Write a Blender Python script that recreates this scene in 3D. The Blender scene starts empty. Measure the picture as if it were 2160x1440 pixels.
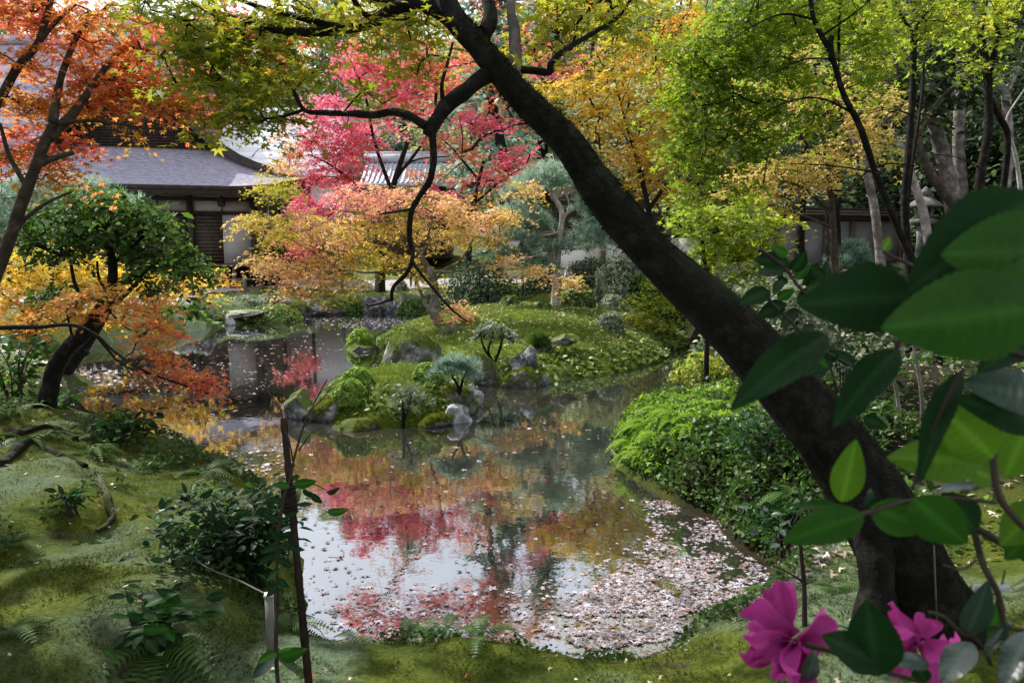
import bpy, bmesh, math, random
import numpy as np
from mathutils import Vector, Matrix, noise as mnoise

C = bpy.context.scene
COL = C.collection
PI = math.pi
R = math.radians

# ------------------------------------------------------------------ camera, sky, sun, exposure
F = 1620.0                      # focal length in photo pixels (2160 wide)
PITCH = math.atan(200 / F)
CAM = np.array([0.0, 0.0, 2.7])
SP, CP = math.sin(PITCH), math.cos(PITCH)
cd = bpy.data.cameras.new('camera')
cam = bpy.data.objects.new('camera', cd)
COL.objects.link(cam)
cam.location = CAM
cam.rotation_euler = (PI / 2 - PITCH, 0, 0)
cd.sensor_width = 36.0
cd.lens = 27.0
cd.clip_start = 0.05
cd.clip_end = 1000
cd.dof.use_dof = True
cd.dof.focus_distance = 9.0
cd.dof.aperture_fstop = 11.0
C.camera = cam

SUN_DIR = Vector((-0.52, 0.46, 0.72)).normalized()
sun_el = math.asin(SUN_DIR.z)
sun_az = math.atan2(SUN_DIR.x, SUN_DIR.y)
w = bpy.data.worlds.new('World')
C.world = w
w.use_nodes = True
wn, wl = w.node_tree.nodes, w.node_tree.links
wn.clear()
sky = wn.new('ShaderNodeTexSky'); sky.sky_type = 'NISHITA'; sky.sun_disc = False
sky.sun_elevation = sun_el; sky.sun_rotation = sun_az
sky.dust_density = 2.5; sky.air_density = 1.2
b1 = wn.new('ShaderNodeBackground'); b1.inputs[1].default_value = 0.09
b2 = wn.new('ShaderNodeBackground'); b2.inputs[0].default_value = (0.93, 0.96, 1.0, 1); b2.inputs[1].default_value = 0.95
tc = wn.new('ShaderNodeTexCoord'); nz = wn.new('ShaderNodeTexNoise'); nz.inputs['Scale'].default_value = 2.6; nz.inputs['Detail'].default_value = 6
mr = wn.new('ShaderNodeMapRange'); mr.inputs[1].default_value = 0.35; mr.inputs[2].default_value = 0.6; mr.inputs[3].default_value = 0.35; mr.inputs[4].default_value = 0.95
ms = wn.new('ShaderNodeMixShader'); wo = wn.new('ShaderNodeOutputWorld')
wl.new(sky.outputs[0], b1.inputs[0]); wl.new(tc.outputs['Generated'], nz.inputs['Vector'])
wl.new(nz.outputs[0], mr.inputs[0]); wl.new(mr.outputs[0], ms.inputs[0])
wl.new(b1.outputs[0], ms.inputs[1]); wl.new(b2.outputs[0], ms.inputs[2]); wl.new(ms.outputs[0], wo.inputs[0])
ld = bpy.data.lights.new('sun', 'SUN'); ld.energy = 4.2; ld.angle = R(0.5); ld.color = (1.0, 0.96, 0.90)
sun = bpy.data.objects.new('sun', ld); COL.objects.link(sun)
sun.rotation_euler = (-SUN_DIR).to_track_quat('-Z', 'Y').to_euler()
sun.location = (-20, 20, 40)
C.view_settings.view_transform = 'Standard'
C.view_settings.look = 'None'
C.view_settings.exposure = 1.06
C.view_settings.gamma = 1.0
C.view_settings.use_curve_mapping = False
C.render.engine = 'CYCLES'
C.cycles.max_bounces = 6
C.cycles.diffuse_bounces = 3
C.cycles.transmission_bounces = 4
C.cycles.glossy_bounces = 3
C.cycles.caustics_reflective = False
C.cycles.caustics_refractive = False
C.cycles.use_denoising = True
C.cycles.sample_clamp_indirect = 6

# ------------------------------------------------------------------ helpers
def P(px, py, d):
    """point seen at photo pixel (px, py) at horizontal distance d from the lens"""
    u, v = (px - 1080) / F, (720 - py) / F
    dy, dz = CP + v * SP, -SP + v * CP
    t = d / dy
    return np.array([u * t, d, CAM[2] + dz * t])

def G(px, py, z=0.0):
    u, v = (px - 1080) / F, (720 - py) / F
    dy, dz = CP + v * SP, -SP + v * CP
    t = (z - CAM[2]) / dz
    return np.array([u * t, dy * t, z])

def pxm(d):
    return d / F                                   # metres per photo pixel at distance d

def nrm(a):
    return a / np.maximum(np.linalg.norm(a, axis=-1, keepdims=True), 1e-9)

def make_mesh(name, V, faces, tint=None, smooth=False, mi=None):
    """faces: list of (n,k) int arrays"""
    me = bpy.data.meshes.new(name)
    V = np.asarray(V, dtype=np.float32)
    faces = [np.asarray(f, dtype=np.int32) for f in faces if len(f)]
    me.vertices.add(len(V)); me.vertices.foreach_set('co', V.ravel())
    loops = np.concatenate([f.ravel() for f in faces])
    tot = np.concatenate([np.full(len(f), f.shape[1], dtype=np.int32) for f in faces])
    start = np.concatenate([[0], np.cumsum(tot)[:-1]]).astype(np.int32)
    me.loops.add(len(loops)); me.loops.foreach_set('vertex_index', loops)
    me.polygons.add(len(tot)); me.polygons.foreach_set('loop_start', start)
    if mi is not None:
        me.polygons.foreach_set('material_index', np.asarray(mi, dtype=np.int32))
    me.update(calc_edges=True)
    if smooth:
        me.polygons.foreach_set('use_smooth', np.ones(len(tot), dtype=bool))
    if tint is not None:
        a = me.attributes.new('tint', 'FLOAT', 'POINT')
        a.data.foreach_set('value', np.asarray(tint, dtype=np.float32))
    return me

class MB:
    """collects geometry for ONE mesh object"""
    def __init__(s):
        s.v = []; s.q = []; s.t = []; s.n = 0; s.a = []
    def add(s, V, quads=None, tris=None, tint=None):
        V = np.asarray(V, dtype=float)
        if quads is not None and len(quads): s.q.append(np.asarray(quads) + s.n)
        if tris is not None and len(tris): s.t.append(np.asarray(tris) + s.n)
        s.v.append(V); s.n += len(V)
        s.a.append(np.full(len(V), 0.5) if tint is None else np.broadcast_to(tint, (len(V),)))
    def box(s, c, d, rz=0.0):
        c = np.asarray(c, float); d = np.asarray(d, float) / 2
        k = np.array([[x, y, z] for x in (-1, 1) for y in (-1, 1) for z in (-1, 1)], float) * d
        if rz:
            co, si = math.cos(rz), math.sin(rz)
            k = np.stack([k[:, 0] * co - k[:, 1] * si, k[:, 0] * si + k[:, 1] * co, k[:, 2]], 1)
        s.add(k + c, quads=[[0, 1, 3, 2], [4, 6, 7, 5], [0, 4, 5, 1], [2, 3, 7, 6], [0, 2, 6, 4], [1, 5, 7, 3]])
    def tube(s, pts, radii, sides=8, rough=0.0, res=None, seed=0, cap=True, flat=1.0):
        pts = np.asarray(pts, float); radii = np.asarray(radii, float)
        if res: pts, radii = smooth_line(pts, radii, res)
        n = len(pts)
        T = nrm(np.gradient(pts, axis=0)) if n > 1 else np.array([[0, 0, 1.]])
        up = np.array([0.13, 0.21, 0.97]) if abs(T[0][2]) < .9 else np.array([1., 0.1, 0])
        rows = []
        A = nrm(np.cross(T[0], up))
        for i in range(n):
            A = nrm(A - T[i] * np.dot(A, T[i])); B = np.cross(T[i], A)
            th = np.arange(sides) / sides * 2 * PI
            rr = np.full(sides, radii[i])
            if rough:
                for k in range(sides):
                    q = Vector((math.cos(th[k]) * 1.3 + seed * 7.1, math.sin(th[k]) * 1.3, i * 0.23))
                    rr[k] *= 1 + rough * mnoise.noise(q) + rough * .5 * mnoise.noise(q * 3.1)
            rows.append(pts[i] + (np.cos(th) * rr)[:, None] * A + (np.sin(th) * rr * flat)[:, None] * B)
        V = np.concatenate(rows)
        i = np.arange(n - 1)[:, None] * sides; j = np.arange(sides)[None, :]; j2 = (j + 1) % sides
        Q = np.stack([i + j, i + j2, i + sides + j2, i + sides + j], -1).reshape(-1, 4)
        tr = []
        if cap:
            V = np.concatenate([V, pts[:1], pts[-1:]])
            a, b = n * sides, n * sides + 1
            tr = [[a, (k + 1) % sides, k] for k in range(sides)] + [[b, (n - 1) * sides + k, (n - 1) * sides + (k + 1) % sides] for k in range(sides)]
        s.add(V, quads=Q, tris=tr)
    def mesh(s, name, origin=(0, 0, 0), smooth=False):
        V = np.concatenate(s.v) - np.asarray(origin, float)
        f = []
        if s.q: f.append(np.concatenate(s.q))
        if s.t: f.append(np.concatenate(s.t))
        return make_mesh(name, V, f, np.concatenate(s.a), smooth)

def smooth_line(pts, radii, res):
    n = len(pts); out = []; ro = []
    for i in range(n - 1):
        p0 = pts[max(i - 1, 0)]; p1 = pts[i]; p2 = pts[i + 1]; p3 = pts[min(i + 2, n - 1)]
        for k in range(res):
            t = k / res
            out.append(.5 * ((2 * p1) + (-p0 + p2) * t + (2 * p0 - 5 * p1 + 4 * p2 - p3) * t * t + (-p0 + 3 * p1 - 3 * p2 + p3) * t ** 3))
            ro.append(radii[i] * (1 - t) + radii[i + 1] * t)
    out.append(pts[-1]); ro.append(radii[-1])
    return np.array(out), np.array(ro)

def thing(name, label, cat, loc=(0, 0, 0), group=None):
    o = bpy.data.objects.new(name, None); COL.objects.link(o)
    o.location = tuple(float(x) for x in loc); o.empty_display_size = 0.1
    o['label'] = label; o['category'] = cat
    if group: o['group'] = group
    return o

def obj(name, me, mats, parent=None, kind=None, label=None, cat=None, group=None, loc=None):
    o = bpy.data.objects.new(name, me); COL.objects.link(o)
    for m in (mats if isinstance(mats, (list, tuple)) else [mats]):
        if m.name not in [x.name for x in me.materials if x]: me.materials.append(m)
    if parent is not None: o.parent = parent
    if kind: o['kind'] = kind
    if label: o['label'] = label
    if cat: o['category'] = cat
    if group: o['group'] = group
    if loc is not None: o.location = tuple(float(x) for x in loc)
    return o

def base(o):
    return np.array(o.location)

# ------------------------------------------------------------------ materials
def new_mat(name):
    m = bpy.data.materials.new(name); m.use_nodes = True
    nt = m.node_tree; nt.nodes.clear()
    out = nt.nodes.new('ShaderNodeOutputMaterial')
    return m, nt, out

def N(nt, typ, **kw):
    n = nt.nodes.new(typ)
    for k, v in kw.items():
        if k.startswith('i_'):
            key = k[2:]
            n.inputs[int(key) if key.isdigit() else key].default_value = v
        else:
            setattr(n, k, v)
    return n

def ramp(nt, src, stops, interp='LINEAR'):
    r = nt.nodes.new('ShaderNodeValToRGB'); r.color_ramp.interpolation = interp
    e = r.color_ramp.elements
    while len(e) < len(stops): e.new(0.5)
    for i, (p, c) in enumerate(stops):
        e[i].position = p; e[i].color = (*c, 1) if len(c) == 3 else c
    nt.links.new(src, r.inputs[0])
    return r.outputs[0]

def noise(nt, scale, detail=4, rough=.55, vec=None):
    n = N(nt, 'ShaderNodeTexNoise'); n.inputs['Scale'].default_value = scale; n.inputs['Detail'].default_value = detail
    n.inputs['Roughness'].default_value = rough
    if vec is None:
        g = N(nt, 'ShaderNodeNewGeometry'); vec = g.outputs['Position']
    nt.links.new(vec, n.inputs['Vector'])
    return n.outputs[0]

def mixc(nt, fac, a, b):
    m = N(nt, 'ShaderNodeMix', data_type='RGBA')
    if isinstance(fac, (int, float)): m.inputs[0].default_value = fac
    else: nt.links.new(fac, m.inputs[0])
    for s, x in ((6, a), (7, b)):
        if isinstance(x, tuple): m.inputs[s].default_value = (*x, 1)
        else: nt.links.new(x, m.inputs[s])
    return m.outputs[2]

def leaf_mat(name, stops, trans=0.5, gloss=0.025, rough=0.45):
    m, nt, out = new_mat(name)
    at = N(nt, 'ShaderNodeAttribute', attribute_name='tint')
    col = ramp(nt, at.outputs['Fac'], stops)
    d = N(nt, 'ShaderNodeBsdfDiffuse'); t = N(nt, 'ShaderNodeBsdfTranslucent'); g = N(nt, 'ShaderNodeBsdfGlossy'); g.inputs['Roughness'].default_value = rough
    nt.links.new(col, d.inputs[0]); nt.links.new(col, t.inputs[0])
    a = N(nt, 'ShaderNodeMixShader'); a.inputs[0].default_value = trans
    nt.links.new(d.outputs[0], a.inputs[1]); nt.links.new(t.outputs[0], a.inputs[2])
    b = N(nt, 'ShaderNodeMixShader'); b.inputs[0].default_value = gloss
    nt.links.new(a.outputs[0], b.inputs[1]); nt.links.new(g.outputs[0], b.inputs[2])
    nt.links.new(b.outputs[0], out.inputs[0])
    return m

def solid(name, col, rough=.7, col2=None, scale=8, bump=0.0, bscale=None, spec=.3, metal=0):
    m, nt, out = new_mat(name)
    p = N(nt, 'ShaderNodeBsdfPrincipled'); p.inputs['Roughness'].default_value = rough
    p.inputs['Specular IOR Level'].default_value = spec; p.inputs['Metallic'].default_value = metal
    if col2:
        c = mixc(nt, ramp(nt, noise(nt, scale, 6, .6), [(.35, (0, 0, 0)), (.65, (1, 1, 1))]), col, col2)
        nt.links.new(c, p.inputs['Base Color'])
    else:
        p.inputs['Base Color'].default_value = (*col, 1)
    if bump:
        bm = N(nt, 'ShaderNodeBump'); bm.inputs['Strength'].default_value = bump; bm.inputs['Distance'].default_value = 0.02
        nt.links.new(noise(nt, bscale or scale * 3, 6, .65), bm.inputs['Height']); nt.links.new(bm.outputs[0], p.inputs['Normal'])
    nt.links.new(p.outputs[0], out.inputs[0])
    return m

def mossy(name, stops, mosscol, m0, m1, scale=4, bump=.6, mscale=3, rough=.9, bscale=14, uplo=-.2):
    """stone or bark with moss that grows where noise and an upward face allow"""
    m, nt, out = new_mat(name)
    p = N(nt, 'ShaderNodeBsdfPrincipled'); p.inputs['Roughness'].default_value = rough; p.inputs['Specular IOR Level'].default_value = .2
    g = N(nt, 'ShaderNodeNewGeometry')
    st = ramp(nt, noise(nt, scale, 7, .65), stops)
    sx = N(nt, 'ShaderNodeSeparateXYZ'); nt.links.new(g.outputs['Normal'], sx.inputs[0])
    up = N(nt, 'ShaderNodeMapRange'); up.inputs[1].default_value = uplo; up.inputs[2].default_value = 1; nt.links.new(sx.outputs[2], up.inputs[0])
    mu = N(nt, 'ShaderNodeMath', operation='MULTIPLY_ADD'); mu.inputs[1].default_value = .45
    nt.links.new(up.outputs[0], mu.inputs[0]); nt.links.new(noise(nt, mscale, 5, .6), mu.inputs[2])
    fac = ramp(nt, mu.outputs[0], [(m0, (0, 0, 0)), (m1, (1, 1, 1))])
    mc = mixc(nt, noise(nt, 24, 3), mosscol, tuple(x * 1.9 for x in mosscol))
    nt.links.new(mixc(nt, fac, st, mc), p.inputs['Base Color'])
    bm = N(nt, 'ShaderNodeBump'); bm.inputs['Strength'].default_value = bump; bm.inputs['Distance'].default_value = .04
    nt.links.new(noise(nt, bscale, 8, .7), bm.inputs['Height']); nt.links.new(bm.outputs[0], p.inputs['Normal'])
    nt.links.new(p.outputs[0], out.inputs[0])
    return m

M = {}
M['bark_dark'] = mossy('mossy dark bark', [(.3, (.003, .0025, .002)), (.52, (.009, .0075, .006)), (.72, (.04, .034, .029))], (.010, .014, .003), .78, .95, scale=9, bump=1.0, mscale=5, bscale=22)
M['bark_brown'] = mossy('brown bark', [(.3, (.02, .015, .012)), (.55, (.06, .045, .035)), (.75, (.14, .12, .10))], (.04, .05, .015), .72, .9, scale=7, bump=.8, bscale=18)
M['bark_grey'] = mossy('grey bark', [(.3, (.05, .045, .04)), (.5, (.15, .13, .12)), (.7, (.36, .33, .31))], (.05, .07, .02), .78, .95, scale=5, bump=.7, bscale=16)
M['bark_white'] = mossy('pale bark', [(.3, (.12, .10, .09)), (.5, (.3, .27, .25)), (.7, (.5, .47, .45))], (.05, .07, .02), .8, .98, scale=5, bump=.5, bscale=16)
M['rock_grey'] = mossy('grey stone', [(.33, (.025, .025, .027)), (.48, (.11, .11, .12)), (.58, (.28, .28, .30)), (.68, (.52, .52, .55))], (.06, .085, .012), .72, .86, scale=4.5, bump=.9, mscale=2.5)
M['rock_pale'] = mossy('pale stone', [(.3, (.06, .06, .06)), (.44, (.32, .32, .34)), (.62, (.66, .66, .70))], (.07, .10, .02), .82, .96, scale=5, bump=.8, mscale=2.5)
M['rock_moss'] = mossy('mossy stone', [(.3, (.04, .04, .04)), (.5, (.16, .16, .155)), (.66, (.42, .42, .42))], (.045, .06, .010), .68, .80, scale=4.5, bump=1.0, mscale=2.6, bscale=22)

YG = [(0, (.16, .22, .015)), (.35, (.34, .34, .02)), (.6, (.5, .40, .03)), (.8, (.6, .30, .03)), (1, (.62, .12, .03))]
M['leaf_canopy'] = leaf_mat('yellow green maple leaf', [(0, (.14, .22, .015)), (.4, (.31, .34, .025)), (.65, (.48, .42, .035)), (.85, (.58, .28, .04)), (1, (.62, .12, .05))], .6)
M['leaf_orange'] = leaf_mat('orange red maple leaf', [(0, (.24, .21, .03)), (.25, (.60, .33, .05)), (.5, (.70, .27, .07)), (.8, (.74, .17, .08)), (1, (.72, .12, .14))], .58)
M['leaf_yellow'] = leaf_mat('yellow maple leaf', [(0, (.32, .37, .03)), (.4, (.64, .50, .05)), (.7, (.78, .50, .06)), (1, (.78, .34, .10))], .55)
M['leaf_peach'] = leaf_mat('peach and yellow maple leaf', [(0, (.36, .38, .03)), (.35, (.62, .47, .06)), (.6, (.74, .48, .21)), (.8, (.76, .40, .26)), (1, (.72, .18, .22))], .5)
M['leaf_red'] = leaf_mat('crimson maple leaf', [(0, (.60, .42, .08)), (.3, (.70, .34, .13)), (.5, (.76, .22, .17)), (.75, (.80, .15, .21)), (1, (.82, .22, .38))], .5)
M['leaf_green'] = leaf_mat('fresh green maple leaf', [(0, (.08, .15, .012)), (.5, (.25, .36, .022)), (.8, (.39, .44, .04)), (1, (.55, .46, .06))], .62)
M['leaf_gold'] = leaf_mat('pale gold maple leaf', [(0, (.28, .32, .05)), (.5, (.58, .48, .12)), (1, (.68, .46, .16))], .45)
M['leaf_camellia'] = leaf_mat('dark evergreen leaf', [(0, (.018, .045, .010)), (.6, (.062, .135, .020)), (1, (.14, .26, .03))], .4, gloss=.02, rough=.5)
M['leaf_forest'] = leaf_mat('shaded forest leaf', [(0, (.012, .028, .014)), (.6, (.04, .075, .035)), (1, (.14, .19, .05))], .3, gloss=.02)
M['leaf_hill'] = leaf_mat('pale hillside leaf', [(0, (.16, .21, .09)), (.5, (.34, .38, .18)), (1, (.52, .46, .18))], .5)
M['needle'] = leaf_mat('blue green pine needle', [(0, (.06, .12, .08)), (.5, (.20, .32, .23)), (1, (.38, .50, .38))], .4)
M['clip'] = leaf_mat('clipped shrub leaf', [(0, (.035, .07, .014)), (.5, (.12, .19, .035)), (1, (.27, .36, .10))], .38)
M['clip_bright'] = leaf_mat('bright clipped shrub leaf', [(0, (.05, .11, .01)), (.5, (.17, .31, .025)), (1, (.34, .48, .07))], .4)
M['greygreen'] = leaf_mat('grey green leaf', [(0, (.06, .09, .05)), (.5, (.17, .22, .13)), (1, (.38, .42, .28))], .35)
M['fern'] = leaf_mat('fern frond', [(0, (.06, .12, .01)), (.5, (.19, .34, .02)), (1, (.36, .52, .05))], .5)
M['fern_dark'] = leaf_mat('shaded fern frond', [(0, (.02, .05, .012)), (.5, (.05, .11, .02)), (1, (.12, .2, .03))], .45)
M['grass'] = leaf_mat('short grass', [(0, (.055, .085, .012)), (.5, (.14, .21, .022)), (1, (.30, .36, .07))], .45)
M['moss_tuft'] = leaf_mat('moss tuft', [(0, (.024, .038, .007)), (.5, (.066, .086, .012)), (1, (.14, .155, .026))], .4, gloss=.0)
M['trunk_moss'] = leaf_mat('dark trunk moss', [(0, (.010, .014, .004)), (.5, (.026, .034, .007)), (1, (.07, .085, .015))], .3, gloss=0)
M['rock_cushion'] = leaf_mat('bright moss cushion', [(0, (.035, .05, .010)), (.5, (.12, .15, .018)), (1, (.27, .30, .05))], .35, gloss=0)
M['litter'] = leaf_mat('dry fallen leaf', [(0, (.28, .20, .12)), (.5, (.58, .48, .36)), (.9, (.66, .62, .52)), (1, (.5, .12, .04))], .2, gloss=.05)
M['floating'] = leaf_mat('pale floating leaf', [(0, (.09, .05, .035)), (.3, (.22, .16, .13)), (.55, (.31, .28, .31)), (.8, (.43, .40, .46)), (.96, (.60, .57, .64)), (1, (.5, .16, .08))], .12, gloss=.05, rough=.5)  # sky glare on the leaves is put into the pale colours

def ground_material():
    m, nt, out = new_mat('moss and earth')
    p = N(nt, 'ShaderNodeBsdfPrincipled'); p.inputs['Roughness'].default_value = .95; p.inputs['Specular IOR Level'].default_value = .1
    moss = ramp(nt, noise(nt, 1.1, 6, .65), [(.30, (.022, .036, .006)), (.46, (.056, .078, .011)), (.62, (.105, .122, .018)), (.75, (.07, .10, .022))])
    blue = ramp(nt, noise(nt, .75, 3, .5), [(.50, (0, 0, 0)), (.62, (1, 1, 1))])
    c1 = mixc(nt, blue, moss, (.10, .14, .085))
    brown = ramp(nt, noise(nt, 1.9, 7, .7), [(.57, (0, 0, 0)), (.68, (1, 1, 1))])
    c2 = mixc(nt, brown, c1, (.045, .034, .022))
    fine = ramp(nt, noise(nt, 45, 5, .7), [(.3, (.55, .55, .5)), (.7, (1.5, 1.5, 1.4))])
    mm = N(nt, 'ShaderNodeMix', data_type='RGBA', blend_type='MULTIPLY'); mm.inputs[0].default_value = 1
    nt.links.new(c2, mm.inputs[6]); nt.links.new(fine, mm.inputs[7])
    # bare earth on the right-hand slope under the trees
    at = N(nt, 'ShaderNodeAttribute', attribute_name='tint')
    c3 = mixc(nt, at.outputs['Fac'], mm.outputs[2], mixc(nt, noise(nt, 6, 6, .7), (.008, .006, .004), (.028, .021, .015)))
    nt.links.new(c3, p.inputs['Base Color'])
    b = N(nt, 'ShaderNodeBump'); b.inputs['Strength'].default_value = .9; b.inputs['Distance'].default_value = .05
    ad = N(nt, 'ShaderNodeMath', operation='MULTIPLY_ADD'); ad.inputs[1].default_value = .6
    nt.links.new(noise(nt, 38, 6, .75), ad.inputs[0]); nt.links.new(noise(nt, 7, 5, .6), ad.inputs[2])
    nt.links.new(ad.outputs[0], b.inputs['Height']); nt.links.new(b.outputs[0], p.inputs['Normal'])
    nt.links.new(p.outputs[0], out.inputs[0])
    return m
M['ground'] = ground_material()

def island_material():
    m, nt, out = new_mat('island turf')
    p = N(nt, 'ShaderNodeBsdfPrincipled'); p.inputs['Roughness'].default_value = .95; p.inputs['Specular IOR Level'].default_value = .1
    g = ramp(nt, noise(nt, 1.4, 6, .65), [(.3, (.045, .07, .010)), (.48, (.10, .15, .016)), (.64, (.16, .21, .025)), (.80, (.15, .13, .05))])
    fine = ramp(nt, noise(nt, 30, 5, .75), [(.3, (.45, .45, .4)), (.7, (1.6, 1.6, 1.5))])
    mm = N(nt, 'ShaderNodeMix', data_type='RGBA', blend_type='MULTIPLY'); mm.inputs[0].default_value = 1
    nt.links.new(g, mm.inputs[6]); nt.links.new(fine, mm.inputs[7])
    nt.links.new(mm.outputs[2], p.inputs['Base Color'])
    b = N(nt, 'ShaderNodeBump'); b.inputs['Strength'].default_value = 1; b.inputs['Distance'].default_value = .08
    nt.links.new(noise(nt, 18, 7, .75), b.inputs['Height']); nt.links.new(b.outputs[0], p.inputs['Normal'])
    nt.links.new(p.outputs[0], out.inputs[0])
    return m
M['island'] = island_material()

def water_material():
    m, nt, out = new_mat('dark still pond water')
    d = N(nt, 'ShaderNodeBsdfDiffuse')
    nt.links.new(ramp(nt, noise(nt, .35, 5, .6), [(.35, (.014, .017, .014)), (.65, (.034, .029, .022))]), d.inputs[0])
    g = N(nt, 'ShaderNodeBsdfGlossy'); g.inputs['Roughness'].default_value = .02; g.inputs[0].default_value = (.84, .87, .92, 1)
    b = N(nt, 'ShaderNodeBump'); b.inputs['Strength'].default_value = .05; b.inputs['Distance'].default_value = .02
    nt.links.new(noise(nt, 5.0, 3, .5), b.inputs['Height'])
    fr = N(nt, 'ShaderNodeFresnel'); fr.inputs[0].default_value = 1.33
    mr = N(nt, 'ShaderNodeMapRange'); mr.inputs[1].default_value = .02; mr.inputs[2].default_value = .55; mr.inputs[3].default_value = .36; mr.inputs[4].default_value = .85
    nt.links.new(fr.outputs[0], mr.inputs[0])
    for n in (g,): nt.links.new(b.outputs[0], n.inputs['Normal'])
    mx = N(nt, 'ShaderNodeMixShader'); nt.links.new(mr.outputs[0], mx.inputs[0])
    nt.links.new(d.outputs[0], mx.inputs[1]); nt.links.new(g.outputs[0], mx.inputs[2])
    nt.links.new(mx.outputs[0], out.inputs[0])
    return m
M['water'] = water_material()

def roof_material():
    m, nt, out = new_mat('weathered bark shingle')
    p = N(nt, 'ShaderNodeBsdfPrincipled'); p.inputs['Roughness'].default_value = .9; p.inputs['Specular IOR Level'].default_value = .08
    tcn = N(nt, 'ShaderNodeNewGeometry'); mp = N(nt, 'ShaderNodeMapping'); mp.inputs['Scale'].default_value = (3.5, 14, 14)
    nt.links.new(tcn.outputs['Position'], mp.inputs[0])
    c = ramp(nt, noise(nt, 1.0, 6, .7, mp.outputs[0]), [(.28, (.10, .095, .12)), (.5, (.24, .23, .29)), (.72, (.42, .40, .49))])
    nt.links.new(c, p.inputs['Base Color'])
    b = N(nt, 'ShaderNodeBump'); b.inputs['Strength'].default_value = .5; b.inputs['Distance'].default_value = .05
    nt.links.new(noise(nt, 1.4, 5, .7, mp.outputs[0]), b.inputs['Height']); nt.links.new(b.outputs[0], p.inputs['Normal'])
    nt.links.new(p.outputs[0], out.inputs[0])
    return m
M['roof'] = roof_material()
M['tile'] = solid('pale roof tile', (.44, .46, .50), .6, (.32, .34, .39), 3, .3, 10, spec=.25)
M['tile_white'] = solid('roof tile with sky glare', (.80, .81, .84), .9, (.72, .73, .76), 3, 0, 10, spec=.1)  # glare of the sky on the tiles is put into this matt white
M['timber'] = solid('dark aged timber', (.022, .017, .014), .7, (.05, .038, .03), 4, .3, 25)
M['timber_brown'] = solid('brown timber', (.08, .055, .04), .7, (.14, .10, .075), 4, .3, 25)
M['plaster'] = solid('white plaster', (.72, .70, .68), .9, (.60, .58, .56), 1.3)
M['plaster_grey'] = solid('greyed plaster', (.34, .325, .31), .9, (.46, .44, .42), 1.3)  # shade on the white temple door is put into this grey
M['plaster_dim'] = solid('grey shaded plaster', (.17, .165, .16), .9, (.25, .24, .23), 1.3)  # the right wall's shade is put into this darker plaster colour
M['lantern_stone'] = solid('dark lichened granite', (.09, .09, .085), .9, (.20, .20, .19), 9, .5, 30)
M['gravel'] = solid('pale raked gravel', (.24, .225, .22), .95, (.34, .32, .31), 9, .5, 60)
M['stone_cut'] = solid('cut granite', (.26, .26, .26), .85, (.42, .41, .40), 9, .4, 30)
M['bamboo'] = solid('dark bamboo stake', (.010, .006, .005), .45, (.03, .016, .013), 9, .3, 30, spec=.15)
M['twig'] = solid('dark twig', (.022, .014, .012), .7, (.05, .035, .03), 12)
M['wood_pale'] = solid('pale weathered wood', (.12, .115, .10), .8, (.20, .19, .17), 8, .3, 40)
M['rope'] = solid('grey twine', (.10, .085, .075), .9)
M['rope_black'] = solid('black palm rope', (.012, .010, .009), .9, (.03, .025, .02), 30, .8, 60)
M['cloth_black'] = solid('black cloth', (.014, .014, .017), .9)
M['cloth_grey'] = solid('grey cloth', (.08, .08, .09), .9)
M['skin'] = solid('skin', (.45, .27, .19), .6)
M['hair'] = solid('black hair', (.008, .007, .007), .5)
M['white'] = solid('white plastic', (.42, .42, .42), .5)

# ------------------------------------------------------------------ leaf shapes
def _star(angs, lens, notch, droop=.10):
    v = [[0, 0, 0]]
    n = len(angs)
    tips = [(l * math.cos(R(a)), l * math.sin(R(a)), -droop * l) for a, l in zip(angs, lens)]
    bounds = [angs[0] - 22] + [(angs[i] + angs[i + 1]) / 2 for i in range(n - 1)] + [angs[-1] + 22]
    nts = [(notch * math.cos(R(a)), notch * math.sin(R(a)), .02) for a in bounds]
    v += tips + nts
    q = [[0, 1 + n + i, 1 + i, 1 + n + i + 1] for i in range(n)]
    v = np.array(v, float); v[:, 0] -= .15
    return v, np.array(q)
LEAF = {
    'star5': _star([-108, -54, 0, 54, 108], [.46, .62, .72, .62, .46], .25),
    'star3': _star([-75, 0, 75], [.52, .70, .52], .24),
    'dia': (np.array([[-.5, 0, 0], [0, -.28, .06], [.5, 0, -.04], [0, .28, .06]]), np.array([[0, 1, 2, 3]])),
    'oval': (np.array([[-.5, 0, 0], [-.12, -.26, .05], [.25, -.2, .03], [.5, 0, -.06], [.25, .2, .03], [-.12, .26, .05], [0, 0, -.01]]),
             np.array([[0, 1, 6, 5], [1, 2, 3, 6], [6, 3, 4, 5]])),
}
def _tuft(n, spread, wd):
    v = []; f = []
    for i in range(n):
        a = i / n * 2 * PI * 1.618 * 3; el = R(90 - spread * (i + .5) / n)
        d = np.array([math.cos(a) * math.cos(el), math.sin(a) * math.cos(el), math.sin(el)])
        s = np.cross(d, [.3, .2, 1]); s = s / np.linalg.norm(s) * wd
        k = len(v); v += [-s, s, d]; f.append([k, k + 1, k + 2])
    return np.array(v), np.array(f)
LEAF['tuft'] = _tuft(9, 95, .045)
LEAF['blades'] = _tuft(4, 55, .07)

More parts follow.
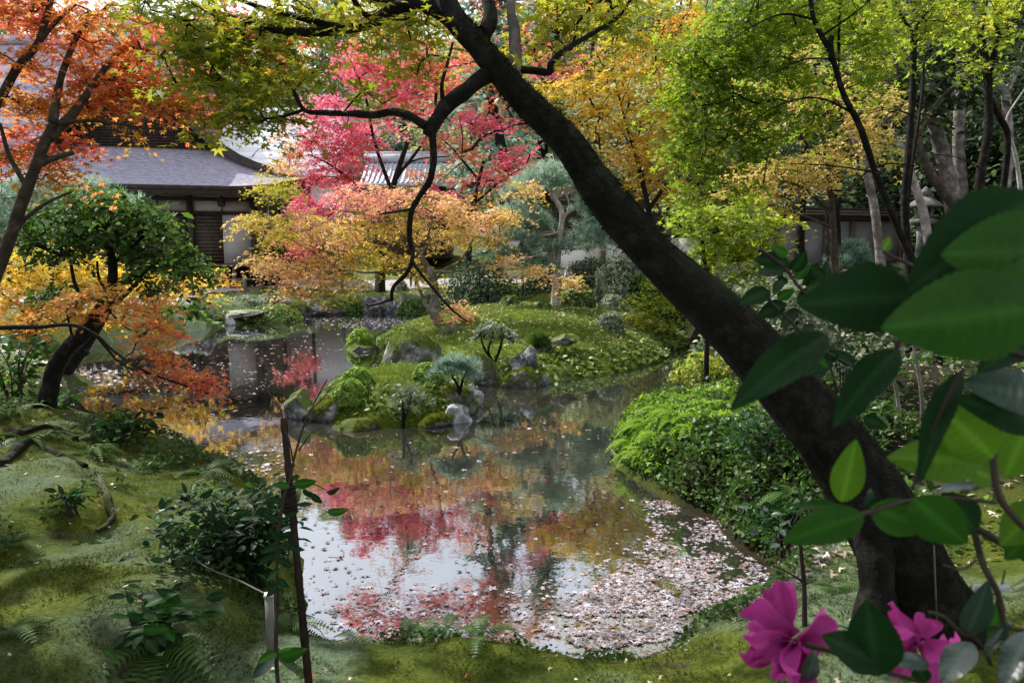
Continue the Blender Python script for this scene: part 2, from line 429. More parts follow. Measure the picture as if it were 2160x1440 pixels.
def leaves(pos, nor, head, size, tint, kind):
    """(V, faces, tint per vertex) for many leaves of one shape"""
    tv, tf = LEAF[kind]
    e3 = nrm(nor); e1 = nrm(head - (head * e3).sum(1, keepdims=True) * e3); e2 = np.cross(e3, e1)
    s = np.asarray(size)[:, None, None]
    V = pos[:, None, :] + s * (tv[None, :, 0, None] * e1[:, None, :] + tv[None, :, 1, None] * e2[:, None, :] + tv[None, :, 2, None] * e3[:, None, :])
    n, k = len(pos), len(tv)
    Fc = (np.arange(n)[:, None, None] * k + tf[None]).reshape(-1, tf.shape[1])
    return V.reshape(-1, 3), Fc, np.repeat(tint, k)

def leaf_mesh(name, chunks, origin):
    Vs, Fs, Ts, n = [], [], [], 0
    for V, Fc, T in chunks:
        Vs.append(V); Fs.append(Fc + n); Ts.append(T); n += len(V)
    return make_mesh(name, np.concatenate(Vs) - np.asarray(origin), [np.concatenate(Fs)], np.concatenate(Ts))

def spray_crown(clumps, rng, per=40, sr=.35, tilt=.25, droop=.25, shell=.0):
    """leaf sprays in flat layers.  clump = (centre, (rx, ry, rz), leaves, tint, tvar)"""
    cen, pos, nor, head, tint = [], [], [], [], []
    for c, r, nl, t0, tv in clumps:
        ns = max(1, int(round(nl / per)))
        d = nrm(rng.normal(size=(ns, 3))); rad = rng.random(ns) ** (1 / 3) if not shell else (shell + (1 - shell) * rng.random(ns))
        off = d * rad[:, None]
        sc = np.asarray(c) + off * np.asarray(r)
        out = off.copy(); out[:, 2] = 0; out = nrm(out + rng.normal(size=(ns, 3)) * [.5, .5, 0])
        sn = nrm(np.array([0, 0, 1.]) + out * tilt + rng.normal(size=(ns, 3)) * .16)
        e1 = nrm(out - (out * sn).sum(1, keepdims=True) * sn); e2 = np.cross(sn, e1)
        ts = t0 + rng.normal(size=ns) * tv * .7
        srr = sr * rng.uniform(.6, 1.3, ns)
        idx = np.repeat(np.arange(ns), per); n = len(idx)
        a = rng.uniform(-1, 1, n); b = rng.uniform(-1, 1, n)
        keep = (np.abs(b) < .75 - .5 * np.abs(a)) | (rng.random(n) < .25)
        idx, a, b = idx[keep], a[keep], b[keep]; n = len(idx)
        s_ = srr[idx]
        p = sc[idx] + e1[idx] * (a * 1.25 * s_)[:, None] + e2[idx] * (b * s_)[:, None] + sn[idx] * (rng.normal(size=n) * .06 * s_)[:, None]
        p[:, 2] -= droop * s_ * np.clip(a + .2, 0, 2) ** 2
        cen.append(sc); pos.append(p)
        nor.append(nrm(sn[idx] + rng.normal(size=(n, 3)) * .38))
        head.append(nrm(e1[idx] + e2[idx] * (np.sign(b) * .8)[:, None] + rng.normal(size=(n, 3)) * .35 - np.array([0, 0, .35])))
        tint.append(np.clip(ts[idx] + rng.normal(size=n) * tv, 0, 1))
    return np.concatenate(cen), np.concatenate(pos), np.concatenate(nor), np.concatenate(head), np.concatenate(tint)

def twig_network(cen, skel_pts, skel_r, rng, rmin=.003, rk=.0026, sides=4, max_n=700):
    """thin branches that link spray centres to one another and to the limbs"""
    mb = MB()
    if len(cen) > max_n: cen = cen[rng.choice(len(cen), max_n, replace=False)]
    n = len(cen)
    d0 = np.array([np.min(((skel_pts - c) ** 2).sum(1)) for c in cen])
    order = np.argsort(d0); cen = cen[order]
    nodes = list(skel_pts); ns = len(skel_pts)
    parent = []
    arr = np.concatenate([skel_pts, cen])
    for i in range(n):
        A = arr[:ns + i]
        dd = ((A - cen[i]) ** 2).sum(1); dd[:ns] *= 1.0
        parent.append(int(np.argmin(dd)))
    cnt = np.ones(n)
    for i in range(n - 1, -1, -1):
        if parent[i] >= ns: cnt[parent[i] - ns] += cnt[i]
    for i in range(n):
        a, b = arr[parent[i]], cen[i]; L = np.linalg.norm(b - a)
        r0 = rmin + rk * math.sqrt(cnt[i]); r1 = rmin + rk * math.sqrt(max(cnt[i] - 1, 0)) * .9
        if parent[i] < ns: r0 = min(r0, skel_r[parent[i]] * .8); r1 = min(r1, r0)
        mid = (a + b) / 2 + rng.normal(size=3) * .08 * L + np.array([0, 0, .07 * L])
        m2 = a * .25 + mid * .55 + b * .2 + rng.normal(size=3) * .03 * L
        mb.tube([a, m2, mid * .4 + b * .6 + rng.normal(size=3) * .03 * L, b], [r0, r0 * .8 + r1 * .2, (r0 + r1) / 2, r1], sides, cap=False)
    return mb

def pxline(pts, d0, d1=None):
    """polyline from photo points; every point (px, py) or (px, py, d)"""
    n = len(pts); out = []
    for i, p in enumerate(pts):
        d = p[2] if len(p) > 2 else d0 + ((d1 if d1 is not None else d0) - d0) * i / max(n - 1, 1)
        out.append(P(p[0], p[1], d))
    return np.array(out)

def pxclump(px, py, d, rx, ry, rd, n, t, tv=.1):
    s = pxm(d)
    return (P(px, py, d), (rx * s, rd, ry * s), n, t, tv)

def tree(name, label, cat, lines, clumps, leaf, lmat, bark, seed, size=.06, per=40, sr=.35, tilt=.25, droop=.25,
         group=None, twigs=True, max_tw=500, sides=9, rough=.16, res=5, rmin=.003, rk=.0026, crown='crown', up=False, tmat=None, svar=.3, shell=0., fine=1.0):
    """lines[0] is the trunk, the others limbs: (points, radius at start, radius at end)"""
    rng = np.random.default_rng(seed)
    loc = lines[0][0][0]
    if fine != 1.0:
        size = size / math.sqrt(fine); per = int(per * fine); clumps = [(c, r, int(n * fine), t, v) for c, r, n, t, v in clumps]
    h_ = max(gz(loc[0], loc[1]), float(MAIN.z(loc[0], loc[1])), float(SMALL.z(loc[0], loc[1])))
    if loc[2] > h_ - .04 and name not in ('evergreen_tree', 'cedar_tree', 'hill_tree'):
        p0, r0_, r1_ = lines[0]; p0 = np.asarray(p0, float)
        low = p0[0] + (p0[0] - p0[1]) * .25; low[2] = min(h_, gz(low[0], low[1]) if h_ > 0 and max(float(MAIN.z(low[0], low[1])), float(SMALL.z(low[0], low[1]))) < 0 else h_) - .12
        lines = [(np.concatenate([[low], p0]), r0_, r1_)] + list(lines[1:])
    loc = lines[0][0][0]
    root = thing(name, label, cat, loc, group)
    sp, srd = [], []
    for i, (pts, r0, r1) in enumerate(lines):
        pts = np.asarray(pts, float); rad = np.linspace(r0, r1, len(pts))
        if i == 0: rad[0] *= 1.25
        mb = MB(); mb.tube(pts, rad, sides if i == 0 else max(5, sides - 3), rough, res, seed + i)
        obj('trunk' if i == 0 else 'branch', mb.mesh('trunk', loc, True), bark, root)
        q, rr = smooth_line(pts, rad, 8)
        k = len(q) // 3 if i == 0 else 1
        sp.append(q[k:]); srd.append(rr[k:])
    sp, srd = np.concatenate(sp), np.concatenate(srd)
    if clumps:
        cen, pos, nor, head, tint = spray_crown(clumps, rng, per, sr, tilt, droop, shell)
        if up: nor = nrm(nor * .4 + np.array([0, 0, .5]) + rng.normal(size=nor.shape) * .45)
        sz = size * rng.lognormal(-.04, svar, len(pos))
        obj(crown, leaf_mesh('crown', [leaves(pos, nor, head, sz, tint, leaf)], loc), lmat, root, kind='stuff')
        if twigs:
            obj('twigs', twig_network(cen, sp, srd, rng, rmin, rk, max_n=max_tw).mesh('twigs', loc, True), tmat or bark, root, kind='stuff')
    return root

# ------------------------------------------------------------------ terrain
POND = np.array([(-1.45, 4.75), (-.6, 4.55), (0, 4.5), (.46, 4.35), (.9, 4.45), (1.3, 4.85), (1.75, 5.3), (2.1, 5.9), (2.25, 6.4), (2.1, 7.1), (1.97, 7.6), (1.66, 8.2),
                 (1.42, 9.0), (1.36, 9.8), (1.7, 11.2), (2.5, 13.2), (3.6, 15.6), (4.6, 18.5), (5.1, 21.9), (5.6, 25), (3.4, 27.2), (0, 28.6), (-2.4, 31.2), (-4.2, 32), (-6.4, 31.6),
                 (-8.4, 31), (-9.4, 28), (-10.1, 25.4), (-10.8, 23.6), (-11.5, 21.6), (-11.6, 19.6), (-11.1, 17.6), (-9.2, 15.8), (-8.3, 14.9), (-8.8, 14.0), (-10.5, 13.6), (-13.5, 13.2), (-11, 12.3), (-9, 11.4), (-7.2, 10.5), (-6.2, 9.7), (-5.4, 9.2),
                 (-4.4, 8.8), (-3.2, 8.2), (-2.45, 7.4), (-1.95, 6.4), (-1.65, 5.5)])
def poly_sd(x, y, poly):
    """signed distance to a polygon, positive outside"""
    d = np.full(x.shape, 1e9); ins = np.zeros(x.shape, bool)
    n = len(poly)
    for i in range(n):
        ax, ay = poly[i]; bx, by = poly[(i + 1) % n]
        ex, ey = bx - ax, by - ay
        t = np.clip(((x - ax) * ex + (y - ay) * ey) / (ex * ex + ey * ey), 0, 1)
        d = np.minimum(d, np.hypot(x - ax - t * ex, y - ay - t * ey))
        c = ((ay > y) != (by > y)) & (x < (bx - ax) * (y - ay) / (by - ay + 1e-12) + ax)
        ins ^= c
    return np.where(ins, -d, d)

CTRL = np.array([  # x, y, ground height
    (0, -4, 1.3), (-4, -4, 1.4), (4, -4, 1.6), (0, 0, 1.15), (-1.5, 2.5, .72), (1, 2.5, .72), (0, 3.6, .42), (1.1, 4.0, .42), (-1.2, 4, .45), (-2.5, 4, .82), (-2.2, 5.4, .55), (-4, 6, .95), (-5, 8, .92), (-3.3, 6.8, .62), (1.9, 4.5, .6), (2.7, 5.2, .6),
    (-8, 8, 1.2), (-8.4, 10, .7), (-9.6, 14.8, .42), (-13, 15.5, .6), (-13.5, 18.5, .6), (-20, 12, 1.6), (1.85, 3.5, .95), (3.2, 3.5, 1.2), (2.8, 6.2, .7), (2.4, 8.3, .70), (2.2, 9.5, .45), (2.6, 11, .35), (3.6, 7, 1.25), (5, 9, 1.4), (3.9, 11.5, .55), (5.2, 14, .7), (6.5, 20, 1.5),
    (9, 23, 1.9), (8, 15, 1.9), (13, 12, 4), (14, 24, 2.3), (18, 32, 7), (25, 45, 14), (8, 30, 1.7), (4, 30, 1.1), (0, 32, .8), (-6, 34, .6), (-12, 28, .62), (-12.5, 36, .7), (-15, 24, .7), (-20, 40, .75),
    (-18, 21, .8), (-30, 24, 1), (-6, 42, .8), (3, 42, 1.2), (8, 44, 3), (-30, 60, 3), (-8, 62, 3.5), (8, 66, 8), (-22, 90, 14), (0, 100, 18), (25, 90, 30), (-60, 90, 14), (-60, 30, 3), (55, 30, 22), (50, 90, 40), (0, 150, 40), (-70, 150, 34), (80, 150, 55)], float)
def ground_z(x, y):
    x = np.asarray(x, float); y = np.asarray(y, float)
    sh = x.shape; x = x.ravel(); y = y.ravel()
    num = np.zeros(x.shape); den = np.zeros(x.shape)
    for cx, cy, cz in CTRL:
        s = 0.35 + .10 * math.hypot(cx, cy)
        wgt = 1 / (((x - cx) ** 2 + (y - cy) ** 2) + s * s) ** 2
        wgt *= s * s
        num += wgt * cz; den += wgt
    z = num / den
    sd = poly_sd(x, y, POND) + .09 * np.sin(x * 3.1 + 2 * np.sin(y * 1.3)) * np.sin(y * 2.7 + x) + .05 * np.sin(x * 8.3 + y * 3) * np.sin(y * 7.1 - x * 2)
    wd = .45 + .03 * np.abs(y)
    t = np.clip(sd / wd, -1, 1)
    bank = np.where(t > 0, .10 + (z - .10) * np.clip(1 - (1 - np.clip(t, 0, 1)) ** 2.2, 0, 1), .10 + .8 * t)
    bump = .05 * np.sin(x * 2.1 + 1.3 * np.sin(y * 1.1)) * np.sin(y * 1.7 + .8 * np.sin(x * .9)) + .025 * np.sin(x * 5.3 + y * 2.2) * np.sin(y * 4.7 - x * 1.9)
    return (bank + bump * np.clip(sd, 0, 1)).reshape(sh)
def gz(x, y):
    return float(ground_z(np.array([x]), np.array([y]))[0])

def build_ground():
    nt_, nr = 330, 350
    t = np.linspace(-1, 1, nt_); t = 1.7 * (0.45 * t + .55 * t ** 3)
    yy = np.exp(np.linspace(math.log(3.0), math.log(178), nr)) - 8.5
    X = t[None, :] * (yy[:, None] + 10.5); Y = np.repeat(yy[:, None], nt_, 1)
    Z = ground_z(X, Y)
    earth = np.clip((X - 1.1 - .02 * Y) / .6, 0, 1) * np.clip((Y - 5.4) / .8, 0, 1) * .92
    fine = np.array([mnoise.noise(Vector((a * 3.1, b * 3.1, 0))) + .5 * mnoise.noise(Vector((a * 8, b * 8, 3))) for a, b in zip(X.ravel(), Y.ravel())]).reshape(X.shape)
    Z = Z + fine * .03 * np.clip(14 / (Y + 9), 0, 1)
    V = np.stack([X, Y, Z], -1).reshape(-1, 3)
    i = np.arange(nr - 1)[:, None] * nt_; j = np.arange(nt_ - 1)[None]
    Q = np.stack([i + j, i + j + 1, i + nt_ + j + 1, i + nt_ + j], -1).reshape(-1, 4)
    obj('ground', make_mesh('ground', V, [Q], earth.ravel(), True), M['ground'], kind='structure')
build_ground()

mb = MB()
mb.add([(-40, 1, 0), (12, 1, 0), (12, 36, 0), (-40, 36, 0)], quads=[[0, 1, 2, 3]])
obj('water', mb.mesh('water'), M['water'], kind='structure')

def sheet(name, poly, mat, lift, step):
    poly = np.array(poly, float)
    x0, y0 = poly.min(0); x1, y1 = poly.max(0)
    X, Y = np.meshgrid(np.arange(x0, x1, step), np.arange(y0, y1, step))
    nx = X.shape[1]
    Z = ground_z(X, Y) + lift
    sd = poly_sd(X.ravel(), Y.ravel(), poly).reshape(X.shape)
    i, j = np.nonzero((sd[:-1, :-1] < 0) & (sd[1:, 1:] < 0) & (sd[:-1, 1:] < 0) & (sd[1:, :-1] < 0))
    a = i * nx + j
    Q = np.stack([a, a + 1, a + nx + 1, a + nx], -1)
    used = np.unique(Q); remap = np.zeros(X.size, int); remap[used] = np.arange(len(used))
    V = np.stack([X, Y, Z], -1).reshape(-1, 3)[used]
    return obj(name, make_mesh(name, V, [remap[Q]], None, True), mat, kind='structure')
sheet('gravel_path', [(-30, 23), (-16, 24.5), (-11.9, 26.8), (-12.5, 33), (-11.4, 36.2), (-9, 35.2), (-4, 35), (1, 35.4), (5, 34), (7.5, 35.5), (4, 39), (-4, 41), (-12, 42.5), (-30, 42.5)], M['gravel'], .05, .35)

class Isle:
    """an island: outline in photo pixels on the water line, a dome profile and the rims it drops over"""
    def __init__(s, outline, H, seed, peak=None):
        s.poly = np.array([G(a, b, 0)[:2] for a, b in outline]); s.H = H; s.seed = seed
        s.c = s.poly.mean(0) if peak is None else np.array(peak)
        th = np.arctan2(s.poly[:, 1] - s.c[1], s.poly[:, 0] - s.c[0]); o = np.argsort(th)
        s.th = th[o]; s.r = np.hypot(*(s.poly - s.c).T)[o]
    def rad(s, th):
        return np.interp(th, np.concatenate([s.th - 2 * PI, s.th, s.th + 2 * PI]), np.tile(s.r, 3))
    def z(s, x, y):
        x = np.asarray(x, float); y = np.asarray(y, float)
        dx, dy = x - s.c[0], y - s.c[1]
        q = np.hypot(dx, dy) / s.rad(np.arctan2(dy, dx))
        h = np.where(q < 1, s.H * (1 - q ** 2.0) * .75 + s.H * .25 * (1 - q ** 8) + .03, .03 - (q - 1) * 3.0)
        return h + .05 * np.sin(x * 2.3 + s.seed) * np.sin(y * 2.9) * np.clip(1.1 - q, 0, 1)
    def build(s, name):
        na, nr = 220, 60
        th = np.linspace(-PI, PI, na, endpoint=False); q = np.linspace(0, 1.06, nr) ** .8
        wob = np.array([1 + .035 * mnoise.noise(Vector((math.cos(a) * 6 + s.seed, math.sin(a) * 6, 0))) for a in th])
        rr = s.rad(th) * wob
        X = s.c[0] + q[:, None] * (rr * np.cos(th))[None]; Y = s.c[1] + q[:, None] * (rr * np.sin(th))[None]
        Z = s.z(X, Y)
        fine = np.array([mnoise.noise(Vector((a * 4, b * 4, 1))) for a, b in zip(X.ravel(), Y.ravel())]).reshape(X.shape)
        Z += fine * .04
        V = np.stack([X, Y, Z], -1).reshape(-1, 3)
        i = np.arange(nr - 1)[:, None] * na; j = np.arange(na)[None]; j2 = (j + 1) % na
        Q = np.stack([i + j, i + na + j, i + na + j2, i + j2], -1).reshape(-1, 4)
        return obj(name, make_mesh(name, V, [Q], None, True), M['island'], kind='structure')
    def sample(s, n, rng, q0=0, q1=1.0):
        th = rng.uniform(-PI, PI, n); q = np.sqrt(rng.uniform(q0 ** 2, q1 ** 2, n))
        r = s.rad(th) * q
        x, y = s.c[0] + r * np.cos(th), s.c[1] + r * np.sin(th)
        return x, y, s.z(x, y)
MAIN = Isle([(818, 775), (845, 805), (930, 812), (1010, 806), (1080, 808), (1180, 800), (1280, 788), (1350, 772), (1400, 742), (1418, 705), (1405, 680), (1330, 672), (1200, 668), (1060, 668), (950, 674), (900, 692), (840, 738)], .95, 1)
MAIN.build('island')
SMALL = Isle([(668, 880), (720, 892), (790, 900), (860, 898), (920, 890), (985, 874), (1005, 850), (985, 825), (930, 812), (860, 805), (780, 812), (710, 835), (675, 860)], .55, 5)
SMALL.build('island')

def surf(px, py):
    """world point where the ray through a photo pixel meets ground or island"""
    lo = None
    for d in np.geomspace(1.5, 60, 900):
        p = P(px, py, d)
        h = max(gz_fast(p[0], p[1]), 0)
        for I in (MAIN, SMALL):
            h = max(h, float(I.z(p[0], p[1])))
        if p[2] <= h: return np.array([p[0], p[1], h])
    return P(px, py, 60)
def gz_fast(x, y):
    return gz(x, y)

# ------------------------------------------------------------------ temple hall and other buildings
def temple():
    o = thing('temple_hall', 'dark timber temple hall with a sweeping grey shingle roof and lattice gable', 'temple', (-19.3, 44, .7))
    L = base(o)
    cx = -18.3
    prof = [(0, 12.3), (1.0, 10.9), (1.95, 9.7), (2.9, 8.65), (3.8, 7.75), (4.8, 7.05), (5.6, 6.65), (6.5, 6.33), (7.3, 6.08), (8.2, 5.93)]
    prof = np.array(prof)
    pz = lambda a: np.interp(a, prof[:, 0], prof[:, 1])
    HIP = 3.8
    Y0, YG, YB = 36.0, 40.0, 60.0
    th = .22
    # side slopes
    for sg in (-1, 1):
        a = np.linspace(0, 8.2, 40)
        rows = []
        for s in a:
            yf = YG - .7 if s < HIP else YG - .7 - (s - HIP) / (8.2 - HIP) * (YG - .7 - Y0)
            ys = np.linspace(yf, YB, 14)
            lift = .35 * np.clip((s - 4) / 4.9, 0, 1) * np.clip(1 - (ys - Y0) / 7, 0, 1) ** 2
            rows.append(np.stack([np.full(14, cx + sg * s), ys, pz(s) + lift], -1))
        Vt = np.concatenate(rows); Vb = Vt - [0, 0, th]
        i = np.arange(39)[:, None] * 14; j = np.arange(13)[None]
        Q = np.stack([i + j, i + j + 1, i + 15 + j, i + 14 + j], -1).reshape(-1, 4)
        n = len(Vt)
        edge = [[k * 14, (k + 1) * 14, (k + 1) * 14 + n, k * 14 + n] for k in range(39)] + [[39 * 14 + k, 39 * 14 + k + 1, 39 * 14 + k + 1 + n, 39 * 14 + k + n] for k in range(13)]
        m = MB(); m.add(np.concatenate([Vt, Vb]), quads=np.concatenate([Q, Q + n, np.array(edge)]))
        obj('roof', m.mesh('roof', L, False), M['roof'], o)
    # front lower slope
    nx, nd = 60, 14
    m = MB(); rows = []
    for k in range(nd):
        v = k / (nd - 1)
        y = Y0 + v * (YG + .15 - Y0)
        hw = 8.2 - v * (8.2 - HIP)
        xs = np.linspace(-hw, hw, nx)
        z = 5.45 + (7.5 - 5.45) * (v ** 1.25)
        corner = (np.abs(xs) / 8.2)
        zz = z + .60 * np.clip((corner - .5) / .5, 0, 1) ** 2.0 * (1 - v) ** 1.2
        rows.append(np.stack([cx + xs, np.full(nx, y), zz], -1))
    Vt = np.concatenate(rows); n = len(Vt); Vb = Vt - [0, 0, .26]
    i = np.arange(nd - 1)[:, None] * nx; j = np.arange(nx - 1)[None]
    Q = np.stack([i + j, i + j + 1, i + nx + j + 1, i + nx + j], -1).reshape(-1, 4)
    edge = [[k, k + 1, k + 1 + n, k + n] for k in range(nx - 1)]
    m.add(np.concatenate([Vt, Vb]), quads=np.concatenate([Q, Q + n]))
    obj('roof', m.mesh('roof', L), M['roof'], o)
    # eave fascia: dark layered edge under the shingles
    m = MB()
    fr = rows[0]
    for k in range(nx - 1):
        a, b = fr[k], fr[k + 1]
        for (z0, z1, off) in ((0.0, -.2, -.03), (-.2, -.42, .10)):
            m.add([a + [0, off, z0], b + [0, off, z0], b + [0, off, z1], a + [0, off, z1], a + [0, off + .5, z1], b + [0, off + .5, z1]], quads=[[0, 1, 2, 3], [3, 2, 5, 4]])
    obj('eave', m.mesh('eave', L), M['timber'], o)
    # gable triangle with its lattice
    a = np.linspace(-HIP, HIP, 41)
    zt = pz(np.abs(a)) - .25
    m = MB()
    for k in range(40):
        m.add([(cx + a[k], YG + .35, 7.15), (cx + a[k + 1], YG + .35, 7.15), (cx + a[k + 1], YG + .35, zt[k + 1]), (cx + a[k], YG + .35, zt[k])], quads=[[0, 1, 2, 3]])
    obj('gable', m.mesh('gable', L), M['timber'], o)
    m = MB()
    for x in np.arange(-HIP + .1, HIP, .14):
        h = float(pz(abs(x))) - .35 - 7.4
        if h > .1: m.box((cx + x, YG + .25, 7.4 + h / 2), (.05, .05, h))
    for z in np.arange(7.5, 11.6, .14):
        ww = float(np.interp(-z, -prof[:, 1] + .35, prof[:, 0]))
        if ww > .1: m.box((cx, YG + .22, z), (2 * min(ww, HIP), .04, .05))
    g = obj('lattice', m.mesh('lattice', L), M['timber'], o, kind='stuff')
    m = MB(); m.box((cx, YG + .18, 7.41), (2 * HIP + 1.0, .2, .22)); obj('gable_beam', m.mesh('gable_beam', L), M['timber_brown'], o)
    for sg in (-1, 1):
        a = np.linspace(0, 6.3, 30); m = MB()
        for k in range(29):
            A = np.array([cx + sg * a[k], YG - .78, pz(a[k]) - .02]); B = np.array([cx + sg * a[k + 1], YG - .78, pz(a[k + 1]) - .02])
            if a[k] > HIP:
                A[1] -= (a[k] - HIP) / (8.2 - HIP) * (YG - .7 - Y0); 
            if a[k + 1] > HIP: B[1] -= (a[k + 1] - HIP) / (8.2 - HIP) * (YG - .7 - Y0)
            w0 = .62 * (1 - .85 * max(0, (a[k] - 2.4)) / 4.0); w1 = .62 * (1 - .85 * max(0, (a[k + 1] - 2.4)) / 4.0)
            for dy in (0, .14):
                m.add([A + [0, dy, .12], B + [0, dy, .12], B + [0, dy, -w1], A + [0, dy, -w0]], quads=[[0, 1, 2, 3]])
            m.add([A + [0, 0, .12], B + [0, 0, .12], B + [0, .14, .12], A + [0, .14, .12]], quads=[[0, 1, 2, 3]])
            m.add([A + [0, 0, -w0], B + [0, 0, -w1], B + [0, .14, -w1], A + [0, .14, -w0]], quads=[[0, 1, 2, 3]])
        obj('bargeboard', m.mesh('bargeboard', L), M['timber'], o)
    m = MB(); m.box((cx, 50, 12.45), (.7, 21, .5)); m.box((cx, 50, 12.8), (.45, 21.2, .3))
    r = obj('ridge', m.mesh('ridge', L), M['tile'], o)
    m = MB(); m.box((cx, 39.1, 12.5), (.9, .25, .7)); m.box((cx, 39.1, 13.0), (.4, .22, .5)); m.tube([(cx, 39.1, 13.2), (cx, 39.0, 13.45)], [.16, .1], 8)
    obj('ridge_ornament', m.mesh('ridge_ornament', L), M['tile'], r)
    # walls
    XR = -13.0; YW = 38.0
    xs = [XR, -15.85, -18.7, -21.6, -24.5]
    for x in xs:
        m = MB(); m.box((x, YW, 3.1), (.26, .26, 4.8)); obj('post', m.mesh('post', L), M['timber'], o)
    for (z, h) in ((4.95, .16), (4.3, .14), (5.35, .12)):
        m = MB(); m.box((-18.75, YW - .02, z), (11.9, .2, h)); obj('beam', m.mesh('beam', L), M['timber'], o)
    for k in range(4):
        xa, xb = xs[k + 1] + .131, xs[k] - .131
        for z0, z1 in ((4.37, 4.87), (5.03, 5.6)):
            m = MB(); m.box(((xa + xb) / 2, YW + .05, (z0 + z1) / 2), (xb - xa, .08, z1 - z0 - .004)); obj('plaster_panel', m.mesh('plaster_panel', L), M['plaster_grey'], o)
        m = MB(); m.box(((xa + xb) / 2, YW - .05, 4.62), (.05, .06, .48)); m.box(((xa + xb) / 2, YW - .05, 5.2), (.05, .06, .3)); obj('strut', m.mesh('strut', L), M['timber'], o)
        # door leaves below
        for q in range(2):
            dx = (xb - xa) / 2; xm = xa + dx * (q + .5)
            white = (k == 0 and q == 1)
            m = MB(); m.box((xm, YW + .06, 3.05), (dx - .01, .06, 2.34))
            dd = obj('door', m.mesh('door', L), M['plaster_grey'] if white else M['timber'], o, label='white papered sliding door beside the corner post' if white else None)
            if not white:
                for z in np.arange(2.05, 4.1, .17):
                    m = MB(); m.box((xm, YW + .015, z), (dx - .08, .03, .045)); obj('slat', m.mesh('slat', L), M['timber_brown'], dd)
    for x in np.arange(-24, -12.2, .62):
        m = MB(); m.box((x, 37.35, 5.42), (.12, 1.3, .14)); obj('rafter', m.mesh('rafter', L), M['timber'], o)
    m = MB(); m.box((XR + .02, 47, 3.3), (.16, 18.2, 4.6)); obj('side_wall', m.mesh('side_wall', L), M['timber'], o)
    m = MB(); m.box((-18.7, 42, 5.75), (11.2, 7.8, .1)); obj('ceiling', m.mesh('ceiling', L), M['timber'], o)
    m = MB(); m.box((-18.0, 36.9, 1.82), (12.6, 1.9, .10)); obj('veranda', m.mesh('veranda', L), M['timber_brown'], o)
    for x in (-13.9, -15.9, -17.9, -19.9, -12.0):
        m = MB(); m.box((x, 36.15, 1.2), (.16, .16, 1.12)); obj('veranda_post', m.mesh('veranda_post', L), M['timber_brown'], o)
    m = MB(); m.box((-18, 37.9, 1.25), (12.4, .1, 1.0)); obj('foundation', m.mesh('foundation', L), M['timber'], o)
    m = MB(); m.tube([(-14.4, 37.6, 5.25), (-14.4, 37.6, 5.0), (-14.4, 37.6, 4.88), (-14.4, 37.6, 4.6)], [.03, .05, .2, .16], 8)
    obj('hanging_lantern', m.mesh('hanging_lantern', L), M['timber'], o)
    # bracket shelf step
    m = MB(); m.box((-13.6, 35.6, 1.2), (2.4, .5, .08)); obj('step', m.mesh('step', L), M['timber_brown'], o)
    pv = Vector((-13.0, 38, 0)); o.rotation_euler = (0, 0, R(17)); o.location = pv + Matrix.Rotation(R(17), 3, 'Z') @ (Vector(o.location) - pv) + Vector((.35, 0, 0))
temple()

def gabled(name, label, x0, x1, y, yb, zg, ze, zr, tilemat, wallmat, cat='building', ridge_over=.4, ribs=True):
    """a house whose roof slope faces the pond: eave at y, ridge half-way back"""
    o = thing(name, label, cat, ((x0 + x1) / 2, (y + yb) / 2, zg)); L = base(o)
    ym = (y + yb) / 2
    m = MB(); m.box(((x0 + x1) / 2, ym, (zg + ze) / 2), (x1 - x0 - 1.2, yb - y - 1.6, ze - zg)); obj('wall', m.mesh('wall', L), wallmat, o)
    for sg in (-1, 1):
        ye = y if sg < 0 else yb
        m = MB(); pts = []
        for k in range(9):
            v = k / 8; pts.append((ye + (ym - ye) * v, ze + (zr - ze) * (v ** (1.2 if ribs else 1.0))))
        for k in range(8):
            (ya, za), (yb_, zb) = pts[k], pts[k + 1]
            m.add([(x0, ya, za), (x1, ya, za), (x1, yb_, zb), (x0, yb_, zb), (x0, ya, za - .2), (x1, ya, za - .2), (x1, yb_, zb - .2), (x0, yb_, zb - .2)],
                  quads=[[0, 1, 2, 3], [7, 6, 5, 4], [0, 4, 5, 1], [0, 3, 7, 4], [1, 5, 6, 2]])
        rf = obj('roof', m.mesh('roof', L), tilemat, o)
        if ribs and sg < 0:
            m = MB()
            for x in np.arange(x0 + .15, x1, .3):
                m.tube([(x, a, b + .03) for a, b in pts], [.055] * 9, 5, cap=False)
            obj('tile_rows', m.mesh('tile_rows', L), tilemat, rf, kind='stuff')
    m = MB(); m.box(((x0 + x1) / 2, ym, zr + .2), (x1 - x0 + .2, .5, .5)); m.box(((x0 + x1) / 2, ym, zr + .52), (x1 - x0 + .1, .3, .14)); obj('ridge', m.mesh('ridge', L), tilemat, o)
    for x in np.arange(x0 + .8, x1 - .6, 2.0):
        m = MB(); m.box((x, y + .75, (zg + ze) / 2), (.18, .16, ze - zg)); obj('post', m.mesh('post', L), M['timber'], o)
    return o
gabled('temple_hall', 'high pale roofed hall behind the left maple and lattice gable', -46, -22.5, 50, 66, 2, 9.2, 17.3, M['roof'], M['plaster_grey'], 'temple', ribs=False)
gabled('storehouse', 'white glaring roofed storehouse between temple roof and crimson maple', -20.5, -11.5, 52, 62, 3, 7.4, 12.0, M['tile_white'], M['plaster'], ribs=False)
gabled('gatehouse', 'low pale tiled gatehouse behind the crimson maple trunks', -9.0, -3.2, 46, 51, 2, 6.4, 7.9, M['tile'], M['timber_brown'])

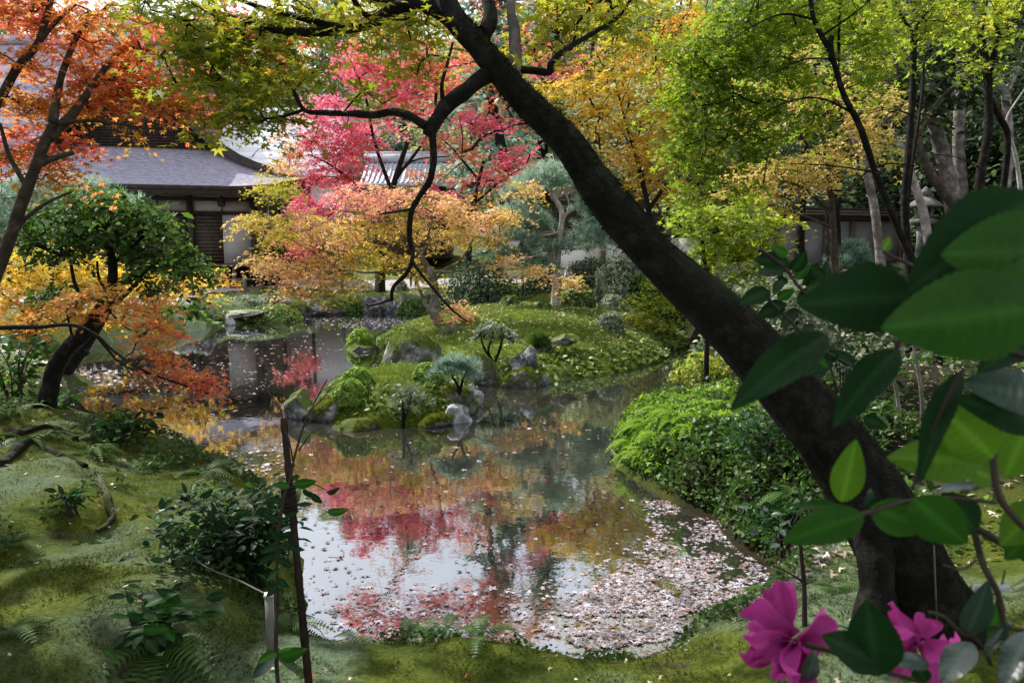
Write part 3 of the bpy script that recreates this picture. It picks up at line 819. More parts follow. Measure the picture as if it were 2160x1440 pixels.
def garden_wall(name, label, x0, y0, x1, y1, zb, h, bays, mat, roof=True):
    o = thing(name, label, 'wall', ((x0 + x1) / 2, (y0 + y1) / 2, zb)); L = base(o)
    rz = math.atan2(y1 - y0, x1 - x0); ln = math.hypot(x1 - x0, y1 - y0)
    for k in range(bays + 1):
        t = k / bays
        m = MB(); m.box((x0 + (x1 - x0) * t, y0 + (y1 - y0) * t - .03, zb + h / 2), (.16, .2, h), rz); obj('post', m.mesh('post', L), M['timber_brown'], o)
    for k in range(bays):
        t = (k + .5) / bays
        m = MB(); m.box((x0 + (x1 - x0) * t, y0 + (y1 - y0) * t, zb + h / 2), (ln / bays - .17, .1, h), rz); obj('plaster_panel', m.mesh('plaster_panel', L), mat, o)
    for z, dp, hh in ((h + .06, .34, .1), (h + .18, .7, .07), (h + .27, .5, .07), (h + .36, .24, .08)):
        m = MB(); m.box(((x0 + x1) / 2, (y0 + y1) / 2, zb + z), (ln + .3, dp, hh), rz); obj('coping', m.mesh('coping', L), M['timber'] if z < h + .1 or z > h + .3 else M['timber_brown'], o)
    return o
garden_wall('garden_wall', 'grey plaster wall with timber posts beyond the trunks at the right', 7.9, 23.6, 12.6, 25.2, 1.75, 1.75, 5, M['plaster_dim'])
garden_wall('garden_wall', 'pale plaster wall behind the island pine and the leaning trunk', -.5, 33.2, 8.2, 32.2, 1.3, 1.75, 4, M['plaster'])

# low rail fence behind the island
o = thing('rail_fence', 'low dark rail fence in front of the hedge behind the island pine', 'fence', (2.5, 29.3, 1.0)); L = base(o)
for k, x in enumerate(np.linspace(-.6, 5.4, 7)):
    z = gz(x, 29.3); m = MB(); m.tube([(x, 29.3, z - .1), (x, 29.3, 1.95)], [.05, .045], 7); obj('post', m.mesh('post', L), M['timber'], o)
for z in (1.55, 1.85):
    m = MB(); m.tube([(-.8, 29.25, z), (2, 29.25, z + .02), (5.6, 29.25, z)], [.035, .035, .035], 6); obj('rail', m.mesh('rail', L), M['wood_pale'] if z < 1.7 else M['timber'], o)

# fence stakes on the far path
for k, (px, py, h, lab) in enumerate([(517, 622, .75, 'short grey stake on the gravel edge below the veranda'), (600, 612, .7, 'short grey stake at the path edge left of the crimson maple'), (795, 622, .9, 'dark stake at the path edge below the yellow maple sprays'), (722, 622, .8, 'dark stake on the far path left of the clipped bush')]):
    b = G(px, py, .62); b[2] = gz(b[0], b[1])
    m = MB(); m.tube([(0, 0, -.1), (0, 0, h * .9), (0, 0, h)], [.09, .085, .06], 8)
    obj('stake', m.mesh('stake', (0, 0, 0)), M['wood_pale'] if k < 2 else M['timber_brown'], label=lab, cat='stake', loc=b, group='stakes along the far path')

# stone lantern at the right
def stone_lantern(x, y, z):
    o = thing('stone_lantern', 'weathered stone lantern between the trunks beside the right wall', 'lantern', (x, y, z)); L = base(o)
    def lathe(name, prof, n=6):
        m = MB(); m.tube([(x, y, z + a) for a, _ in prof], [b for _, b in prof], n); obj(name, m.mesh(name, L), M['lantern_stone'], o)
    lathe('pedestal', [(0, .55), (.14, .55), (.2, .42), (.34, .4), (.36, .3)])
    lathe('shaft', [(.36, .2), (.9, .17), (1.3, .2)], 10)
    lathe('platform', [(1.3, .2), (1.38, .38), (1.5, .4), (1.52, .3)])
    lathe('roof', [(1.86, .24), (1.88, .52), (1.94, .5), (2.1, .26), (2.2, .12)])
    lathe('finial', [(2.2, .1), (2.26, .15), (2.36, .14), (2.48, .02)], 8)
    for k in range(6):
        a = k * PI / 3 + .2; m = MB(); m.box((x + .2 * math.cos(a), y + .2 * math.sin(a), z + 1.69), (.09, .09, .34), a); obj('light_box_post', m.mesh('light_box_post', L), M['lantern_stone'], o)
stone_lantern(12.4, 23.4, 2.0)

# ------------------------------------------------------------------ rocks
_ico = {}
def ico(sub):
    if sub not in _ico:
        b = bmesh.new(); bmesh.ops.create_icosphere(b, subdivisions=sub, radius=1)
        _ico[sub] = (np.array([v.co[:] for v in b.verts]), np.array([[v.index for v in f.verts] for f in b.faces])); b.free()
    return _ico[sub]
def rock(c, sx, sy, sz, mat, label, seed, sub=4, name='rock', group=None, tilt=(0, 0), ang=.5, cat='rock'):
    V, T = ico(sub)
    V = V.copy(); rs = np.random.default_rng(seed)
    for _ in range(11):                                     # planar cuts give facets
        n = nrm(rs.normal(size=3)); lim = rs.uniform(.55, .85)
        d = V @ n; V = V - np.clip(d - lim, 0, None)[:, None] * n * ang * 1.6
    k = np.array([mnoise.fractal(Vector(v) * 1.7 + Vector((seed * 3.3, 0, 0)), 1.0, 2.0, 5) for v in V])
    k2 = np.array([mnoise.ridged_multi_fractal(Vector(v) * 2.3 + Vector((0, seed * 1.7, 0)), 1.0, 2.1, 5, 1.0, 2.0) for v in V])
    V = V * (1 + .15 * k + .07 * (k2 - 1.2))[:, None]
    V = V * [sx, sy, sz]
    rm = np.array(Matrix.Rotation(tilt[0], 3, 'X') @ Matrix.Rotation(tilt[1], 3, 'Y') @ Matrix.Rotation(rs.uniform(0, .6), 3, 'Z'))
    V = V @ rm.T
    ro = obj(name, make_mesh(name, V, [T], None, True), mat, label=label, cat=cat, group=group, loc=c)
    if mat is M['rock_moss']:
        A_, B_, C__ = V[T[:, 0]], V[T[:, 1]], V[T[:, 2]]; nn = np.cross(B_ - A_, C__ - A_); ar = np.linalg.norm(nn, axis=1); nn = nrm(nn)
        pp = ar * np.clip(nn[:, 2] + .25, 0, 1); nt2 = int(900 + 900 * min(1, sx)); pk = rs.choice(len(T), nt2, p=pp / pp.sum())
        r1, r2 = rs.random((2, nt2, 1)); q1 = np.sqrt(r1); pos = A_[pk] * (1 - q1) + B_[pk] * q1 * (1 - r2) + C__[pk] * q1 * r2
        lum = np.array([mnoise.fractal(Vector(p) * (1.6 / max(sx, .2)) + Vector((seed, 0, 0)), 1, 2, 3) for p in pos]); kp = lum > -.12; pos = pos[kp]; n2 = len(pos)
        obj('moss', leaf_mesh('moss', [leaves(pos, nrm(nn[pk][kp] + rs.normal(size=(n2, 3)) * .6), rs.normal(size=(n2, 3)), .055 * rs.uniform(.5, 1.5, n2), np.clip(.5 + .5 * lum[kp] + rs.normal(size=n2) * .15, 0, 1), 'blades')], (0, 0, 0)), M['rock_cushion'], ro, kind='stuff')
    return ro
def prock(px, py, wpx, hpx, mat, label, seed, z=0.0, sink=.35, dep=.8, tilt=(0, 0), ang=.5, **k):
    """rock whose foot is seen at (px, py); wpx x hpx is its size in the photo"""
    b = G(px, py, z); s = pxm(b[1])
    sx = wpx * s / 2; H = hpx * s; sz = H / (2 - sink * 2) if sink < .9 else H
    y = b[1] + sx * dep * .7
    if y > 23.5: z = max(z, gz(b[0] * y / b[1], y) - .10)
    return rock((b[0] * y / b[1], y, z + H - sz), sx * 1.08, sx * dep, sz * 1.08, mat, label, seed, tilt=tilt, ang=ang, **k)
RG, RP, RM = M['rock_grey'], M['rock_pale'], M['rock_moss']
rocks = [
    (636, 886, 80, 70, RG, 'dark angular boulder at the left tip of the small islet', .0, .8),
    (696, 888, 100, 50, RM, 'flat green mossy rock beside the dark boulder on the islet', .0, .8),
    (748, 912, 92, 26, RM, 'low flat lichen spotted rock in the water at the islet front', -.03, .8),
    (845, 872, 44, 34, RP, 'small pale rock low on the front slope of the islet', .1, .7),
    (800, 893, 70, 34, RG, 'dark rock under the moss edge at the islet front', .0, .7),
    (915, 905, 78, 24, RM, 'low pointed mossy rock in the water carrying a tiny plant', -.03, .7),
    (968, 893, 62, 38, RP, 'whitish rounded rock at the waterline right of the islet', .0, .7),
    (962, 878, 104, 62, RM, 'slanting mossy slab at the right end of the islet', .0, .7),
    (988, 846, 60, 38, RP, 'jagged white rock behind the slanting slab', .1, .7),
    (955, 800, 60, 40, RP, 'white rock below the dark leaning little pine', .2, .7),
    (1012, 812, 84, 66, RM, 'mossy boulder with a white broken face between islet and island', .0, .8),
    (1100, 818, 84, 34, RM, 'low mossy mound stone at the front shore of the island', .0, .8),
    (1145, 812, 26, 32, RG, 'narrow grey stone standing at the island shore', .0, .7),
    (1106, 778, 64, 46, RG, 'square topped grey boulder on the front slope of the island', .30, .9),
    (1194, 724, 64, 20, RG, 'silvery flat slab lying in the island turf', .62, .7),
    (1146, 737, 40, 12, RP, 'small flat stone left of the silvery slab', .5, .7),
    (868, 800, 150, 104, RM, 'large domed mossy boulder at the left end of the island', .0, .9),
    (1400, 860, 78, 20, RP, 'flat pale slab in the water by the bright ferns', -.02, .8),
    (1441, 718, 30, 28, RG, 'small grey stone in the right channel under the leaning trunk', .0, .8),
    (1426, 782, 56, 22, RM, 'low stone with yellow moss in the right channel', .0, .8),
    (1432, 730, 60, 14, RM, 'thin mossy stone at the right tip of the island', .0, .8),
    (1206, 650, 46, 78, RP, 'tall pale pointed stone behind the island pine', .85, .7),
    (382, 693, 52, 30, RP, 'whitish rock at the left end of the far shore', .0, .8),
    (432, 690, 62, 34, RG, 'broad grey rock on the far shore below the pale slab', .0, .8),
    (483, 686, 34, 24, RP, 'small pale rock on the far shore next to the broad grey one', .0, .8),
    (565, 668, 46, 20, RP, 'small pale rock among the far shore shrubs', .1, .8),
    (628, 668, 54, 26, RM, 'green rock on the far shore with pale leaves on it', .0, .8),
    (700, 664, 70, 28, RM, 'mossy rock jutting from the far shore left of the round fern', .0, .8),
    (660, 656, 50, 24, RG, 'dark rock at the back of the far shore', .2, .8),
    (795, 656, 66, 48, RG, 'grey upright boulder on the far shore right of centre', .1, .8),
    (850, 655, 54, 36, RG, 'grey boulder on the far shore under the drooping branch', .1, .8),
    (915, 652, 50, 30, RG, 'dark boulder on the far shore behind the island maple', .1, .8),
    (755, 742, 66, 20, RG, 'low dark stone in open water under the round fern', -.02, .8),
    (980, 668, 36, 14, RP, 'little white stone beside the clipped shrub behind the island maple', .75, .8),
    (590, 640, 60, 12, RP, 'flat pale stone on the far lawn', .5, .8),
]
for i, (px, py, wd, hg, mt, lab, z, dp) in enumerate(rocks):
    prock(px, py, wd, hg, mt, lab, 40 + i, z=z, dep=dp, sub=5 if wd > 140 else 4, ang=.75 if mt is not RM else .45,
          tilt=((0, .35) if 'slanting' in lab else (0, -.1)), group='rocks round the pond')
# long pale slab lying on the far bank
b = G(500, 664, .32)
rock((b[0] - .1, b[1] + .3, .33), 1.15, .5, .15, M['rock_pale'], 'long white flat slab lying across the far bank rocks', 91, sub=5, tilt=(.06, -.06), group='rocks round the pond')

# ------------------------------------------------------------------ shrubs
def dome(name, label, c, rx, ry, h, n, size, mat, seed, kind='oval', stems=True, group=None, cat='shrub', clip=True, bark=None, lump=.10, t0=.5, lift=0.):
    """a shrub: leaves on and in a dome, over a few stems"""
    rng = np.random.default_rng(seed)
    c = np.array(c, float); g_ = max(gz(c[0], c[1]), float(MAIN.z(c[0], c[1])), float(SMALL.z(c[0], c[1])))
    if c[2] - g_ > .1 and g_ > .02: h = h + (c[2] - g_) * .8; c[2] = g_ - .02
    o = thing(name, label, cat, c, group); L = np.asarray(c, float)
    d = nrm(rng.normal(size=(n, 3))); d[:, 2] = np.abs(d[:, 2]) * (1 if clip else 1.0) - .12
    d = nrm(d)
    lum = np.array([mnoise.noise(Vector(v) * 2.6 + Vector((seed, 0, 0))) for v in d])
    rad = (1 - np.abs(rng.normal(size=n)) * (.07 if clip else .24)) * (1 + lump * lum)
    pos = L + [0, 0, lift] + d * rad[:, None] * [rx, ry, h]
    nor = nrm(d + rng.normal(size=(n, 3)) * .5 + [0, 0, .3]); head = rng.normal(size=(n, 3))
    tint = np.clip(t0 + rng.normal(size=n) * .2 + .5 * lum, 0, 1)
    ch = [leaves(pos, nor, head, size * rng.uniform(.7, 1.3, n), tint, kind)]
    obj('foliage', leaf_mesh('foliage', ch, L), mat, o, kind='stuff')
    if stems:
        for k in range(5):
            a = rng.uniform(0, 2 * PI); q = rng.uniform(.25, .7)
            e = L + [math.cos(a) * rx * q, math.sin(a) * ry * q, h * .75 + lift]
            m = MB(); m.tube([L + [math.cos(a) * rx * .12, math.sin(a) * ry * .12, -.08], (L + e) / 2 + rng.normal(size=3) * .05 * rx, e], [.035 * h + .01, .024 * h + .006, .008], 5, .1, 4)
            obj('stem', m.mesh('stem', L, True), bark or M['bark_brown'], o)
    return o
def pdome(name, label, px, py, wpx, hpx, n, size, mat, seed, z=None, isle=None, d=None, **k):
    if d is not None:
        b = P(px, py, d)
    elif z is None: b = surf(px, py)
    else: b = G(px, py, z)
    s = pxm(b[1])
    return dome(name, label, b, wpx * s / 2, wpx * s / 2 * .85, hpx * s, n, size, mat, seed, **k)
CB, CL, GG, CA = M['clip_bright'], M['clip'], M['greygreen'], M['leaf_camellia']
pdome('clipped_shrub', 'round clipped shrub left of the island pine near the hedge', 1076, 659, 56, 36, 2600, .07, CL, 1, z=.78, group='clipped shrubs on the island')
pdome('clipped_shrub', 'small clipped ball touching the island pine trunk', 1147, 668, 44, 34, 2200, .07, CL, 2, z=.78, group='clipped shrubs on the island')
pdome('clipped_shrub', 'broad clipped grey green mound right of the island pine', 1294, 664, 70, 42, 2600, .08, GG, 3, z=.7, group='clipped shrubs on the island')
pdome('shrub', 'loose grey leaved bush with pale tips at the right of the island', 1286, 696, 64, 40, 1500, .08, GG, 4, z=.65, clip=False)
pdome('shrub', 'open bush with visible stems in front of the pale pointed stone', 1216, 652, 86, 62, 2200, .10, CL, 5, z=.85, clip=False)
pdome('shrub', 'low bushy green shrub beside the island maple trunk', 1000, 700, 60, 34, 1700, .07, CL, 6, z=.55, clip=False)
pdome('clipped_shrub', 'bright green clipped cushion behind the little dark pine', 903, 806, 70, 44, 2800, .05, CB, 7)
pdome('clipped_shrub', 'bright green clipped ball on the islet left, lower of the two', 740, 846, 78, 46, 4200, .05, CB, 8, group='pair of clipped balls on the islet')
pdome('clipped_shrub', 'bright green clipped dome on the islet left, upper and farther of the two', 754, 812, 70, 36, 3400, .055, CB, 9, group='pair of clipped balls on the islet')
pdome('shrub', 'dark strappy tuft beside the flat stone on the island', 1138, 735, 34, 28, 500, .16, M['fern_dark'], 10, z=.5, kind='blades', clip=False, stems=False)
pdome('shrub', 'blue grey heath tuft near the island maple foot', 955, 722, 56, 30, 700, .14, GG, 11, z=.45, kind='blades', clip=False, stems=False)
pdome('hedge_bush', 'large dark evergreen bush behind the left half of the island', 1010, 668, 200, 118, 6000, .13, M['leaf_forest'], 12, d=27.6, clip=False, lump=.25)
pdome('hedge_bush', 'dark evergreen hedge bush behind the island pine', 1150, 652, 150, 80, 4000, .13, M['leaf_forest'], 13, d=29.9, clip=False, lump=.25)
pdome('hedge_bush', 'dark clipped hedge under the pale wall right of the pine', 1245, 610, 130, 72, 4000, .12, M['leaf_forest'], 14, d=30.8, clip=False, lump=.2)
pdome('shrub', 'pale green rounded evergreen right of the island pine', 1306, 640, 110, 118, 4500, .12, GG, 15, d=26.0, clip=False, lump=.3)
pdome('hedge_bush', 'dark leafy bush in the gap under the leaning trunk', 1370, 640, 100, 90, 3000, .12, M['leaf_camellia'], 16, d=25.5, clip=False, lump=.3)
pdome('shrub', 'rounded grey bush on the far path under the yellow sprays', 846, 622, 34, 34, 700, .12, GG, 17, d=34, clip=False)
pdome('shrub', 'low grey green juniper cushion on the far bank left', 425, 672, 90, 26, 2200, .11, GG, 18, d=26.3, clip=True)
pdome('shrub', 'broad low juniper cushion above the white slab', 535, 645, 130, 24, 2600, .12, GG, 19, d=29.5, clip=True)
pdome('shrub', 'leafy low shrub spilling over the far bank beside the slab', 575, 680, 130, 40, 2600, .12, CL, 20, d=28.0, clip=False)
pdome('shrub', 'dark low shrub over the far bank left of the grey boulder', 735, 660, 90, 32, 2000, .13, M['leaf_camellia'], 21, d=31.6, clip=False)
pdome('shrub', 'dark low shrub spread behind the drooping branch on the far bank', 890, 662, 110, 34, 2200, .13, M['leaf_camellia'], 22, d=31.0, clip=False)
pdome('shrub', 'dark ivy shrub at the far bank left of the round fern', 690, 648, 80, 26, 1600, .13, M['leaf_forest'], 23, d=32.3, clip=False)
for i_, (px_, d_, w_, h_, lab_) in enumerate([(1660, 29, 170, 150, 'dark bush behind the left end of the right wall'), (1770, 28.5, 190, 190, 'dark bush rising behind the middle of the right wall'), (1880, 28, 190, 230, 'dark bush rising behind the stone lantern'), (1990, 26, 200, 260, 'dark bush mass between the pale trunks'), (2090, 25, 200, 260, 'dark bush mass behind the twin forked tree'), (2190, 22, 220, 260, 'dark bush mass at the right border'), (1840, 34, 260, 330, 'tall dark thicket high behind the right wall'), (2030, 33, 280, 380, 'tall dark thicket high behind the pale trunks'), (1700, 35, 240, 260, 'tall dark thicket behind the golden maple')]):
    x_ = (px_ - 1080) / F * d_; z_ = gz(x_, d_); s_ = pxm(d_)
    dome('hedge_bush', lab_, (x_, d_, z_ - .3), w_ * s_ / 2, w_ * s_ / 2 * .7, h_ * s_, 5200, .21, M['leaf_forest'], 500 + i_, clip=False, lump=.35, stems=False, group='dark bushes on the right slope')
pdome('shrub', 'bluish spiky bush in front of the right wall', 1790, 590, 110, 84, 2600, .15, M['needle'], 24, d=21, kind='tuft', clip=False, stems=False)
pdome('shrub', 'yellow green low shrub below the bluish spiky bush', 1800, 620, 120, 52, 2600, .10, M['leaf_gold'], 25, d=16, clip=False)
pdome('grass_clump', 'arching pale grass clump beside the bluish bush at the right', 1940, 615, 90, 56, 900, .3, GG, 26, d=15, kind='blades', clip=False, stems=False, cat='grass clump')
pdome('shrub', 'pale leafy shrub lying behind the leaning trunk at the right', 1660, 680, 160, 90, 3200, .09, GG, 27, d=13.5, clip=False, lump=.3)
pdome('shrub', 'small leafy yellow shrub hanging over the right channel', 1480, 800, 120, 60, 1000, .085, M['leaf_green'], 29, d=12.5, kind='star3', clip=False, t0=.6, lump=.7)

# fern tuft on the stone in open water
def frond_mesh(name, n, L, W, arch, seed, twist=0.0):
    """one fern frond along +X, drooping; pinnae narrow to the tip"""
    rng = np.random.default_rng(seed)
    V, T, tt = [], [], []
    def pt(t): return np.array([L * (t * .95 - .12 * t * t), 0, L * (arch * t - (arch + .28) * t * t)])
    for i in range(n):
        t = .12 + .88 * i / n
        a, a2 = pt(t), pt(min(t + .035 + .2 / n, 1))
        wl = W * math.sin(PI * min(1, (.16 + .84 * t)) ** .9) ** .8 * rng.uniform(.85, 1.1)
        for sg in (-1, 1):
            tip = (a + a2) / 2 + np.array([.34 * wl, sg * wl, -.16 * wl + .05 * wl * rng.normal()])
            k = len(V); mid = (a + a2) / 2 + np.array([.1 * wl, sg * wl * .5, .03 * wl])
            V += [a, a2, mid + np.array([L * .013, 0, 0]), tip, mid - np.array([L * .013, 0, 0])]
            T += [[k, k + 1, k + 2, k + 4], ]
            tt += [.4 + .3 * rng.random()] * 5
            T += [[k + 4, k + 2, k + 3, k + 4]]
    V = np.array(V); q = np.array([x for x in T if len(set(x)) == 4]); tr = np.array([x[:3] for x in T if len(set(x)) == 3])
    ps = [pt(t) for t in np.linspace(0, 1, 7)]
    m = MB(); m.tube(ps, np.linspace(.006, .0015, 7) * (L / .5), 4, cap=False)
    m.add(V, quads=q, tris=tr, tint=np.array(tt))
    return m.mesh(name)
def ashore(p, sd=.10):
    p = np.array(p, float)
    for _ in range(80):
        if poly_sd(p[:1], p[1:2], POND)[0] > sd: break
        p[0] *= .985; p[1] *= .985
    p[2] = gz(p[0], p[1])
    return p
FROND = [frond_mesh('frond', 15, .5, .11, .75, 1), frond_mesh('frond', 15, .5, .10, .55, 2), frond_mesh('frond', 13, .45, .12, .35, 3)]
FROND_D = []
for f in FROND:
    g = f.copy(); FROND_D.append(g)
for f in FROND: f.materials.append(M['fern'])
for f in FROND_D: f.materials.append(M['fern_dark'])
def fern(label, c, scale, n, seed, dark=False, group=None, spread=1.0, face=None):
    rng = np.random.default_rng(seed)
    o = thing('fern', label, 'fern', c, group)
    for k in range(n):
        me = (FROND_D if dark else FROND)[k % 3]
        f = bpy.data.objects.new('frond', me); COL.objects.link(f); f.parent = o
        a = rng.uniform(0, 2 * PI) if face is None else face + rng.normal() * spread
        s = scale * rng.uniform(.7, 1.15)
        f.rotation_euler = (rng.normal() * .15, rng.uniform(-.35, .15), a); f.scale = (s, s, s)
    return o
b = G(755, 738, 0); dome('fern_clump', 'round bright leafy clump on the stone in open water', (b[0], b[1] + .35, .12), .36, .34, .42, 900, .15, M['clip_bright'], 98, kind='star3', clip=False, stems=False, cat='plant', t0=.75)
fern('round yellow green fern tuft on the stone in open water', (b[0], b[1] + .3, .18), 1.0, 20, 1)

# promontory of bright ferns, ferns along the near bank
k = 0
names_bright = ['topmost by the pale slab', 'at the left tip over the water', 'hanging lowest on the left tip', 'in the middle of the clump', 'behind the left tip', 'below the leaning trunk', 'right of the middle', 'low over the dark hollow',
                'highest towards the trunk', 'low left of the hollow', 'beside the small upright twig', 'at the back of the clump', 'front centre above the leaf carpet', 'above the dark hollow', 'near the top left', 'at the right end of the clump', 'second from the left tip', 'thickest part left of the middle', 'along the top edge near the pale slab', 'just right of the dark hollow', 'trailing lowest at the water', 'in the shade near the trunk']
for (px, py, d, s, dk) in [(1440, 850, 9.6, 1.0, 0), (1340, 950, 9.3, .9, 0), (1345, 980, 9.0, .8, 0), (1430, 900, 9.2, 1.0, 0), (1375, 905, 9.5, 1., 0), (1540, 850, 9.3, .9, 0), (1500, 890, 9.1, .9, 0), (1450, 985, 8.5, .7, 0),
                           (1590, 830, 9.4, .9, 0), (1390, 960, 8.9, .8, 0), (1540, 960, 8.4, .7, 1), (1490, 840, 9.8, 1., 0), (1420, 1000, 8.5, .7, 1), (1480, 940, 8.7, .8, 0), (1400, 870, 9.7, 1., 0), (1600, 940, 8.5, .8, 1), (1360, 920, 9.6, 1.0, 0), (1415, 930, 9.2, 1.0, 0), (1465, 865, 9.8, 1.0, 0), (1510, 925, 8.8, .9, 0), (1355, 995, 8.9, .7, 0), (1565, 895, 9.0, .9, 0)]:
    p = P(px, py, d); p[2] = gz(p[0], p[1]) + .05
    fern('bright green fern on the right bank, ' + names_bright[k], p, s * .92, 17, 100 + k, bool(dk), 'ferns on the right bank'); k += 1
fl = [(345, 1375, 'dark fern plant on the near moss bank at the left, many stems', 1.0, 14), (690, 1335, 'fern at the water edge right of the dark stake', .65, 9), (770, 1325, 'second fern from the stake along the near water edge', .6, 9),
      (850, 1332, 'fern at the near water edge below the bright sky reflection', .65, 9), (930, 1335, 'fern at the near water edge in the middle of the row', .7, 10), (1020, 1345, 'rightmost fern of the row on the near water edge', .6, 9), (610, 1330, 'fern behind the dark stake at the water edge', .6, 8),
      (60, 930, 'fern on the left bank above the mossy roots', .9, 12), (20, 880, 'fern at the left border beside the leaning small maple', .9, 12), (190, 960, 'fern on the left bank beside the mossy roots', .8, 12), (215, 930, 'light green fern over the pond edge at the left bank', .8, 11),
      (430, 1000, 'upright fern on the left bank against the golden reflection', .8, 11), (30, 1150, 'dark fern at the left border on the moss slope', .6, 8), (500, 985, 'tall fern at the bank edge by the golden reflection', .7, 10), (20, 1330, 'dark fern at the lower left border', .6, 8), (1760, 1240, 'dark fern on the bank left of the trunk foot', .5, 9), (1610, 1130, 'fern over the leaf covered corner of the pond', .7, 12), (1570, 1090, 'dark fern at the foot of the right bank hollow', .6, 12), (1680, 1060, 'broad fern on the right bank above the leaf carpet', .8, 14)]
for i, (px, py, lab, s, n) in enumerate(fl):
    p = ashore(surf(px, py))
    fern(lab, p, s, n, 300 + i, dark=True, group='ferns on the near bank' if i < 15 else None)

# ------------------------------------------------------------------ little trees of the islands
def small_tree(name, label, base_px, z, stems, pads, mat, leaf, size, n, seed, bark, flat=.5):
    b = G(*base_px, z); d = b[1]
    ln = []
    for st in stems:
        ln.append((np.array([b] + [P(x, y, d + (dd if len(q) > 2 else 0)) for q in st for x, y, dd in [(q[0], q[1], q[2] if len(q) > 2 else 0)]]), .036, .014))
    cl = [pxclump(x, y, d, rx, ry, rx * pxm(d) * .8, n, .5, .2) for x, y, rx, ry in pads]
    return tree(name, label, 'small tree', ln, cl, leaf, mat, bark, seed, size=size, per=30, sr=.16, tilt=.5, up=(leaf == 'tuft'), max_tw=60, rmin=.006, rk=.004, res=4, sides=7)
small_tree('small_tree', 'twin stemmed little grey leaved tree on the front of the island', (1042, 768), .3, [[(1030, 740), (1038, 715), (1042, 690)], [(1055, 735), (1058, 710), (1052, 690)], [(1022, 735), (1015, 715)]],
           [(1045, 690, 42, 12), (1020, 706, 24, 9), (1070, 705, 26, 9)], M['greygreen'], 'oval', .08, 380, 51, M['bark_dark'])
small_tree('pine_tree', 'dark stemmed leaning dwarf pine on the right of the islet', (966, 845), .25, [[(966, 815), (955, 795), (950, 775)], [(975, 805), (985, 785)]],
           [(958, 768, 30, 9), (984, 774, 15, 6), (936, 774, 16, 6)], M['needle'], 'tuft', .10, 260, 52, M['bark_dark'])
small_tree('small_tree', 'bare crooked little tree with grey tufts at the islet front', (850, 895), .05, [[(858, 865), (868, 840), (862, 825)], [(850, 850), (845, 830)]],
           [(868, 828, 22, 6), (846, 838, 15, 5), (886, 846, 14, 5)], M['greygreen'], 'tuft', .07, 110, 53, M['bark_dark'])

# ------------------------------------------------------------------ trees
def trunk_r(px_w, d):
    return px_w * pxm(d) / 2

# 1. leaning maple in front
lm = []
lt = [P(1985, 1330, 3.5), P(1935, 1235, 3.52), P(1880, 1130, 3.55), P(1790, 980, 3.6), P(1684, 845, 3.65), P(1545, 690, 3.75), P(1388, 545, 3.85), P(1276, 420, 3.95), P(1200, 305, 4.05), P(1090, 195, 4.15), P(1016, 105, 4.25), P(950, 25, 4.35), P(925, -60, 4.45), P(900, -220, 4.6), P(840, -420, 4.8)]
rad = [.24, .195, .185, .165, .148, .134, .104, .095, .083, .071, .064, .062, .062, .055, .045]
rng = np.random.default_rng(7)
LM = thing('leaning_maple', 'big dark mossy maple trunk leaning across the view from lower right', 'tree', lt[0])
L0 = base(LM)
def bark_tube(pts, rad, sides, res, seed, amp):
    pts, rad = smooth_line(np.asarray(pts), np.asarray(rad), res)
    m = MB(); m.tube(pts, rad, sides, 0, None, seed)
    V = m.v[0]; n = len(pts)
    for i in range(n):
        for k in range(sides):
            th = k / sides * 2 * PI; v = V[i * sides + k] - pts[i]
            q = Vector((math.cos(th) * 2 + seed, math.sin(th) * 2, i * 9.0 / n))
            a = .5 * mnoise.noise(q * .8) + .30 * mnoise.ridged_multi_fractal(Vector((q.x * 2.6, q.y * 2.6, q.z * 1.1)), 1.0, 2.2, 4, 1.0, 2.0) - .30 + .2 * mnoise.noise(q * 5)
            V[i * sides + k] = pts[i] + v * (1 + amp * a)
    return m, V[:n * sides].reshape(n, sides, 3), pts
m, TS, tp = bark_tube(lt, rad, 56, 18, 3, .16); obj('trunk', m.mesh('trunk', L0, True), M['bark_dark'], LM)
rm_ = np.random.default_rng(3); ti = rm_.integers(10, len(TS) - 1, 15000); tk = rm_.integers(0, 56, 15000)
tpos = TS[ti, tk]; tn_ = nrm(tpos - tp[ti]); kk = (np.array([mnoise.noise(Vector(p) * 2.2) for p in tpos]) + .45 * tn_[:, 2] > .05)
tpos, tn_ = tpos[kk] + rm_.normal(size=(kk.sum(), 3)) * .006, tn_[kk]
obj('moss', leaf_mesh('moss', [leaves(tpos, nrm(tn_ + rm_.normal(size=tn_.shape) * .5), rm_.normal(size=tn_.shape), .017 * rm_.uniform(.5, 1.5, len(tpos)), np.clip(.3 + rm_.normal(size=len(tpos)) * .2, 0, 1), 'blades')], L0), M['trunk_moss'], LM, kind='stuff')
m, _a, _b = bark_tube([P(1845, 1330, 3.3), P(1850, 1240, 3.35), P(1838, 1130, 3.42), P(1800, 1010, 3.5), P(1740, 900, 3.58)], [.11, .075, .08, .1, .1], 32, 12, 5, .18)
obj('root_leg', m.mesh('root_leg', L0, True), M['bark_dark'], LM)
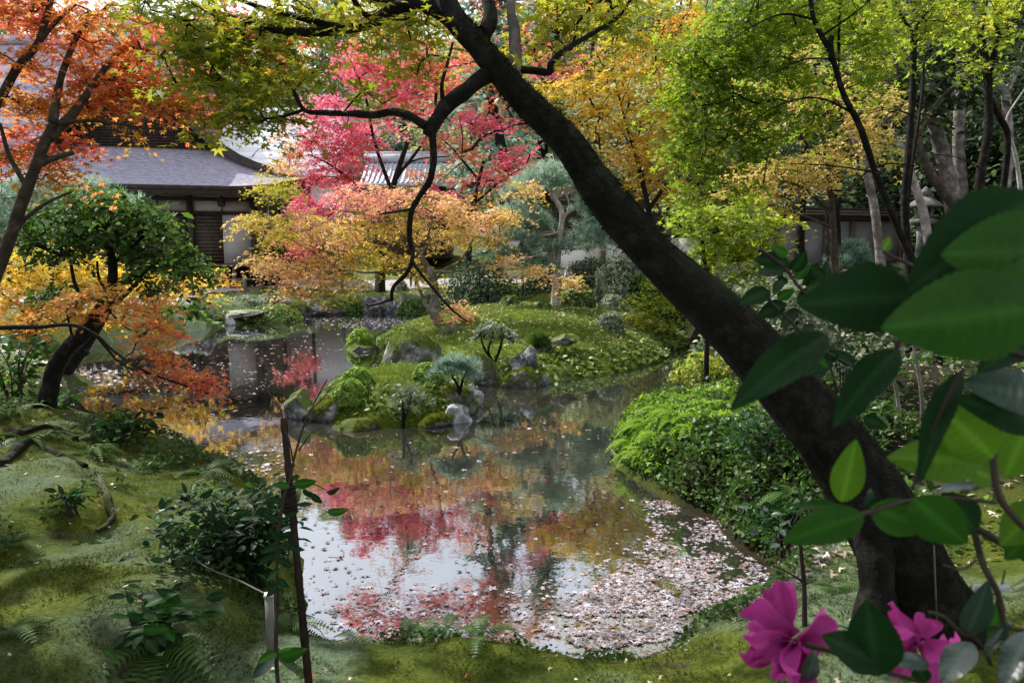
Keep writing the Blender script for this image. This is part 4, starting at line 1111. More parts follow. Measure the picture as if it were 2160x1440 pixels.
limbs = [
    ([(965, 50, 4.35), (915, 15, 4.4), (850, 12, 4.5), (790, 45, 4.6), (720, 62, 4.7), (650, 68, 4.75), (590, 65, 4.8), (545, 52, 4.9), (470, 30, 5.0)], .052, .012),
    ([(720, 62, 4.7), (640, 40, 4.8), (560, 20, 4.9), (480, -10, 5.0)], .025, .01),
    ([(850, 12, 4.5), (790, 0, 4.55), (735, -25, 4.6)], .03, .015),
    ([(790, 40, 4.6), (762, 25, 4.6), (745, 0, 4.6), (730, -30, 4.6)], .018, .01),
    ([(1035, 155, 4.2), (990, 185, 4.15), (945, 220, 4.1), (920, 255, 4.08), (903, 283, 4.05)], .046, .034),
    ([(900, 268, 4.05), (870, 248, 4.1), (830, 236, 4.15), (790, 243, 4.2), (740, 240, 4.3), (690, 238, 4.4), (645, 234, 4.5), (625, 205, 4.5), (620, 192, 4.5)], .024, .010),
    ([(640, 232, 4.5), (600, 245, 4.6), (560, 252, 4.7), (530, 268, 4.8)], .010, .005),
    ([(912, 280, 4.05), (914, 320, 4.03), (908, 375, 4.0), (885, 415, 4.0), (868, 445, 3.98), (864, 500, 3.95), (870, 545, 3.92), (855, 580, 3.9), (830, 605, 3.9), (826, 635, 3.9)], .020, .008),
    ([(868, 550, 3.92), (890, 580, 3.9), (915, 610, 3.85), (950, 650, 3.85), (985, 678, 3.8)], .009, .004),
    ([(866, 442, 3.98), (845, 445, 4.0), (800, 452, 4.05)], .007, .004),
    ([(826, 632, 3.9), (800, 640, 3.9), (780, 645, 3.9), (772, 640, 3.9)], .006, .003),
    ([(1085, 165, 4.2), (1087, 110, 4.2), (1085, 60, 4.25), (1078, 20, 4.3), (1075, -60, 4.35), (1060, -260, 4.5)], .034, .02),
    ([(1020, 70, 4.3), (1035, 45, 4.35), (1032, 10, 4.4), (1015, -60, 4.5), (1030, -250, 4.7)], .045, .02),
    ([(1080, 145, 4.2), (1130, 150, 4.2), (1158, 152, 4.2), (1165, 130, 4.2), (1200, 100, 4.25), (1260, 65, 4.4), (1300, 40, 4.5), (1330, 0, 4.6), (1360, -60, 4.7)], .022, .007),
    ([(938, 225, 4.1), (932, 180, 4.1), (945, 130, 4.15), (955, 90, 4.2)], .012, .006),
    ([(900, -200, 4.6), (700, -380, 5.2), (400, -560, 5.8)], .05, .02),
    ([(880, -300, 4.65), (1100, -600, 5.2), (1500, -800, 5.6)], .05, .02),
]
sp, srr = [], []
for i, (pl, r0, r1) in enumerate(limbs):
    pts = pxline(pl, 4); rr = np.linspace(r0, r1, len(pts)); m = MB(); m.tube(pts, rr, 10, .25, 5, 20 + i)
    obj('branch', m.mesh('branch', L0, True), M['bark_grey'] if i == 11 else M['bark_dark'], LM)
    q, r_ = smooth_line(pts, rr, 6); sp.append(q[2:]); srr.append(r_[2:])
sp, srr = np.concatenate(sp), np.concatenate(srr)
cl = []
def C_(*a): cl.append(pxclump(*a))
for a in [(470, 60, 5, 80, 55, .5, 900, .35), (560, 110, 5, 80, 50, .5, 700, .3), (430, 130, 5, 70, 55, .5, 700, .25), (380, 40, 5, 60, 50, .5, 500, .3), (630, 180, 4.6, 50, 22, .3, 220, .35), (520, 200, 5, 90, 45, .4, 700, .3),
          (560, 250, 4.8, 70, 30, .3, 420, .35), (470, 260, 5, 60, 25, .3, 260, .4), (640, 20, 4.8, 90, 30, .4, 500, .45), (760, 20, 4.6, 60, 30, .4, 350, .5), (700, 150, 4.5, 50, 20, .3, 80, .35), (840, 70, 4.5, 60, 25, .3, 260, .5),
          (900, 70, 4.5, 40, 35, .3, 260, .5), (800, 200, 4.4, 60, 20, .3, 110, .4), (900, 140, 4.3, 50, 30, .3, 160, .55), (870, 420, 4.1, 30, 25, .2, 60, .55), (1230, 60, 4.6, 90, 60, .4, 700, .45), (1180, 30, 4.6, 60, 40, .4, 400, .5),
          (1320, 20, 4.8, 60, 40, .4, 400, .4), (1150, 110, 4.4, 40, 25, .2, 120, .55), (690, 95, 4.9, 40, 15, .3, 50, .5), (420, 190, 5, 50, 30, .3, 250, .35), (560, 60, 5.2, 90, 50, .4, 500, .85)]:
    C_(*a, .14)
# the crown goes on above the frame and shades the near bank
for x, y, z, n in [(-3.5, 5.5, 6.2, 1500), (-1.5, 5.5, 6.5, 1500), (-2.5, 7.5, 7.0, 1500), (.5, 5, 6.8, 1400), (-4.6, 7.2, 6.6, 1500), (-.5, 7.3, 7.2, 1400), (1.8, 5.8, 6.8, 1300), (-5.8, 5.6, 7, 1400), (-3.2, 3.6, 6.0, 1300), (-1, 3.5, 6.2, 1200), (-4.5, 9.2, 7.6, 1300), (.9, 7.0, 7.4, 1000)]:
    cl.append((np.array([x, y, z]), (1.5, 1.5, .7), n, .35, .12))
cen, pos, nor, head, tint = spray_crown(cl, rng, 26, .22, .25, .3)
hi_ = pos[:, 2] > 5.7; lo_ = ~hi_; sz_ = .062 * rng.lognormal(-.04, .3, len(pos))
hi_ &= rng.random(len(pos)) < .75
obj('crown', leaf_mesh('crown', [leaves(pos[lo_], nor[lo_], head[lo_], sz_[lo_], tint[lo_], 'star5')] , L0), M['leaf_canopy'], LM, kind='stuff')
obj('crown', leaf_mesh('crown', [leaves(pos[hi_], nor[hi_], head[hi_], sz_[hi_] * 1.5, tint[hi_], 'dia')], L0), M['leaf_canopy'], LM, kind='stuff')
obj('twigs', twig_network(cen[cen[:, 2] < 5.5], sp, srr, rng, .002, .0016, max_n=520).mesh('twigs', L0, True), M['bark_dark'], LM, kind='stuff')

# 2. orange red maple at the left
D = 10.2
tree('maple_tree', 'tall orange red maple leaning in from the left border', 'tree',
     [(pxline([(-70, 745), (-30, 640), (15, 520), (45, 430), (80, 340), (100, 290), (112, 262)], D), .088, .062),
      (pxline([(100, 290), (150, 245), (190, 190), (225, 140), (262, 100)], D, 11), .075, .03), (pxline([(112, 262), (120, 200), (140, 130), (175, 60), (240, 5)], D, 11.2), .06, .02),
      (pxline([(80, 350), (110, 335), (155, 322)], D), .045, .03), (pxline([(-60, 300), (0, 210), (35, 145), (78, 95), (95, 45), (108, 0), (120, -80)], 10.6), .07, .035), (pxline([(78, 95), (120, 45), (160, 10)], 10.6), .04, .015),
      (pxline([(60, 400), (20, 330), (0, 260)], D), .04, .02), (pxline([(110, 262), (200, 255), (300, 270), (340, 272)], D, 11), .03, .01), (pxline([(15, 520), (45, 470), (95, 430), (150, 405)], D), .04, .015)],
     [pxclump(*a, .13) for a in [(60, 40, 11, 110, 55, .9, 1000, .65), (170, 60, 11, 90, 60, .9, 850, .55), (40, 140, 11, 80, 40, .8, 480, .55), (150, 145, 11, 90, 35, .8, 560, .5), (250, 60, 11, 70, 50, .8, 550, .35), (290, 130, 11, 70, 35, .7, 450, .55),
                                 (300, 195, 11, 80, 24, .5, 1000, .6), (355, 225, 11, 50, 20, .4, 600, .5), (220, 190, 11, 70, 26, .5, 600, .55), (100, 220, 11, 80, 24, .5, 600, .4), (40, 235, 11, 60, 24, .5, 500, .42), (180, 232, 11, 60, 16, .4, 260, .35),
                                 (140, 320, 11, 50, 28, .5, 420, .7), (20, 310, 11, 50, 40, .5, 500, .8), (60, 350, 11, 70, 30, .5, 450, .35), (265, 285, 11, 30, 8, .3, 70, .25), (330, 90, 11, 60, 40, .5, 500, .8), (20, 20, 11, 60, 60, .6, 600, .8),
                                 (130, 380, 11, 60, 20, .4, 260, .3), (380, 150, 11, 60, 30, .5, 350, .75), (430, 230, 11, 45, 30, .4, 250, .6), (560, 90, 11, 50, 30, .4, 260, .9), (480, 40, 11, 60, 30, .4, 250, .85)]]
     + [(np.array([x, y, z]), (1.8, 1.6, .9), 700, .5, .15) for x, y, z in [(-8.5, 10.5, 7.2), (-6.5, 11.5, 7.6), (-9.5, 12.5, 8), (-5.5, 10, 7.4)]],
     'star5', M['leaf_orange'], M['bark_brown'], 11, fine=1.7, size=.105, per=34, sr=.34, tilt=.35, droop=.35, max_tw=450, rmin=.004, rk=.003)

# 3. leaning small maple at the pond edge, left
D = 8.4
tree('maple_tree', 'small maple with a thick bent dark trunk at the left pond edge', 'tree',
     [(pxline([(80, 895), (100, 840), (112, 790), (135, 745), (175, 705), (205, 665), (225, 630)], D), .105, .07),
      (pxline([(-60, 705), (0, 692), (80, 690), (150, 685), (200, 705), (240, 740), (300, 780), (380, 810), (440, 830)], 8.0, 7.6), .028, .006), (pxline([(190, 690), (230, 740), (260, 770), (330, 795)], D, 8), .018, .006),
      (pxline([(155, 725), (148, 690), (140, 660)], D), .018, .01), (pxline([(215, 640), (265, 690), (290, 700)], D), .014, .006), (pxline([(175, 740), (178, 745), (185, 742)], 8.1), .04, .03),
      (pxline([(85, 880), (140, 872), (190, 885), (230, 893)], D, 8.2), .09, .03), (pxline([(75, 890), (40, 900), (0, 925), (-30, 950)], D, 7.6), .09, .05)],
     [pxclump(*a, .12) for a in [(215, 622, D, 65, 15, .35, 380, .28), (150, 640, D, 60, 14, .35, 260, .3), (262, 658, D, 85, 13, .35, 480, .36), (330, 650, D, 45, 12, .3, 180, .42), (290, 690, 8.1, 65, 10, .3, 260, .4), (340, 705, 8.1, 40, 10, .3, 170, .6), (60, 690, D, 60, 10, .4, 150, .25), (300, 745, 8, 55, 14, .25, 240, .45), (350, 770, 7.9, 55, 12, .2, 240, .5), (385, 800, 7.8, 45, 10, .15, 200, .62), (430, 825, 7.7, 35, 8, .12, 180, .75), (440, 800, 7.7, 22, 7, .1, 80, .7), (110, 668, 8.4, 60, 9, .3, 120, .3)]],
     'star5', M['leaf_orange'], M['bark_dark'], 12, fine=1.5, size=.07, per=30, sr=.2, tilt=.4, droop=.4, max_tw=160, rmin=.0025, rk=.002, sides=14)

# 4. dark evergreen camellia tree at the left
D = 15
tree('camellia_tree', 'dense dark green evergreen tree over the left pond bank', 'tree',
     [(np.concatenate([[np.array([-8.75, 14.75, .25])], pxline([(180, 725), (225, 650), (238, 590), (235, 540), (225, 480)], D)]), .13, .07), (pxline([(245, 640), (285, 600), (310, 570), (350, 545)], D), .05, .02), (pxline([(238, 630), (210, 590), (205, 550)], D), .04, .02), (pxline([(232, 640), (170, 620), (150, 560), (145, 500)], D), .05, .02), (pxline([(236, 560), (300, 500), (320, 460)], D), .04, .02)],
     [pxclump(*a, .22) for a in [(200, 430, D, 80, 30, .8, 1300, .6), (130, 470, D, 90, 40, .9, 1500, .5), (260, 460, D, 90, 45, .9, 1500, .55), (330, 480, D, 50, 35, .7, 900, .65), (200, 510, D, 120, 40, .9, 1500, .35), (330, 550, D, 80, 35, .7, 1000, .5), (410, 575, D, 45, 25, .5, 650, .7),
                                 (100, 540, D, 60, 30, .6, 500, .35), (300, 590, D, 50, 20, .5, 300, .3), (120, 625, D, 90, 16, .5, 420, .3), (80, 500, D, 40, 30, .5, 400, .45), (390, 530, D, 30, 20, .4, 260, .7), (370, 615, 14, 60, 14, .4, 240, .35), (410, 655, 13, 40, 16, .3, 260, .6), (330, 680, 13, 40, 14, .3, 200, .5)]],
     'oval', M['leaf_camellia'], M['bark_dark'], 13, size=.115, per=30, sr=.28, tilt=.5, droop=.2, max_tw=260, rmin=.005, rk=.003)

# 5. golden maple low at the left
D = 19
tree('maple_tree', 'low golden yellow maple behind the dark evergreen at the left', 'tree',
     [(pxline([(60, 745), (70, 690), (90, 640), (110, 590), (100, 540)], D), .12, .05), (pxline([(80, 660), (180, 620), (300, 610), (400, 600)], D), .05, .015), (pxline([(75, 680), (30, 640), (-20, 600)], D), .05, .02), (pxline([(90, 640), (200, 580), (250, 560)], D), .04, .02)],
     [pxclump(*a, .16) for a in [(60, 560, D, 70, 35, 1, 1100, .5), (20, 610, D, 60, 40, 1, 1000, .6), (140, 590, D, 80, 35, 1, 1100, .55), (220, 600, D, 80, 35, 1, 1200, .5), (320, 610, D, 70, 28, 1, 1000, .6), (400, 610, D, 45, 22, .8, 500, .65), (100, 650, D, 90, 25, 1, 900, .75), (30, 690, D, 50, 30, 1, 700, .7), (180, 680, D, 70, 18, .8, 420, .6), (300, 640, D, 60, 14, .8, 380, .8), (350, 590, D, 60, 20, .6, 300, .6), (450, 590, 18, 45, 10, .5, 160, .6), (150, 540, D, 60, 25, .8, 450, .45)]],
     'star5', M['leaf_yellow'], M['bark_brown'], 14, size=.135, per=34, sr=.4, tilt=.3, droop=.3, max_tw=160, rmin=.005, rk=.004)

# 6. grey pine at the far left
D = 24
tree('pine_tree', 'pale grey green pine between the left maple and temple eave', 'tree',
     [(pxline([(110, 690), (105, 600), (95, 500), (70, 430)], D), .16, .07), (pxline([(98, 520), (150, 450), (200, 420)], D), .06, .02), (pxline([(95, 500), (40, 440), (0, 420)], D), .06, .02)],
     [pxclump(*a, .2) for a in [(40, 400, D, 60, 22, .9, 420, .7), (110, 390, D, 60, 20, .9, 420, .8), (190, 400, D, 60, 22, .9, 420, .85), (240, 420, D, 40, 18, .7, 260, .8), (30, 450, D, 60, 22, .9, 420, .6), (60, 480, D, 70, 20, .9, 360, .5), (270, 440, D, 30, 16, .6, 160, .7), (140, 430, D, 60, 18, .8, 300, .7)]],
     'tuft', M['needle'], M['bark_grey'], 15, size=.2, per=24, sr=.4, up=True, max_tw=110, rmin=.008, rk=.005)

# 7. crimson maples in the centre
D = 34
tree('maple_tree', 'crimson and pink maple tree in the centre beyond the pond', 'tree',
     [(pxline([(800, 640), (805, 560), (815, 470), (830, 390), (860, 300)], D), .22, .10), (pxline([(815, 470), (760, 400), (700, 350), (660, 330)], D), .09, .03), (pxline([(825, 400), (790, 300), (770, 200), (740, 130)], D), .10, .03), (pxline([(840, 370), (900, 290), (930, 220)], D), .08, .03), (pxline([(830, 390), (870, 340), (950, 330)], D), .06, .02), (pxline([(812, 480), (700, 470), (640, 460)], D), .07, .02)],
     [pxclump(*a, .13) for a in [(740, 130, D, 50, 40, 1.2, 1300, .72), (800, 170, D, 60, 40, 1.3, 1300, .78), (700, 240, D, 60, 40, 1.2, 1500, .88), (770, 270, D, 70, 40, 1.5, 1500, .85), (680, 310, D, 50, 50, 1.2, 1400, .78), (740, 330, D, 60, 40, 1.2, 1300, .75), (700, 380, D, 60, 30, 1.2, 1200, .72),
                                 (880, 130, D, 60, 50, 1.3, 1300, .62), (870, 220, D, 60, 40, 1.3, 1000, .7), (950, 180, D, 60, 50, 1.3, 1100, .6), (620, 310, D, 40, 40, 1, 500, .2), (600, 350, D, 40, 18, 1, 300, .15), (640, 260, D, 40, 20, .8, 260, .25), (650, 440, D, 60, 30, 1, 1000, .8), (620, 520, D, 50, 30, 1, 700, .62), (720, 430, D, 60, 30, 1, 800, .9),
                                 (960, 130, D, 60, 50, 1.5, 700, .35), (830, 60, D, 60, 30, 1.2, 400, .3), (800, -60, D, 110, 60, 2, 1600, .7), (950, -60, D, 110, 60, 2, 1400, .55), (880, -170, D, 110, 60, 2, 1500, .65), (1040, -20, D, 70, 60, 1.5, 800, .5), (980, -140, D, 100, 60, 2, 900, .45), (770, -150, D, 80, 55, 2, 1300, .6), (730, -60, D, 50, 45, 1.5, 600, .5), (1080, -130, D, 90, 55, 2, 1100, .35), (900, -250, D, 110, 50, 2, 1300, .6), (1080, -230, D, 100, 50, 2, 1100, .5), (800, -230, D, 80, 45, 2, 900, .55), (1170, -60, D, 70, 60, 2, 800, .3)]],
     'star3', M['leaf_red'], M['bark_dark'], 16, fine=1.4, size=.22, per=40, sr=.6, tilt=.3, droop=.3, max_tw=220, rmin=.012, rk=.006)
tree('maple_tree', 'pink red maple in front of the dark cedar trunk right of centre', 'tree',
     [(pxline([(985, 620), (990, 520), (1000, 430), (1020, 340)], 33), .16, .06), (pxline([(1000, 430), (1060, 380), (1110, 350)], 33), .06, .02), (pxline([(1010, 380), (960, 320), (930, 290)], 33), .06, .02)],
     [pxclump(*a, .14) for a in [(1000, 250, 33, 50, 25, 1.2, 600, .85), (1060, 270, 33, 60, 25, 1.2, 700, .8), (1090, 340, 33, 55, 32, 1.2, 900, .72), (1030, 375, 33, 60, 18, 1, 600, .6), (940, 300, 33, 60, 25, 1, 500, .65), (970, 335, 33, 60, 25, 1, 500, .3), (900, 380, 33, 60, 22, 1, 400, .3), (1120, 90, 33, 60, 35, 1.2, 700, .8), (1190, 150, 33, 70, 25, 1.2, 700, .7), (1230, 130, 33, 50, 22, 1, 400, .5), (1060, 190, 33, 50, 40, 1, 450, .4), (940, 410, 33, 50, 18, 1, 400, .9), (1000, 420, 33, 50, 20, 1, 400, .35)]],
     'star3', M['leaf_red'], M['bark_dark'], 17, size=.2, per=40, sr=.55, tilt=.3, max_tw=150, rmin=.012, rk=.006)

# 8. peach maple on the island
D = 19.5
tree('maple_tree', 'peach and yellow spreading maple growing on the island edge', 'tree',
     [(pxline([(938, 708), (926, 685), (915, 655), (918, 620), (912, 590), (900, 562), (888, 538)], D), .16, .07), (pxline([(922, 680), (900, 645), (885, 610), (878, 590)], D), .06, .03), (pxline([(912, 600), (935, 570), (965, 555), (985, 530), (1000, 500)], D), .05, .02), (pxline([(905, 572), (960, 572), (1010, 562), (1060, 555), (1130, 575), (1200, 600)], D, 19), .03, .008), (pxline([(888, 540), (900, 520), (945, 505), (985, 490)], D), .045, .02),
      (pxline([(895, 555), (840, 570), (770, 575), (720, 570), (660, 590)], D), .04, .012), (pxline([(888, 540), (860, 500), (820, 470), (760, 450), (680, 440)], D), .05, .015), (pxline([(900, 520), (910, 470), (930, 430)], D), .04, .015), (pxline([(720, 570), (640, 520), (560, 480)], D), .03, .01)],
     [pxclump(*a, .13) for a in [(580, 400, D, 50, 22, .8, 900, .12), (545, 470, D, 55, 20, .8, 800, .35), (600, 500, D, 60, 20, .8, 900, .2), (560, 555, D, 50, 25, .8, 800, .55), (620, 580, D, 60, 25, .8, 1000, .62), (690, 560, D, 60, 28, .9, 1100, .6), (700, 500, D, 70, 30, .9, 1100, .62), (640, 470, D, 60, 25, .8, 700, .5), (620, 620, D, 60, 16, .7, 450, .6),
                                 (760, 480, D, 70, 30, .9, 1100, .45), (800, 430, D, 70, 25, .9, 1000, .75), (760, 410, D, 70, 22, .9, 800, .8), (850, 480, D, 60, 30, .9, 900, .4), (780, 540, D, 70, 22, .8, 900, .3), (850, 560, D, 60, 22, .8, 800, .3), (740, 595, D, 45, 18, .6, 500, .25), (880, 420, D, 60, 22, .8, 800, .7), (940, 440, D, 60, 25, .8, 900, .6), (1000, 470, D, 60, 25, .8, 900, .6), (950, 500, D, 60, 22, .8, 700, .5),
                                 (1060, 460, D, 50, 25, .7, 600, .5), (1020, 510, D, 50, 18, .6, 500, .45), (890, 600, D, 40, 14, .4, 220, .3), (1060, 555, 19.2, 50, 10, .3, 380, .55), (1120, 575, 19.1, 45, 9, .25, 330, .5), (1180, 600, 19, 40, 8, .2, 300, .5), (960, 650, D, 50, 14, .5, 420, .6), (980, 670, 19, 30, 10, .3, 200, .7), (1100, 400, D, 50, 25, .7, 400, .45), (700, 600, D, 40, 14, .5, 250, .6)]],
     'star3', M['leaf_peach'], M['bark_grey'], 18, fine=1.5, size=.125, per=36, sr=.36, tilt=.3, droop=.3, max_tw=380, rmin=.006, rk=.003)

D = 20.5
tree('maple_tree', 'yellow green low maple over the right end of the island', 'tree',
     [(pxline([(1425, 715), (1410, 680), (1400, 640), (1380, 600)], D), .05, .02), (pxline([(1408, 680), (1370, 660), (1340, 650)], D), .02, .008), (pxline([(1402, 650), (1430, 620), (1440, 590)], D), .02, .008)],
     [pxclump(*a, .14) for a in [(1375, 600, D, 40, 14, .5, 420, .62), (1350, 640, D, 40, 14, .5, 420, .7), (1400, 640, D, 45, 16, .5, 500, .6), (1370, 670, D, 50, 14, .5, 500, .65), (1340, 690, D, 36, 10, .4, 260, .75), (1420, 690, D, 40, 14, .5, 350, .6), (1400, 570, D, 40, 12, .4, 300, .6), (1320, 672, D, 26, 8, .3, 120, .95), (1430, 720, D, 40, 12, .4, 260, .6)]],
     'star3', M['leaf_green'], M['bark_brown'], 33, size=.115, per=34, sr=.3, tilt=.4, droop=.4, max_tw=90, rmin=.005, rk=.003)

# 9. island pine
D = 22.5
tree('pine_tree', 'tall blue green pine with pale bare trunk on the island', 'tree',
     [(pxline([(1168, 672), (1172, 610), (1176, 550), (1182, 495), (1186, 450), (1172, 420), (1160, 400)], D), .115, .06), (pxline([(1184, 470), (1200, 440), (1196, 415), (1178, 385), (1160, 370)], D), .04, .015), (pxline([(1180, 490), (1130, 498), (1100, 480)], D, 22), .035, .012), (pxline([(1178, 520), (1120, 535), (1060, 530)], D, 22), .035, .012), (pxline([(1180, 505), (1230, 490), (1270, 480)], D), .03, .01), (pxline([(1178, 525), (1215, 525), (1260, 515)], D, 22), .03, .01), (pxline([(1165, 405), (1120, 395), (1100, 400)], D), .025, .01), (pxline([(1185, 460), (1215, 440), (1240, 435)], D), .03, .01), (pxline([(1172, 560), (1140, 575), (1120, 590)], D), .018, .008)],
     [pxclump(*a, .2) for a in [(1140, 368, D, 45, 22, .6, 612, .75), (1185, 370, D, 45, 20, .6, 561, .75), (1100, 400, D, 35, 18, .6, 442, .7), (1090, 450, D, 50, 20, .7, 612, .6), (1140, 465, D, 40, 16, .6, 442, .5), (1080, 495, D, 60, 20, .7, 680, .6), (1060, 535, D, 60, 16, .7, 612, .55), (1130, 520, D, 50, 18, .6, 561, .5), (1240, 435, D, 40, 18, .6, 442, .6), (1250, 480, D, 50, 18, .6, 612, .65), (1225, 515, D, 50, 14, .6, 510, .6), (1280, 500, D, 30, 16, .5, 340, .6), (1130, 555, D, 50, 14, .6, 442, .45), (1040, 500, D, 40, 16, .6, 408, .6)]],
     'tuft', M['needle'], M['bark_white'], 19, size=.17, per=24, sr=.3, up=True, max_tw=170, rmin=.008, rk=.004)

# 10. yellow maples beyond the leaning trunk
D = 27
tree('maple_tree', 'golden yellow maple filling the middle right of the trunk', 'tree',
     [(pxline([(1390, 620), (1385, 540), (1370, 450), (1350, 360), (1330, 280)], D), .15, .06), (pxline([(1375, 470), (1300, 380), (1240, 330)], D), .07, .02), (pxline([(1370, 440), (1430, 350), (1460, 280)], D), .07, .02), (pxline([(1350, 360), (1320, 260), (1300, 180)], D), .06, .02), (pxline([(1380, 500), (1440, 430), (1490, 400)], D), .05, .02)],
     [pxclump(*a, .14) for a in [(1190, 195, D, 70, 30, 1.2, 1000, .55), (1260, 200, D, 70, 40, 1.2, 1200, .5), (1340, 170, D, 80, 50, 1.3, 1500, .55), (1400, 100, D, 80, 60, 1.3, 1600, .6), (1460, 60, D, 60, 60, 1.2, 1000, .75), (1290, 260, D, 70, 35, 1.2, 1100, .5), (1370, 260, D, 80, 40, 1.3, 1300, .5), (1320, 320, D, 70, 30, 1.2, 1000, .7), (1400, 330, D, 80, 35, 1.2, 1100, .55), (1230, 270, D, 50, 25, 1, 400, .6), (1440, 220, D, 70, 50, 1.2, 1100, .4), (1370, 390, D, 60, 30, 1, 700, .6), (1440, 410, D, 60, 30, 1, 700, .5), (1480, 330, D, 50, 35, 1, 600, .5), (1250, 140, D, 60, 35, 1, 600, .3), (1330, 90, D, 60, 40, 1, 700, .35),
                                 (1400, -40, D, 120, 60, 2, 1300, .5), (1270, -40, D, 100, 60, 2, 900, .4), (1330, -150, D, 130, 70, 2, 1200, .5)]],
     'star3', M['leaf_yellow'], M['bark_dark'], 20, size=.17, per=40, sr=.5, tilt=.3, max_tw=260, rmin=.009, rk=.005)

# 11. green maples at the right
D = 9.5
tree('maple_tree', 'slender fresh green maple with a thin dark leaning stem at upper right', 'tree',
     [(pxline([(1975, 640), (1930, 560), (1880, 450), (1845, 360), (1815, 270), (1780, 200), (1755, 120), (1725, 60), (1712, 20), (1705, -60)], D, 9), .05, .022), (pxline([(1800, 240), (1740, 210), (1680, 210), (1610, 240), (1560, 300)], D, 8.6), .016, .005), (pxline([(1770, 130), (1770, 60), (1775, -40)], D), .02, .012), (pxline([(1712, 40), (1650, 30), (1590, 55), (1530, 90)], 9, 8.6), .016, .005), (pxline([(1765, 125), (1700, 125), (1640, 150), (1590, 170)], 9.2, 8.6), .012, .004), (pxline([(1845, 355), (1880, 345), (1930, 350)], D), .012, .006), (pxline([(1850, 365), (1760, 350), (1660, 345)], D), .012, .004), (pxline([(1735, 75), (1800, 30), (1860, -20)], 9.1), .014, .006), (pxline([(1756, 130), (1752, 90), (1756, 76)], 9.1), .035, .028)],
     [pxclump(*a, .12) for a in [(1530, 60, D, 70, 50, .6, 1300, .42), (1620, 40, D, 80, 45, .6, 1500, .5), (1720, 40, D, 80, 50, .6, 1300, .55), (1810, 60, D, 70, 50, .6, 1000, .6), (1490, 130, D, 60, 45, .5, 1000, .38), (1580, 140, D, 80, 45, .6, 1500, .42), (1690, 160, D, 70, 35, .5, 800, .5), (1800, 160, D, 60, 40, .5, 600, .55), (1520, 220, D, 60, 40, .5, 1000, .4), (1600, 230, D, 60, 30, .5, 800, .4), (1470, 200, D, 50, 40, .5, 700, .35), (1500, 290, D, 60, 35, .5, 900, .42), (1570, 290, D, 50, 22, .4, 400, .35), (1850, 100, D, 50, 40, .5, 500, .6), (1680, 240, D, 60, 20, .4, 350, .45), (1450, 280, D, 40, 35, .5, 450, .35), (1740, -60, D, 200, 60, .8, 1500, .5), (1560, -60, D, 120, 60, .8, 1000, .45), (1600, 330, D, 60, 18, .4, 350, .4), (1480, 350, D, 50, 30, .4, 600, .42), (1450, 420, D, 40, 30, .4, 400, .45), (1430, 120, D, 50, 30, .4, 500, .45), (1420, 210, D, 50, 25, .4, 420, .45), (1420, 320, D, 40, 30, .4, 420, .42), (1540, 400, D, 70, 18, .4, 500, .5), (1650, 300, D, 70, 14, .4, 350, .45), (1720, 270, D, 50, 14, .4, 250, .5)]],
     'star5', M['leaf_green'], M['bark_dark'], 21, size=.075, per=36, sr=.26, tilt=.45, droop=.45, max_tw=380, rmin=.0025, rk=.0016)
D = 12
tree('maple_tree', 'green maple sapling with low foliage right of the leaning trunk', 'tree',
     [(pxline([(1492, 640), (1485, 540), (1473, 440), (1476, 330), (1482, 240)], D), .04, .014), (pxline([(1475, 420), (1450, 380), (1440, 350)], D), .012, .006), (pxline([(1480, 500), (1560, 480), (1640, 500)], D), .014, .005), (pxline([(1485, 540), (1540, 540), (1600, 560)], D), .012, .005)],
     [pxclump(*a, .13) for a in [(1460, 470, D, 50, 30, .5, 700, .55), (1520, 460, D, 60, 30, .5, 900, .6), (1580, 500, D, 70, 30, .5, 1000, .65), (1530, 530, D, 60, 28, .5, 900, .62), (1480, 520, D, 40, 30, .5, 500, .55), (1600, 550, D, 60, 22, .4, 500, .7), (1570, 440, D, 50, 20, .4, 400, .6), (1650, 470, D, 40, 20, .4, 300, .7), (1560, 590, D, 50, 20, .4, 350, .6)]],
     'star5', M['leaf_green'], M['bark_dark'], 22, size=.085, per=34, sr=.26, tilt=.4, droop=.4, max_tw=160, rmin=.003, rk=.002)
D = 16
tree('maple_tree', 'pale golden maple behind the green sprays on the right', 'tree',
     [(pxline([(1760, 650), (1760, 560), (1757, 470), (1750, 380), (1735, 280)], D), .10, .04), (pxline([(1757, 450), (1680, 390), (1600, 380)], D), .04, .012), (pxline([(1755, 430), (1830, 360), (1880, 300)], D), .04, .012), (pxline([(1745, 350), (1680, 270), (1640, 210)], D), .035, .012), (pxline([(1757, 480), (1650, 440), (1560, 430)], D), .03, .01)],
     [pxclump(*a, .2) for a in [(1580, 380, D, 60, 22, .7, 700, .7), (1660, 360, D, 70, 26, .8, 1100, .7), (1740, 340, D, 70, 30, .8, 1100, .65), (1810, 290, D, 60, 35, .8, 900, .6), (1860, 220, D, 60, 40, .8, 800, .55), (1760, 220, D, 70, 40, .8, 800, .6), (1670, 190, D, 70, 35, .8, 800, .6), (1680, 110, D, 60, 30, .7, 350, .6), (1640, 270, D, 60, 28, .7, 600, .3), (1560, 250, D, 60, 25, .7, 500, .5), (1720, 390, D, 60, 16, .6, 500, .65), (1620, 420, D, 60, 14, .6, 400, .75), (1540, 410, D, 50, 12, .5, 300, .8), (1650, 450, D, 40, 12, .5, 250, .5), (1870, 330, D, 40, 25, .6, 300, .3), (1590, 190, D, 60, 25, .7, 450, .5), (1840, 120, D, 70, 40, .8, 450, .3)]],
     'star3', M['leaf_gold'], M['bark_brown'], 23, size=.11, per=36, sr=.34, tilt=.35, max_tw=240, rmin=.004, rk=.0028)
D = 11
